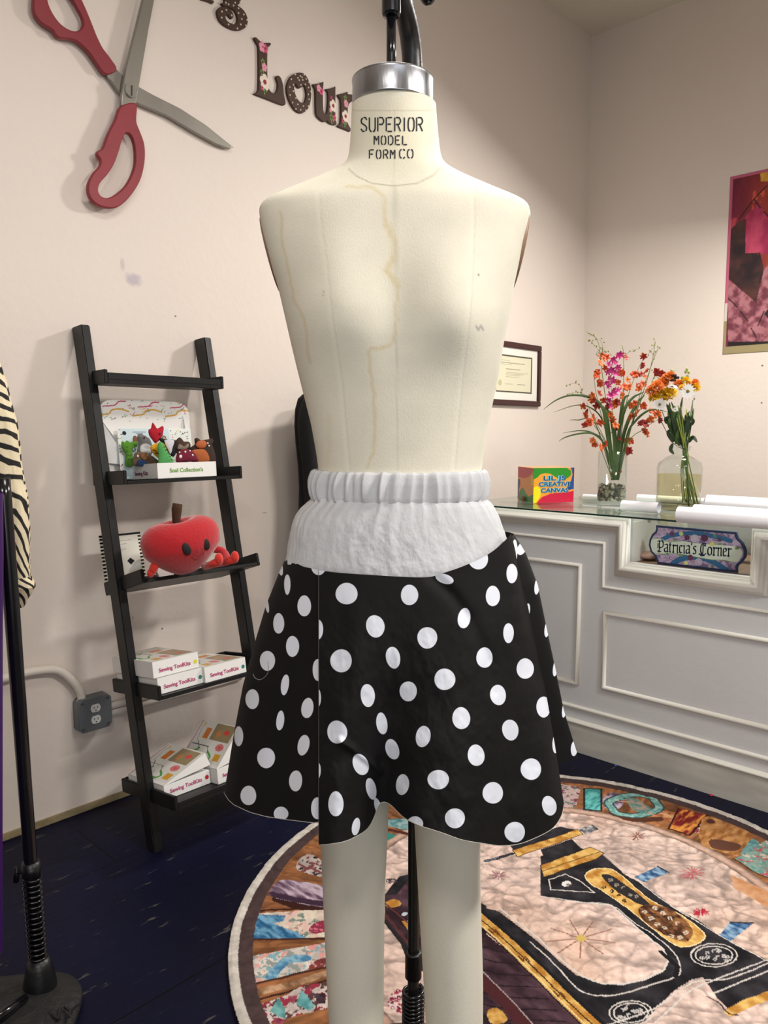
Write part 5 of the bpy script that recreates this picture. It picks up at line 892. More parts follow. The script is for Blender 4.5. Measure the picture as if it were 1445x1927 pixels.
pth = smooth_poly([wq(-60, 1290), wq(5, 1277), wq(40, 1268), (wq(80, 1260) + wq(80, 1262)) / 2, wq(110, 1262), wq(135, 1280), wq(152, 1305), (wq(153, 1326))], 6, False)
o = link('electrical_conduit', MB().tube(pth, .014, 16).tube([pth[-4], pth[-1]], .0175, 16).mesh(), cdm, smooth=True); tag(o, 'white painted bent conduit pipe entering the top of the outlet box', 'pipe')
for (a, b), ww in ((((203, 1330), (330, 1305)), 'upper of two'), (((208, 1342), (330, 1318)), 'lower of two')):
    A1 = wq(*a, .016); B1 = np.array([A1[0] + .55, A1[1], A1[2]]); o = link('electrical_conduit', MB().tube([A1, B1], .012, 12).mesh(), cdm, smooth=True); tag(o, '%s straight conduit pipes running right from the outlet box' % ww, 'pipe')
# wooden scissors on the wall
z1 = zm(0, 0, 2.0643)
def W2(pts, off): return np.array([wp(x, y, off)[[0, 2]] for x, y in z1(pts)])
sc = thing('wall_scissors', 'giant decorative scissors with dark red handles and grey blades on the wall', 'wall decoration', (wp(245, 170)[0], YB, wp(245, 170)[2]))
redw = mat('dark_red_wood', (138, 48, 56), .45, bump=.1, bscale=20, var=.15, vscale=5); silw = mat('brushed_silver_blade', (150, 146, 138), .35, .55, bump=.1, bscale=12, var=.15, vscale=6, stretch=(1, 1, .3)); dk = flat((60, 50, 42))
def plate2(name, loops, off, th, m, bv=.004): return link(name, fill_prism([smooth_poly(W2(l, off + th), 4) if name == 'handle' else W2(l, off + th) for l in loops], (0, YB - off, 0), XA, ZA, th, bv), m, sc)
hA = [(130, 0), (135, 50), (165, 90), (205, 115), (220, 137), (235, 148), (265, 150), (300, 160), (345, 200), (380, 250), (412, 288), (455, 270), (430, 225), (400, 185), (378, 140), (362, 100), (342, 50), (320, 0), (300, -45), (240, -75), (170, -65), (140, -35)]
hAh = [(186, 0), (200, 40), (230, 85), (265, 112), (300, 120), (322, 100), (322, 70), (305, 35), (285, 0), (260, -30), (215, -38), (190, -18)]
bA = [(412, 288), (455, 270), (480, 295), (545, 340), (600, 370), (700, 420), (800, 485), (880, 550), (908, 572), (890, 578), (840, 560), (750, 510), (650, 450), (535, 402), (465, 360), (430, 310)]
plate2('handle', [hA, hAh], .012, .020, redw); plate2('blade', [bA], .010, .014, silw, .003)
bB = [(590, -120), (555, 0), (530, 100), (490, 260), (478, 330), (470, 411), (500, 404), (530, 400), (540, 340), (550, 280), (577, 120), (600, 0), (622, -130), (612, -220)]
hB = [(470, 412), (450, 460), (420, 520), (400, 574), (382, 585), (378, 600), (392, 620), (388, 645), (365, 670), (345, 710), (345, 750), (365, 785), (400, 804), (445, 808), (480, 790), (520, 745), (550, 690), (564, 620), (562, 560), (545, 510), (531, 470), (530, 401)]
hBh = [(488, 518), (505, 520), (520, 545), (527, 590), (525, 640), (510, 685), (485, 725), (450, 755), (420, 768), (395, 762), (383, 740), (390, 710), (420, 675), (445, 635), (462, 590), (475, 545)]
plate2('handle', [hB, hBh], .026, .020, redw); plate2('blade', [bB], .027, .016, silw, .003)
scp = W2([(508, 353)], .048)[0]; link('screw', MB().tube([(scp[0], YB - .042, scp[1]), (scp[0], YB - .052, scp[1])], .021, 24).mesh(.001), mat('steel_screw', (170, 168, 160), .3, .8), sc); link('screw_slot', MB().obox((scp[0] - .003, YB - .0525, scp[1] - .017), (.006, 0, 0), (0, .001, 0), (0.002, 0, .034)).mesh(), dk, sc)
# wooden letters
zL = zm(380, 0, 4.8167)
def W3(pts, off=.012): return np.array([wp(x, y, off)[[0, 2]] for x, y in zL(pts)])
brw = mat('dark_brown_painted_wood', (66, 44, 32), .6, bump=.1, bscale=30); wht = flat((226, 212, 196), .6); PK = flat((200, 84, 122)); CRM = flat((228, 214, 198)); LG = flat((120, 150, 84)); MR = flat((150, 40, 66)); LP = flat((222, 150, 168))
def wletter(ch, loops, label, dots=(), flowers=(), sm=3):
    P_ = [smooth_poly(W3(l), sm) for l in loops]; c = P_[0].mean(0); t = thing('wooden_letter', label, 'wall letter', (c[0], YB, P_[0][:, 1].min()), 'brown wooden letters on the back wall')
    link('letter_board', fill_prism(P_, (0, YB, 0), XA, ZA, .012, .0025), brw, t, smooth=False)
    if dots:
        me = MB()
        for x_, y_ in dots: q_ = W3([(x_, y_)])[0]; me.ball((q_[0], YB - .012, q_[1]), .0035, 5)
        link('cream_bead_dots', me.mesh(), wht, t, smooth=True, label='rows of small cream dots')
    for k_, m_, r_ in flowers:
        me = MB(); q_ = W3([k_])[0]
        if m_ is LG:
            for a_ in (0.4, 1.6, 2.9, 4.2): me.ball((q_[0] + .006 * math.cos(a_), YB - .0125, q_[1] + .009 * math.sin(a_)), (.0035, .001, .005), 5)
        else:
            for a_ in range(5): me.ball((q_[0] + r_ * .55 * math.cos(a_ * 1.257 + .3), YB - .0125, q_[1] + r_ * .7 * math.sin(a_ * 1.257 + .3)), (r_ * .5, .0012, r_ * .6), 6)
        link('painted_flower' if m_ is not LG else 'painted_leaves', me.mesh(), m_, t, smooth=True)
        if m_ is CRM or m_ is PK: link('flower_centre', MB().ball((q_[0], YB - .0137, q_[1]), (r_ * .35, .0012, r_ * .4), 6).mesh(), MR, t, smooth=True)
wletter('L', [[(473, 345), (482, 336), (498, 340), (525, 368), (560, 388), (600, 385), (622, 388), (628, 402), (612, 420), (597, 440), (594, 600), (600, 770), (620, 820), (650, 845), (680, 820), (690, 760), (672, 700), (690, 682), (715, 700), (735, 760), (745, 860), (762, 935), (745, 952), (700, 940), (600, 900), (483, 855), (482, 842), (512, 810), (516, 600), (512, 430), (500, 395)]], 'brown wooden letter L with painted pink and cream flowers', flowers=[((545, 425), LP, .016), ((572, 440), PK, .014), ((550, 560), LG, 0), ((565, 610), LP, .013), ((545, 655), LG, 0), ((568, 745), CRM, .024), ((545, 795), PK, .008), ((572, 830), LG, 0)], sm=2)
ring_o = [(885, 656), (930, 668), (965, 720), (990, 800), (992, 880), (975, 960), (945, 1005), (900, 1025), (850, 1000), (805, 935), (775, 850), (772, 770), (800, 700), (840, 670)]
ring_i = [(838, 790), (845, 840), (865, 890), (895, 925), (925, 930), (942, 900), (948, 850), (940, 800), (925, 770), (905, 790), (880, 798), (862, 780), (850, 755)]
wletter('o', [ring_o, ring_i], 'brown wooden letter o with cream dots, between the letters L and u', dots=[(890, 690), (845, 675), (925, 678), (808, 718), (943, 715), (868, 707), (880, 727), (912, 725), (895, 770), (935, 765), (795, 790), (965, 793), (828, 768), (826, 827), (797, 862), (962, 855), (850, 890), (970, 900), (820, 930), (867, 946), (918, 962), (963, 962), (850, 988), (893, 996), (940, 1000), (968, 745), (985, 830), (905, 700)])
wletter('u', [[(1008, 762), (1060, 758), (1098, 740), (1104, 760), (1100, 800), (1098, 900), (1103, 1000), (1115, 1030), (1132, 1020), (1140, 980), (1145, 900), (1142, 830), (1122, 808), (1170, 800), (1205, 788), (1212, 800), (1210, 1000), (1214, 1080), (1223, 1118), (1205, 1134), (1150, 1112), (1140, 1095), (1105, 1103), (1060, 1070), (1035, 1020), (1032, 850), (1026, 800)]], 'brown wooden letter u with painted flowers on both stems', flowers=[((1058, 800), LP, .012), ((1080, 828), PK, .012), ((1172, 888), PK, .006), ((1188, 960), CRM, .020), ((1165, 1000), LP, .008), ((1170, 1060), LG, 0), ((1200, 1070), PK, .010), ((1180, 1100), LG, 0)], sm=2)
wletter('n', [[(1232, 858), (1290, 845), (1320, 830), (1325, 850), (1360, 855), (1400, 870), (1440, 920), (1450, 1000), (1450, 1160), (1470, 1190), (1400, 1190), (1405, 1000), (1395, 930), (1370, 915), (1345, 930), (1325, 970), (1322, 1090), (1330, 1130), (1350, 1165), (1345, 1192), (1320, 1180), (1238, 1148), (1240, 1130), (1258, 1108), (1262, 990), (1258, 900)]], 'brown wooden letter n partly hidden by the steel neck band', flowers=[((1297, 890), LG, 0), ((1305, 940), LP, .013), ((1300, 1055), CRM, .020), ((1278, 1095), PK, .008), ((1298, 1130), LG, 0)], sm=2)
wletter('g', [[(175, 28), (200, 20), (205, -5), (190, -80), (230, -160), (320, -160), (365, -90), (350, -20), (355, 15), (335, 35), (318, 30), (330, 50), (380, 90), (415, 160), (412, 230), (370, 265), (310, 274), (230, 245), (165, 190), (138, 120), (145, 80), (185, 55), (230, 62), (270, 95), (288, 140), (280, 165), (262, 165), (235, 130), (215, 140), (222, 175), (255, 205), (300, 215), (322, 190), (320, 140), (295, 90), (240, 60), (195, 50)]], 'brown wooden letter g with curled tail and cream dots, cut by the top edge', dots=[(180, 105), (220, 92), (240, 40), (285, 50), (330, 75), (330, 118), (378, 132), (360, 172), (408, 180), (240, 222), (280, 212), (350, 222), (398, 230), (320, 258), (178, 160), (268, 140), (345, 20), (300, 25), (215, 25)], sm=2)
wletter('i', [[(-10, -20), (40, -30), (60, -10), (100, 0), (112, 12), (100, 30), (60, 12), (0, -5)]], 'small piece of a brown wooden letter at the top edge, left of g', sm=2)
# framed certificate
fx0, fx1, fz0, fz1 = 3.44, 3.955, 1.452, 1.802
cf = thing('framed_certificate', 'certificate in a dark maroon frame with white mount on the back wall', 'picture frame', ((fx0 + fx1) / 2, YB, fz0))
fw = .030; mar = mat('maroon_wood_frame', (62, 26, 26), .35, var=.15)
for lo_, hi_ in (((fx0, YB - .022, fz0), (fx1, YB, fz0 + fw)), ((fx0, YB - .022, fz1 - fw), (fx1, YB, fz1)), ((fx0, YB - .022, fz0 + fw), (fx0 + fw, YB, fz1 - fw)), ((fx1 - fw, YB - .022, fz0 + fw), (fx1, YB, fz1 - fw))): bx('frame_rail', lo_, hi_, mar, cf, .003)
bx('mount', (fx0 + .02, YB - .010, fz0 + .02), (fx1 - .02, YB - .004, fz1 - .02), flat((230, 227, 218)), cf)
a0, a1, b0, b1 = fx0 + .075, fx1 - .085, fz0 + .072, fz1 - .072; bx('inner_border', (a0, YB - .0112, b0), (a1, YB - .0098, b1), flat((84, 80, 62)), cf)
bx('certificate_paper', (a0 + .0, YB - .0124, b0 + .007), (a1 - .014, YB - .011, b1 - .009), flat((218, 214, 188)), cf)
cvn = Canvas(0, 0, 1, 1, .5); me = MB(); gl = []
for x_, z_, w_ in ((.06, .88, .30), (.06, .81, .72), (.06, .76, .35), (.26, .63, .40), (.26, .54, .62), (.26, .50, .50), (.26, .46, .40), (.26, .41, .36), (.24, .20, .22), (.60, .20, .22)):
    X0 = a0 + (a1 - a0 - .014) * x_; Z0 = b0 + .007 + (b1 - b0 - .016) * z_; th_ = .0035 if (x_, z_) in ((.06, .81), (.26, .63), (.60, .20)) else .0016; me.box((X0, YB - .0127, Z0), (X0 + (a1 - a0) * w_, YB - .0123, Z0 + th_))
link('printed_lines', me.mesh(), flat((140, 136, 112)), cf); link('seal', MB().tube([(a0 + .035, YB - .0123, b0 + .05), (a0 + .035, YB - .0128, b0 + .05)], .017, 20).mesh(), flat((190, 186, 150)), cf)
# abstract poster on right wall
pw = 0.62; ph = .955; y1 = 1.635
pv = Canvas(0, 0, pw, ph, .0028, (150, 40, 70)); X, Y = pv.X, pv.Y
def pzc(pts): return [(1.635 - onx(1340 + x / 4.8175, 300 + y / 4.8175, XR)[1], onx(1340 + x / 4.8175, 300 + y / 4.8175, XR)[2] - 1.735) for x, y in pts]
g_ = fbm(X * 14, Y * 6, 700)[..., None]; g2 = fbm(X * 50, Y * 50, 702)[..., None]; u_ = (X / .42)[..., None]; pv.C[:] = np.clip(np.array((110, 24, 60.)) * (1 - u_) + np.array((206, 96, 30.)) * u_, 0, 255) * (.7 + .6 * g_) + np.array((50, 30, 10)) * (g_ > .6)
pv.poly(pzc([(440, 80), (760, 20), (1100, 60), (1100, 420), (700, 330), (560, 200), (440, 200)]), lambda X, Y, C: C * .2 + np.array((214, 170, 60)) * .8 * (.8 + .4 * fbm(X * 30, Y * 30, 3))[..., None])
pv.poly(pzc([(300, 520), (430, 400), (620, 700), (560, 860), (300, 850)]), tex((150, 34, 76), (190, 70, 100), 20, 12, 704))
pv.poly(pzc([(160, 640), (250, 560), (310, 540), (300, 850), (440, 860), (470, 1000), (430, 1220), (400, 1300), (150, 1080)]), tex((34, 20, 26), (78, 44, 40), 16, 16, 705))
pv.poly(pzc([(145, 1085), (400, 1300), (470, 1000), (620, 800), (1100, 900), (1100, 1680), (145, 1680)]), tex((104, 48, 62), (168, 110, 118), 34, 34, 706, 1.3))
pv.poly(pzc([(470, 1400), (560, 1300), (700, 1500), (560, 1500)]), (40, 26, 34)); pv.poly(pzc([(145, 1655), (1100, 1640), (1100, 1750), (145, 1720)]), (26, 18, 24))
for q in ([(245, 545), (380, 360), (500, 235)], [(380, 360), (438, 440)], [(470, 475), (520, 530)], [(150, 1260), (228, 1340)], [(255, 1375), (325, 1462)], [(355, 1530), (402, 1618)], [(310, 860), (435, 850), (430, 960)], [(455, 1030), (425, 1120)], [(470, 1380), (415, 1510)]): pv.stroke(pzc(q), .006, (34, 20, 22))
m_ = (X < .016) | (Y > ph - .016) | (Y < .04); pv.C[:] = np.where(m_[..., None], np.where(((Y > .28))[..., None], np.array((186, 92, 120.)), np.where((Y > .18)[..., None], np.array((206, 196, 186.)), np.array((150, 138, 100.)))), pv.C)
o = link('abstract_poster', pv.mesh(plane_fn((XR - .003, y1, 1.735), -YA, ZA + np.array([-.0, 0, 0]))), printed('poster', .45)); o.modifiers.new('thick', 'SOLIDIFY').thickness = .002; tag(o, 'red, orange and purple abstract poster on the right wall', 'poster')

# ================================================================ COUNTER
CX, CT = 2.752, .978; NL, NR, NB = 1.318, .877, .807; YE, YW = -.45, 2.12; XB = 3.32
ctm = mat('grey_white_counter_paint', (196, 198, 200), .5, bump=.08, bscale=40, var=.04, vscale=3); trm = mat('white_trim_paint', (216, 214, 206), .4, bump=.05, bscale=40)
cn = thing('shop_counter', 'white panelled shop counter with moulded trim and a display window', 'counter', ((CX + XB) / 2, (YE + YW) / 2, 0))
me = MB().box((CX, NL, 0), (CX + .02, YW, CT - .0005)).box((CX, YE, 0), (CX + .02, NR, CT - .0005)).box((CX, NR, 0), (CX + .02, NL, NB)); link('front_panel', me.mesh(), ctm, cn)
me = MB().box((CX + .02, YW - .02, 0), (XB, YW, CT - .0005)).box((XB - .02, YE, 0), (XB, YW - .02, CT - .0005)).box((CX + .02, YE, 0), (XB - .02, YE + .02, CT - .0005)); link('carcass', me.mesh(), ctm, cn)
me = MB().box((CX + .02, NL + .012, CT - .02), (XB - .02, YW - .02, CT - .0005)).box((CX + .02, YE + .02, CT - .02), (XB - .02, NR - .012, CT - .0005)); link('top_board', me.mesh(), trm, cn)
link('display_floor', MB().box((CX + .02, NR - .3, NB - .022), (XB - .02, NL + .3, NB - .004)).mesh(), mat('brown_wood_floor_board', (120, 92, 74), .5, var=.3, vscale=8, stretch=(1, 8, 1)), cn)
for q in (((CX + .02, NL, NB - .004), (XB - .02, NL + .012, CT - .02)), ((CX + .02, NR - .012, NB - .004), (CX + .10, NR, CT - .02))): link('display_side', MB().box(*q).mesh(), trm, cn)
def sweep(path, prof, side=1):
    P_ = np.array(path, float); k = len(P_); T = np.diff(P_, axis=0); T /= np.linalg.norm(T, axis=1)[:, None]; N = np.stack([T[:, 1], -T[:, 0]], 1) * side; rows = []
    for off, pr_ in prof:
        r_ = []
        for i in range(k):
            if i == 0: q_ = P_[0] + N[0] * off
            elif i == k - 1: q_ = P_[-1] + N[-1] * off
            else: m__ = N[i - 1] + N[i]; q_ = P_[i] + m__ * off / (m__ @ N[i])
            r_.append((CX - pr_, q_[0], q_[1]))
        rows.append(r_)
    me_ = gridmesh(np.array(rows, float)); return me_
PT = [(0, 0), (0, .012), (.009, .013), (.010, .019), (.020, .022), (.022, .030), (.034, .030), (.037, .022), (.046, .017), (.049, .008), (.058, .006), (.06, 0)]
mainpath = [(YW, CT - .001), (NL, CT - .001), (NL, NB), (NR, NB), (NR, CT - .001), (YE, CT - .001)]
link('window_moulding', sweep(mainpath, PT, -1), trm, cn, label='stepped white moulding round the display window')
thin = [(0, 0), (.001, .006), (.004, .009), (.008, .009), (.011, .006), (.012, 0)]
link('trim_moulding', sweep([(YW, .875), (1.418, .875), (1.418, .702), (.777, .702), (.777, .875), (YE, .875)], thin, -1), trm, cn)
def rect(y0, y1_, z0, z1_):
    c_ = [(y0, z1_), (y1_, z1_), (y1_, z0), (y0, z0)]
    me = []
    for i in range(4): me.append(None)
    P_ = c_ + [c_[0], c_[1]]; return sweep(P_[:5] + [], [(0, 0), (.001, .007), (.005, .012), (.010, .012), (.014, .007), (.016, 0)])
def rect2(y0, y1_, z0, z1_):
    """mitred rectangular frame: outer ring to inner ring"""
    rows = []
    for off, pr_ in [(0, 0), (.001, .007), (.005, .012), (.010, .012), (.014, .007), (.017, 0)]: rows.append([(CX - pr_, y0 - off, z1_ - off), (CX - pr_, y1_ + off, z1_ - off), (CX - pr_, y1_ + off, z0 + off), (CX - pr_, y0 - off, z0 + off)])
    return gridmesh(np.array(rows, float), wrap=True)
for q in ((2.02, 1.518, .277, .777), (1.418, .62, .285, .604), (.50, -.35, .277, .777)): link('panel_frame', rect2(*q), trm, cn)
link('lower_moulding', sweep([(YW, .192), (YE, .192)], [(0, 0), (.001, .008), (.006, .012), (.012, .010), (.016, .004), (.018, 0)], -1), trm, cn)
link('plinth_board', MB().box((CX - .014, YE, 0), (CX, YW, .118)).mesh(), mat('scuffed_plinth_paint', (186, 184, 176), .5, var=.22, vscale=7, stretch=(1, .6, 3)), cn); link('plinth_moulding', sweep([(YW, .134), (YE, .134)], [(0, 0), (.001, .010), (.006, .020), (.012, .021), (.016, .015), (.016, 0)], -1), trm, cn)
def thin_glass(name, rgb, gl=1.0, rough=.02, ior=1.45):
    m = bpy.data.materials.new(name); m.use_nodes = True; nt = m.node_tree; nt.nodes.remove(nt.nodes['Principled BSDF']); L = nt.links.new
    t = nt.nodes.new('ShaderNodeBsdfTransparent'); t.inputs[0].default_value = tuple(lin(rgb)) + (1,); g = nt.nodes.new('ShaderNodeBsdfGlossy'); g.inputs['Roughness'].default_value = rough
    f = nt.nodes.new('ShaderNodeLayerWeight'); f.inputs[0].default_value = .5; pw_ = nt.nodes.new('ShaderNodeMath'); pw_.operation = 'POWER'; L(f.outputs['Facing'], pw_.inputs[0]); pw_.inputs[1].default_value = 5; k = nt.nodes.new('ShaderNodeMath'); k.operation = 'MULTIPLY_ADD'; L(pw_.outputs[0], k.inputs[0]); k.inputs[1].default_value = gl; k.inputs[2].default_value = .025
    x = nt.nodes.new('ShaderNodeMixShader'); L(k.outputs[0], x.inputs[0]); L(t.outputs[0], x.inputs[1]); L(g.outputs[0], x.inputs[2]); L(x.outputs[0], nt.nodes['Material Output'].inputs[0]); return m
glass = thin_glass('clear_glass', (250, 252, 251), .9); gtop = thin_glass('counter_glass', (244, 250, 247), .95, .03)
CG = CT + .008
o = link('glass_sheet', MB().box((CX - .028, YE - .02, CT), (XB + .01, YW + .02, CG)).mesh(.0008), gtop); tag(o, 'clear glass sheet with green edge on top of the white counter', 'glass top')
link('edge_band', MB().box((CX - .0285, YE - .02, CT + .0008), (CX - .0275, YW + .02, CG - .0008)).mesh(), mat('green_glass_edge', (14, 46, 38), .15), o, label='dark green polished glass edge')
# Patricia's Corner sign
SX = CX + .06
def sg(pts): return [(NL - onx(x, y, SX)[1], onx(x, y, SX)[2]) for x, y in pts]
z4 = zm(1150, 900, 4.898)
outl = z4([(413, 428), (1155, 492), (1157, 512), (1170, 545), (1215, 590), (1243, 660), (1240, 720), (1205, 770), (1170, 800), (1160, 830), (1163, 866), (425, 782), (420, 760), (400, 715), (360, 670), (345, 610), (352, 560), (375, 510), (405, 485), (414, 460)])
sgn = thing('name_plaque', "blue edged floral plaque reading Patricia's Corner inside the counter window", 'sign', onx(1310, 1072, SX))
SO = np.array([SX + .012, NL, 0]); base = fill_prism([sg(outl)], SO, -YA, ZA, .012, .001); zmin = min(v.co.z for v in base.vertices)
dz_ = NB - .004 - zmin + .0005
SO = SO + Zv * dz_ * 1.0; base.transform(Matrix.Translation((0, 0, dz_))); navy = mat('navy_painted_edge', (34, 50, 84), .4); link('board', base, navy, sgn)
pl = np.array(sg(outl)); c0 = pl.mean(0); x0, x1, y0, y1_ = pl[:, 0].min(), pl[:, 0].max(), pl[:, 1].min(), pl[:, 1].max(); sv_ = Canvas(x0, y0, x1, y1_, .0009, (150, 130, 158)); X, Y = sv_.X, sv_.Y
sw = fbm(X * 60 + 3 * fbm(X * 30, Y * 30, 5), Y * 60, 811); sv_.C[:] = np.where((abs(sw - .5) < .05)[..., None], np.array((176, 158, 182.)), sv_.C); sv_.C[:] = np.where((sw > .62)[..., None], np.array((112, 96, 128.)), sv_.C)
def S4(p): return sg(z4(p))
sv_.stroke(S4([(470, 560), (560, 520), (760, 500), (950, 530), (1100, 570)]), .016, (44, 92, 134), sm=4); sv_.stroke(S4([(560, 790), (640, 740), (800, 720), (950, 770), (1060, 840)]), .020, (44, 92, 134), sm=4)
ban = [(352, 560), (440, 545), (520, 575), (640, 570), (760, 590), (880, 600), (1000, 610), (1120, 620), (1195, 650), (1205, 700), (1150, 770), (1040, 745), (900, 740), (760, 715), (640, 690), (500, 690), (400, 695), (352, 640)]
sv_.poly(S4(ban), (196, 204, 190), 3); sv_.stroke(S4([(360, 560), (430, 548), (520, 580), (640, 575)]), .002, (110, 140, 80), sm=3); sv_.stroke(S4([(375, 680), (500, 692), (620, 690), (900, 742), (1030, 750), (1150, 772)]), .002, (110, 140, 80), sm=3)
for q in ((640, 705), (930, 590), (1000, 600), (1160, 640), (520, 690)): sv_.ell(S4([q])[0], .008, .004, (104, 140, 76))
def rose(p, r, c, c2):
    c_ = S4([p])[0]; sv_.ell(c_, r, r, c)
    for k_ in range(5): a_ = k_ * 1.257; sv_.stroke([(c_[0] + r * .75 * math.cos(a_), c_[1] + r * .75 * math.sin(a_)), (c_[0] + r * .7 * math.cos(a_ + .8), c_[1] + r * .7 * math.sin(a_ + .8)), (c_[0] + r * .3 * math.cos(a_ + 1.3), c_[1] + r * .3 * math.sin(a_ + 1.3))], .0013, c2, sm=3)
for p, r, c, c2 in (((560, 505), .009, (104, 60, 92), (70, 36, 66)), ((645, 505), .008, (196, 200, 150), (160, 170, 110)), ((700, 540), .010, (96, 52, 84), (64, 34, 60)), ((860, 545), .013, (92, 48, 80), (60, 30, 56)), ((770, 545), .013, (190, 180, 196), (140, 128, 150)), ((955, 525), .006, (120, 160, 110), (40, 60, 90)), ((580, 555), .005, (150, 176, 100), (40, 60, 90)), ((930, 600), .008, (206, 206, 120), (170, 170, 90)), ((1000, 560), .007, (90, 66, 88), (60, 40, 60)), ((730, 725), .011, (92, 50, 78), (60, 30, 54)), ((808, 765), .013, (184, 172, 192), (136, 122, 148)), ((690, 775), .008, (214, 214, 150), (176, 176, 110)), ((935, 805), .006, (120, 160, 110), (40, 60, 90))): rose(p, r, c, c2)
inner = c0 + (pl - c0) * np.array([.958, .90]); keep = inpoly(X, Y, inner)
link('painted_face', gridmesh(plane_fn(SO - XA * .0126, -YA, ZA)(X, Y), keep=keep, col=sv_.C), printed('plaque', .5), sgn)
# broad-nib black letter strokes
BL = {'P': (1.0, [[(.0, 1.3), (.18, 1.45), (.3, 1.35), (.3, .1), (.15, -.1)], [(.3, 1.3), (.6, 1.5), (.85, 1.3), (.85, .75), (.6, .55), (.3, .6)], [(.1, 1.1), (.1, .5)], [(0, 0), (.2, .12), (.4, -.05), (.6, .1)]]), 'C': (1.05, [[(.85, 1.35), (.55, 1.5), (.2, 1.2), (.12, .5), (.35, .05), (.65, 0), (.9, .2)], [(.45, 1.4), (.45, .15)], [(.6, 1.3), (.8, 1.1)], [(-.1, .1), (.1, 0), (.3, -.15), (.7, -.1)]]),
      'a': (.72, [[(.1, .95), (.35, 1.05), (.55, .9), (.55, .15), (.68, .02)], [(.5, .6), (.12, .45), (.12, .15), (.3, 0), (.55, .2)]]), 't': (.52, [[(.2, 1.3), (.2, .15), (.38, .0)], [(.02, .98), (.42, .98)]]), 'r': (.60, [[(.08, .9), (.2, 1.02), (.2, .05), (.1, .12)], [(.2, .05), (.34, .0)], [(.25, .85), (.45, 1.02), (.56, .88)]]), 'i': (.40, [[(.06, .9), (.2, 1.02), (.2, .1), (.34, 0)], [(.2, 1.28), (.24, 1.32)]]),
      'c': (.60, [[(.5, .88), (.34, 1.02), (.14, .85), (.14, .2), (.32, 0), (.52, .15)]]), "'": (.30, [[(.16, 1.45), (.12, 1.15)]]), 's': (.62, [[(.5, .92), (.3, 1.03), (.12, .8), (.46, .42), (.46, .18), (.28, 0), (.08, .12)]]), ' ': (.42, []), 'o': (.74, [[(.34, 1.03), (.12, .85), (.12, .2), (.36, 0), (.6, .18), (.6, .82), (.34, 1.03)]]),
      'n': (.80, [[(.06, .9), (.2, 1.02), (.2, .08), (.3, 0)], [(.25, .88), (.45, 1.03), (.6, .88), (.6, .1), (.74, 0)]]), 'e': (.62, [[(.12, .5), (.5, .68), (.46, .92), (.3, 1.03), (.12, .85), (.12, .2), (.32, 0), (.54, .15)]])}
bt = MB(); p0_ = np.array(S4([(425, 668)])[0]); p1_ = np.array(S4([(1108, 716)])[0]); tw_ = sum(BL[c][0] for c in "Patricia's Corner"); sc_ = (p1_ - p0_)[0] / tw_; slope = (p1_ - p0_) / (p1_ - p0_)[0]; cur = 0; nib = np.array([.075, .075]); hs_ = 1.12
for ch in "Patricia's Corner":
    wch, sts = BL[ch]
    for s_ in sts:
        P_ = smooth_poly(s_, 3, False) if len(s_) > 2 else np.array(s_, float)
        for a, c in zip(P_[:-1], P_[1:]):
            a = np.array([a[0], a[1]]); c = np.array([c[0], c[1]])
            for nb in (nib, np.array([.075, -.02])):
                Q4 = [a - nb, a + nb, c + nb, c - nb]; V_ = []
                for q in Q4: u_ = p0_ + slope * (cur + q[0]) * sc_ + np.array([0, q[1] * sc_ * hs_]); V_.append(SO - XA * .0130 - YA * u_[0] + Zv * u_[1])
                bt.add(V_, [(0, 1, 2, 3)])
    cur += wch
link('blackletter_writing', bt.mesh(), flat((28, 48, 86), .5), sgn, label='dark blue blackletter writing')
o = link('fabric_flower', MB().ball(onx(1222, 1052, CX + .13) * np.array([1, 1, 0]) + Zv * (NB + .014), (.045, .04, .016), 10).ball(onx(1212, 1052, CX + .12) * np.array([1, 1, 0]) + Zv * (NB + .014), (.024, .02, .014), 8).mesh(), mat('dusty_pink_cloth', (196, 160, 146), .8, bump=.5, bscale=60), smooth=True); tag(o, 'crumpled dusty pink fabric flower left of the plaque in the counter window', 'fabric flower')
# ---- on the counter
def ont(px, py): return onz(px, py, CG)
A_ = ont(1003, 947); B_ = ont(1079, 945); C0 = ont(990, 942.5); e1 = B_ - A_; w_ = np.linalg.norm(e1); e1 /= w_; e2 = np.array([-e1[1], e1[0], 0]); e2 = e2 if e2 @ Fv > 0 else -e2; dp_ = .16; hbx = onx(1003, 881, A_[0])[2] - CG
def box_face(o0, ax, ay, w_, h_, paint, name, par):
    c = Canvas(0, 0, w_, h_, .0014, (214, 140, 60)); paint(c, w_, h_); return link(name, c.mesh(plane_fn(o0, ax, ay)), printed('box', .35), par)
cb = thing('craft_box', "bright multicoloured swirl cardboard box lettered LIL JS CREATIVE CANVAS on the counter", 'box', (A_ + B_) / 2 + e2 * .08)
link('box_body', MB().obox(A_ + Zv * .0006, e1 * w_, e2 * dp_, Zv * hbx).mesh(), flat((196, 150, 104)), cb)
z5 = lambda p, w_=1, h_=1: [((x - 440) / 750 * w_, (1070 - y) / 835 * h_) for x, y in p]
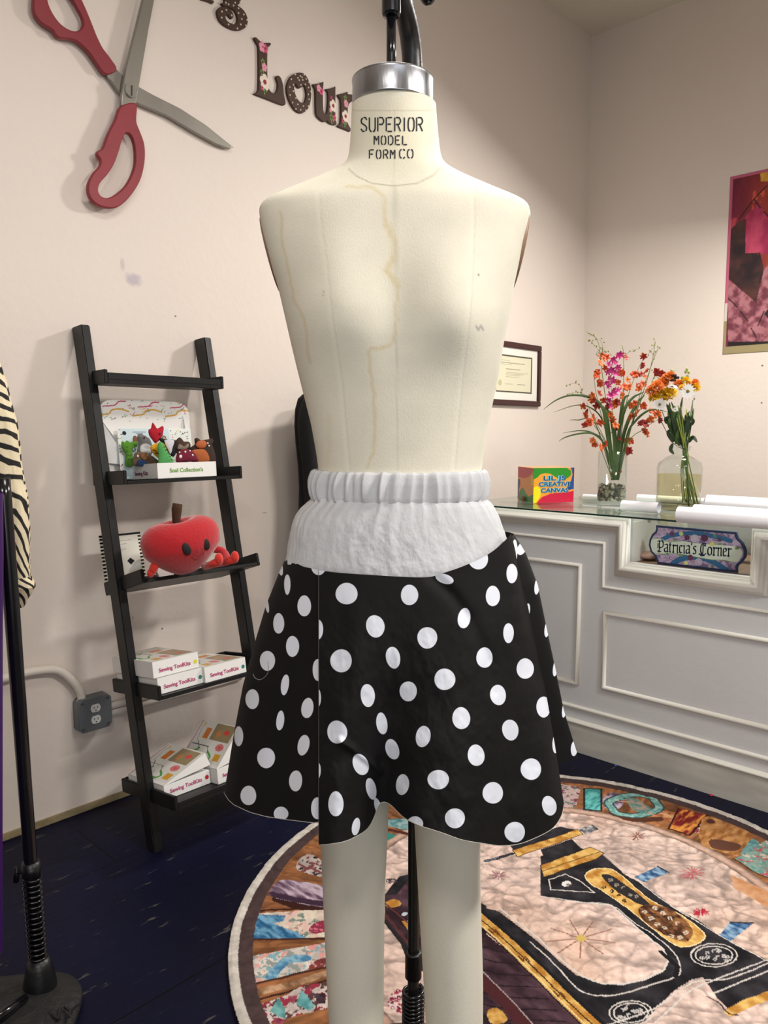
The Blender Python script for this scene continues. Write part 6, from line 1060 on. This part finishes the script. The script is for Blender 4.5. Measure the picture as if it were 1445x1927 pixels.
def pfront(c, w_, h_):
    c.C[:] = (238, 160, 50); c.poly(z5([(440, 700), (560, 710), (570, 900), (480, 1070), (440, 1070)], w_, h_), (240, 226, 20), 2)
    c.poly(z5([(440, 235), (1060, 235), (1120, 300), (1130, 400), (1080, 480), (980, 540), (900, 500), (820, 440), (740, 375), (640, 360), (560, 390), (510, 460), (440, 510)], w_, h_), (50, 140, 44)); c.poly(z5([(1110, 220), (1190, 220), (1190, 750), (1090, 780), (1060, 700), (1130, 560), (1160, 400)], w_, h_), (44, 76, 140)); c.poly(z5([(500, 1075), (600, 930), (760, 850), (900, 840), (1050, 830), (1190, 790), (1190, 1075)], w_, h_), (204, 28, 66)); c.stroke(z5([(1060, 235), (1130, 290), (1145, 400), (1090, 510), (980, 570)], w_, h_), .006, (214, 150, 70))
def pside(c, w_, h_):
    f = lambda p: [((x - 125) / 310 * w_, (1070 - y) / 860 * h_) for x, y in p]; c.C[:] = (196, 124, 60); c.poly(f([(120, 200), (440, 230), (400, 360), (330, 450), (250, 490), (120, 470)]), (170, 56, 64)); c.poly(f([(120, 520), (170, 530), (180, 640), (150, 800), (150, 1000), (120, 1040)]), (60, 66, 108)); c.poly(f([(150, 1040), (160, 850), (210, 730), (260, 760), (290, 850), (350, 930), (440, 850), (440, 1100), (150, 1100)]), (62, 116, 56)); c.ell(f([(410, 530)])[0], .012, .024, (190, 160, 60))
box_face(A_ + Zv * .0006 - e2 * .0008, e1, Zv, w_, hbx, pfront, 'printed_front', cb); box_face(A_ + Zv * .0006 - e1 * .0008 + e2 * dp_, -e2, Zv, dp_, hbx, pside, 'printed_side', cb)
for s_, x_, y_, sz in (('LIL JS', 610, 530, .030), ('CREATIVE', 535, 675, .030), ('CANVAS', 572, 822, .030)):
    u_ = z5([(x_, y_)], w_, hbx)[0]; wid = {'LIL JS': 410, 'CREATIVE': 590, 'CANVAS': 510}[s_] / 750 * w_
    for off, cm, bo in ((0, (110, 190, 220), .0022), (.0004, (20, 60, 110), .0004)):
        tm = text_mesh(s_, (0, 0, 0), XA, YA, .03, .0002, bold=bo); xs = [v.co.x for v in tm.vertices]; k_ = wid / (max(xs) - min(xs)); tm.transform(Matrix.Diagonal((k_, .9, 1, 1))); place(tm, A_ + Zv * .0006 - e2 * (.0014 + off) + e1 * u_[0] + Zv * u_[1], e1, Zv); link('lettering', tm, flat(cm), cb, label='dark blue lettering' if off else 'pale blue lettering outline')
o = link('hair_ring', MB().ball(ont(984, 944) + Zv * .0125, (.009, .009, .012), 8).mesh(), flat((110, 60, 62), .5), smooth=True); tag(o, 'small dark red beaded trinket left of the colourful box', 'trinket')
dc = ont(1110, 946); o = link('glass_dish', MB().lathe(dc, [(0, .0005), (.045, .0005), (.05, .004), (.052, .028), (.049, .028), (.047, .006), (0, .004)], 40).mesh(), glass, smooth=True); tag(o, 'low clear glass dish beside the colourful box', 'dish')
# paper rolls along the counter
ppr = mat('white_paper', (234, 234, 240), .5)
def roll(px, py, ln_, r_, label):
    c = ont(px, py); c = c + Fv * 0 + Zv * (r_ + .0006); th_ = np.linspace(0, 2 * math.pi * 3.0, 110); rr_ = r_ * (1 - .18 * (th_ / th_[-1])); rows = np.array([[c + XA * (k_ * math.cos(t)) + Zv * (k_ * math.sin(t)) - YA * s_ for k_, t in zip(rr_, th_)] for s_ in (0, ln_ * .5, ln_)])
    o = link('paper_roll', gridmesh(rows), ppr, smooth=True); tag(o, label, 'paper roll', 'white paper rolls on the glass counter'); return o
roll(1276, 984, .62, .029, 'thick white paper roll at the front edge of the counter, nearest')
roll(1306, 973, .60, .024, 'white paper roll directly behind the front one, right of the jar')
roll(1330, 962, .70, .030, 'white paper roll behind the jar of daisies, third from the front edge')
roll(1330, 946, .30, .018, 'thin white paper roll farthest back, right of the jar')
roll(1171, 962, .15, .022, 'white paper roll between the orchid vase and the jar')
roll(1200, 945, .30, .018, 'thin white paper roll behind, between orchid vase and jar')
roll(1098, 941, .20, .014, 'thin white paper roll between the colourful box and orchid vase')
# orchid vase
v0 = ont(1157, 953); vc = v0 + Fv * .055; vr = 26.5 / FPX * (vc @ Fv); zt = lambda py: dep(1157, py, vc @ Fv)[2] - CG; vh = zt(850)
vt = thing('cylinder_vase', 'clear glass cylinder vase with pebbles holding orange orchids', 'vase', vc)
link('glass_wall', MB().lathe(vc + Zv * .0008, [(0, 0), (vr - .002, 0), (vr, .002), (vr, vh), (vr - .0025, vh), (vr - .0025, .018), (0, .018)], 56).mesh(), glass, vt, smooth=True)
ztp = zt(908); gv = MB(); 
gmats = [flat(c, .5) for c in ((92, 84, 70), (140, 130, 112), (58, 52, 44), (170, 160, 140))]; gb = [MB() for _ in gmats]
for k_ in range(420):
    a_, q_ = rng.uniform(0, 6.28), math.sqrt(rng.random()) ** .4 * (vr - .0075); gb[k_ % 4].ball(vc + np.array([q_ * math.cos(a_), q_ * math.sin(a_), .026 + rng.random() * (ztp - .036)]), rng.uniform(.005, .009, 3), 4)
allm = bpy.data.meshes.new('mesh'); bm = bmesh.new(); 
for i_, g__ in enumerate(gb): n0 = len(bm.faces); bm.from_mesh(g__.mesh()); bm.faces.ensure_lookup_table(); [setattr(f_, 'material_index', i_) for f_ in bm.faces[n0:]]
bm.to_mesh(allm); bm.free(); [allm.materials.append(q) for q in gmats]
o = link('pebbles', allm, None, smooth=True); tag(o, 'brown and grey pebbles filling the bottom of the orchid vase', 'pebbles', kind='stuff')
# generic plant builders
stemm = flat((96, 122, 58), .6); leafm = mat('green_leaf', (72, 98, 48), .5, var=.2); dleaf = flat((40, 58, 34), .6)
z6 = zm(1020, 620, 4.5156)
def at6(p, base, dj=0.0): q_ = z6([p])[0]; return dep(q_[0], q_[1], base @ Fv + dj)
def petal_mesh(n, L_, wd, cup, lip=None):
    me = MB()
    for k_ in range(n):
        a_ = 2 * math.pi * k_ / n + .3; u_ = np.array([math.cos(a_), math.sin(a_), 0]); v_ = np.array([-math.sin(a_), math.cos(a_), 0]); rows = []
        for t in np.linspace(0, 1, 6):
            w_ = wd * math.sin(math.pi * (t * .86 + .10)) ; z_ = cup * t * t; rows.append([u_ * L_ * t - v_ * w_ + np.array([0, 0, z_ + w_ * .3]), u_ * L_ * t + np.array([0, 0, z_]), u_ * L_ * t + v_ * w_ + np.array([0, 0, z_ + w_ * .3])])
        R3 = np.array(rows); V_ = R3.reshape(-1, 3); me.add(V_, [(i * 3 + j, i * 3 + j + 1, (i + 1) * 3 + j + 1, (i + 1) * 3 + j) for i in range(5) for j in range(2)])
    if lip: me.ball((0, -.003, .004), lip, 6)
    return me.mesh()
oc_m = [mat('orchid_orange_red', (206, 78, 34), .55, var=.35, vscale=60), mat('orchid_dark_red', (158, 34, 26), .55, var=.3, vscale=60), mat('orchid_magenta', (196, 48, 128), .55, var=.2, vscale=60), mat('orchid_orange', (220, 108, 44), .55, var=.3, vscale=60)]
om = []
def orchid_mesh():
    me = MB(); 
    for a_, L_, wd, cu_ in ((1.57, .017, .006, .004), (.55, .019, .0085, .007), (2.6, .019, .0085, .007), (-.75, .018, .0045, .010), (-2.4, .018, .0045, .010)):
        u_ = np.array([math.cos(a_), math.sin(a_), 0]); v_ = np.array([-math.sin(a_), math.cos(a_), 0]); rows = []
        for t in np.linspace(0, 1, 7): w_ = wd * math.sin(math.pi * (t * .82 + .12)); z_ = cu_ * math.sin(t * 2.4); rows += [u_ * L_ * t - v_ * w_ + np.array([0, 0, z_ - w_ * .4]), u_ * L_ * t + np.array([0, 0, z_]), u_ * L_ * t + v_ * w_ + np.array([0, 0, z_ - w_ * .4])]
        me.add(rows, [(i * 3 + j, i * 3 + j + 1, (i + 1) * 3 + j + 1, (i + 1) * 3 + j) for i in range(6) for j in range(2)])
    me.ball((0, -.007, .004), (.0055, .007, .003), 6); return me.mesh()
for m_ in oc_m: me_ = orchid_mesh(); me_.materials.append(m_); me_.shade_smooth(); om.append(me_)
mmag = petal_mesh(6, .017, .004, .008); mmag.materials.append(oc_m[2]); mmag.shade_smooth()
def inst(name, me_, par, p, axis, s=1.0):
    o = bpy.data.objects.new(name, me_); COL.objects.link(o); o.parent = par; z_ = Vector([float(c) for c in axis]).normalized(); qz = z_.to_track_quat('Z', 'Y'); o.rotation_euler = (qz @ __import__('mathutils').Quaternion((0, 0, 1), random.uniform(0, 6.28))).to_euler(); o.location = [float(c) for c in (np.array(p) - ORG[par.name])]; o.scale = (s, s, s); return o
orc = thing('orchid_bouquet', 'orange red and magenta orchid sprays with grass leaves in the cylinder vase', 'flowers', vc + Zv * .02)
vbot = vc + Zv * (ztp + .01)
spots = [(520, 250), (550, 235), (490, 290), (465, 380), (440, 395), (700, 240), (860, 230), (860, 310), (880, 345), (840, 380), (870, 405), (980, 360), (1010, 375), (780, 385), (720, 430), (690, 380), (650, 450), (540, 330), (500, 440), (480, 545), (430, 560), (440, 610), (470, 650), (350, 650), (370, 700), (430, 750), (360, 810), (400, 790), (460, 800), (500, 790), (600, 650), (640, 620), (670, 560), (700, 490), (740, 500), (800, 480), (830, 500), (860, 470), (760, 640), (790, 630), (740, 740), (770, 730), (800, 700), (860, 650), (830, 790), (870, 800), (920, 760), (930, 700), (980, 720), (1010, 770), (620, 820), (610, 850), (890, 890), (880, 860), (430, 940), (450, 970), (490, 1010), (540, 980), (650, 930), (690, 950), (730, 930), (760, 960), (740, 1030), (600, 760), (580, 720), (520, 600), (560, 660), (660, 1210), (590, 1225)]
dk_i = {5, 6, 7, 9, 11, 12, 21, 22, 24, 26, 31, 44, 45, 49, 51, 58, 59, 62, 66, 68}
spots2 = spots + [(x + random.uniform(-30, 30), y + random.uniform(-30, 30)) for x, y in spots[::3] if y < 1100] 
for i, s_ in enumerate(spots2[:80]):
    p = at6(s_, vc, random.uniform(-.05, .05)); ax_v = -Fv + Rv * random.uniform(-1.6, 1.6) + Zv * random.uniform(-1.2, 1.0); inst('orchid_blossom', om[1 if i in dk_i else (0 if i % 2 else 3)], orc, p, ax_v, random.uniform(.85, 1.2) * (.6 if s_[1] > 1100 else 1))
for s_ in [(600, 250), (620, 290), (560, 300), (640, 230), (590, 340), (620, 380), (570, 420), (560, 480), (600, 440), (580, 560), (570, 600), (545, 450), (640, 520), (660, 210), (600, 510), (560, 360), (640, 320), (610, 540), (575, 650)]:
    inst('orchid_blossom', mmag, orc, at6(s_, vc, -.05 + random.uniform(-.02, .02)), -Fv + Rv * random.uniform(-1, 1) + Zv * random.uniform(-.8, .8), random.uniform(.9, 1.25))
for pl, dj in (([(610, 1280), (640, 900), (690, 500), (690, 200), (675, 130)], 0), ([(620, 1280), (570, 800), (520, 450), (500, 280), (470, 90), (375, 15)], .02), ([(600, 1280), (560, 1000), (430, 740), (380, 620)], -.03), ([(640, 1280), (740, 900), (830, 560), (920, 330), (965, 90)], .02), ([(650, 1280), (760, 800), (870, 500), (930, 300), (990, 150)], -.02), ([(590, 1280), (530, 950), (440, 810), (470, 740)], -.02), ([(640, 1280), (740, 950), (860, 850), (940, 790), (1010, 760)], 0), ([(620, 1280), (600, 900), (600, 700), (580, 400)], -.05), ([(600, 1280), (480, 980), (420, 940)], -.04), ([(640, 1280), (660, 800), (700, 480)], .03), ([(630, 1280), (700, 700), (780, 420), (860, 250)], .03), ([(600, 1280), (545, 900), (470, 600), (440, 420)], .02)):
    P_ = smooth_poly([at6(q, vc, dj * min(1, i / 2)) for i, q in enumerate(pl)], 5, False); link('stem', MB().tube(P_, np.linspace(.0022, .0009, len(P_)), 6).mesh(), stemm, orc, smooth=True)
for br_ in ([(520, 200), (500, 100), (440, 60), (375, 15)], [(500, 200), (455, 145), (415, 100), (395, 105)], [(590, 210), (540, 180), (490, 170), (455, 215)], [(700, 230), (760, 175), (830, 165)], [(900, 210), (940, 160), (965, 90)], [(940, 280), (960, 200), (1000, 150)], [(380, 570), (330, 540), (285, 535), (205, 550)], [(340, 540), (320, 480), (280, 455), (210, 475)], [(930, 430), (975, 400), (940, 350)]):
    P_ = smooth_poly([at6(q, vc, .02) for q in br_], 5, False); me = MB().tube(P_, .0008, 5)
    for k_ in range(0, len(P_), 2): me.ball(P_[k_] + np.array([random.uniform(-.008, .008), random.uniform(-.008, .008), random.uniform(-.008, .008)]), (.003, .003, .0042), 5)
    link('bud_spray', me.mesh(), flat((130, 138, 84), .6), orc, smooth=True)
def blade(pl, base, w_, par, m_, dj=0, name='grass_leaf'):
    P_ = smooth_poly([at6(q, base, dj * min(1, i / 2)) for i, q in enumerate(pl)], 6, False); k_ = len(P_); T = np.gradient(P_, axis=0); T /= np.linalg.norm(T, axis=1)[:, None]; N = np.cross(T, Fv); N /= np.linalg.norm(N, axis=1)[:, None] + 1e-9; ww = w_ * np.sin(np.linspace(.35, math.pi - .05, k_)) ** .8
    rows = np.stack([P_ - N * ww[:, None] - Fv * .002, P_, P_ + N * ww[:, None] - Fv * .002], 1); o = link(name, gridmesh(rows), m_, par, smooth=True); o.modifiers.new('thick', 'SOLIDIFY').thickness = .0006
for pl, w_, dj in (([(610, 1280), (580, 1000), (540, 780), (490, 630), (380, 570), (240, 560), (120, 600), (10, 680)], .0055, -.02), ([(600, 1280), (560, 950), (500, 750), (400, 660), (280, 645), (95, 705)], .003, .02), ([(600, 1250), (540, 1000), (440, 890), (320, 885), (200, 915), (140, 950)], .004, -.04), ([(590, 1250), (520, 960), (430, 880), (320, 860), (175, 880)], .003, 0), ([(620, 1280), (650, 900), (700, 680), (770, 580), (870, 530)], .007, -.03), ([(640, 1280), (720, 900), (790, 780), (880, 700), (960, 680), (1060, 700)], .005, -.03), ([(620, 1280), (560, 900), (530, 700), (495, 640)], .011, -.05), ([(600, 1280), (620, 1000), (590, 760), (540, 660)], .010, -.03), ([(640, 1280), (690, 900), (790, 650), (870, 560)], .008, .03), ([(620, 1280), (660, 820), (690, 600), (740, 560)], .008, 0), ([(600, 1280), (450, 800), (300, 770), (230, 770)], .0022, .03), ([(630, 1280), (760, 820), (900, 500), (1160, 330)], .002, 0)): blade(pl, vc, w_, orc, leafm, dj)
# jar with daisies
j0 = ont(1290, 966); jc = j0 + Fv * .080; jd = jc @ Fv; jz = lambda py: dep(1288, py, jd)[2] - CG; jr = 40.5 / FPX * jd; jc = jc * np.array([1, 1, 1.])
jt = thing('glass_jar', 'wide clear glass jar with cloudy water holding daisies', 'jar', jc)
pr_ = [(0, 0), (jr * .9, 0), (jr, .008), (jr, jz(880)), (jr * .94, jz(871)), (jr * .6, jz(861)), (jr * .36, jz(856)), (jr * .34, jz(851)), (jr * .46, jz(844)), (jr * .5, jz(840))]; inn = [(r - .003 if r > .01 else 0, z + (0.006 if i < 2 else 0)) for i, (r, z) in enumerate(pr_)][::-1]
link('glass_wall', MB().lathe(jc + Zv * .0008, pr_ + inn, 56).mesh(), glass, jt, smooth=True)
wzt = jz(893); o = link('water', MB().lathe(jc + Zv * .0008, [(0, .007), (jr * .9 - .0034, .007), (jr - .0034, .014), (jr - .0034, wzt), (0, wzt)], 56).mesh(), thin_glass('cloudy_yellow_water', (248, 245, 224), .15, .05), smooth=True); tag(o, 'slightly cloudy yellowish water in the glass jar', 'water', kind='stuff')
db = thing('daisy_bouquet', 'white daisies, yellow and orange flowers with green stems in the glass jar', 'flowers', jc + Zv * .01)
for k_ in range(18):
    b_ = (random.uniform(1190, 1330), random.uniform(1440, 1510)); t_ = (random.uniform(1090, 1290), random.uniform(620, 760)); P_ = smooth_poly([at6(b_, jc, random.uniform(-.04, .04)), at6((1215 + random.uniform(-18, 30) + (b_[0] - 1260) * .25, 1150), jc, random.uniform(-.015, .015)), at6((1215 + random.uniform(-18, 18), 1020), jc, random.uniform(-.012, .012)), at6(t_, jc, random.uniform(-.05, .05))], 5, False); link('stem', MB().tube(P_, .0022, 6).mesh(), flat([(98, 126, 52), (140, 150, 62), (66, 92, 44)][k_ % 3], .5), db, smooth=True)
for pl in ([(1210, 1020), (1110, 960), (1000, 760), (940, 680)], [(1215, 1020), (1140, 960), (1080, 840), (1020, 700)], [(1235, 1010), (1262, 850), (1275, 700), (1280, 600)]): P_ = smooth_poly([at6(q, jc, -.02) for q in pl], 5, False); link('stem', MB().tube(P_, .0014, 6).mesh(), dleaf, db, smooth=True)
for k_ in range(26):
    a_ = (random.uniform(1120, 1230), random.uniform(880, 1000)); q_ = (a_[0] + random.uniform(-110, 60), a_[1] - random.uniform(160, 330)); blade([a_, ((a_[0] + q_[0]) / 2 + random.uniform(-20, 20), (a_[1] + q_[1]) / 2), q_], jc, random.uniform(.006, .012), db, [leafm, dleaf][k_ % 2], random.uniform(-.05, .05), 'leaf')
for pl in ([(1110, 960), (1070, 880), (1090, 850)], [(1110, 970), (1090, 1020), (1120, 1060)], [(1245, 960), (1280, 915), (1315, 960)], [(1255, 820), (1280, 780), (1250, 740)], [(1060, 800), (1050, 760), (1090, 740)]): blade(pl, jc, .008, db, dleaf, -.03, 'leaf')
dais = petal_mesh(16, .030, .0050, .003); dais.materials.append(flat((236, 234, 232), .6)); dais.shade_smooth()
for (s_, k_, axv) in (((1235, 525), 1.05, -Fv * 1.2 + Rv * .1), ((1000, 635), .85, -Fv - Zv * .5 - Rv * .4), ((1130, 680), .35, -Fv - Zv * .3), ((1105, 490), .7, Zv * .9 - Fv * .4), ((1290, 590), .5, -Fv + Rv)):
    p = at6(s_, jc, -.055); o = inst('daisy', dais, db, p, axv, k_); axn = axv / np.linalg.norm(axv); cc_ = link('daisy_centre', MB().ball(p + axn * .0025 * k_, .0062 * k_, 8).mesh(), flat((120, 104, 40), .8), db, smooth=True)
mum = MB()
for k_ in range(90):
    ph_ = math.acos(1 - 1.15 * random.random()); a_ = random.uniform(0, 6.28); u_ = np.array([math.sin(ph_) * math.cos(a_), math.sin(ph_) * math.sin(a_), math.cos(ph_)]); v_ = np.cross(u_, [0, 0, 1.01]); v_ /= np.linalg.norm(v_); c_ = u_ * .016; mum.add([c_ * .4 - v_ * .002, c_ * .4 + v_ * .002, u_ * .024 + v_ * .0032 + np.array([0, 0, .002]), u_ * .027, u_ * .024 - v_ * .0032 + np.array([0, 0, .002])], [(0, 1, 2, 3, 4)])
mum = mum.mesh(); mum2 = mum.copy(); mum.materials.append(mat('chrysanthemum_yellow', (238, 196, 40), .6)); mum2.materials.append(mat('carnation_orange', (228, 140, 66), .6))
for s_, k_, m_ in (((960, 570), .95, mum), ((1020, 555), 1.1, mum), ((1085, 540), 1.05, mum), ((1060, 580), .9, mum), ((1215, 445), .8, mum), ((1290, 470), .9, mum2), ((1300, 500), .8, mum), ((940, 590), .7, mum), ((930, 530), 1.0, mum2), ((975, 495), 1.1, mum2), ((1020, 460), 1.0, mum2), ((1060, 420), .9, mum2), ((1150, 470), .8, mum2), ((1090, 400), .8, mum2), ((1190, 500), .6, mum)):
    inst('chrysanthemum' if m_ is mum else 'carnation', m_, db, at6(s_, jc, -.03 + random.uniform(-.02, .02)), Zv + -Fv * .8 + Rv * random.uniform(-.5, .5), k_)
for s_ in ((1135, 390), (1158, 408), (1130, 430)):
    p = at6(s_, jc, -.06); link('seed_pod', MB().tube([p, p + Fv * .02 - Rv * .008], [.0055, .005], 10).mesh(), flat((52, 34, 24), .7), db, smooth=True)
for s_ in ((1230, 340), (1245, 365), (1220, 360), (1100, 350), (1085, 365), (1235, 400), (1190, 410)):
    link('green_bud', MB().ball(at6(s_, jc, -.02), (.005, .005, .007), 6).mesh(), flat((150, 166, 90), .6), db, smooth=True)
# beads on the floor
for q, c_, lb in (((1338, 1497), (190, 24, 60), 'tiny red sequin on the floor beside the counter plinth'), ((1158, 1441), (50, 80, 150), 'tiny blue bead on the floor between rug and counter')):
    o = link('sequin' if c_[0] > 100 else 'bead', MB().lathe(onz(*q), [(0, .0003), (.006, .0003), (.0065, .002), (.004, .004), (0, .004)], 16).mesh(), flat(c_, .4), smooth=True); tag(o, lb, 'bead')
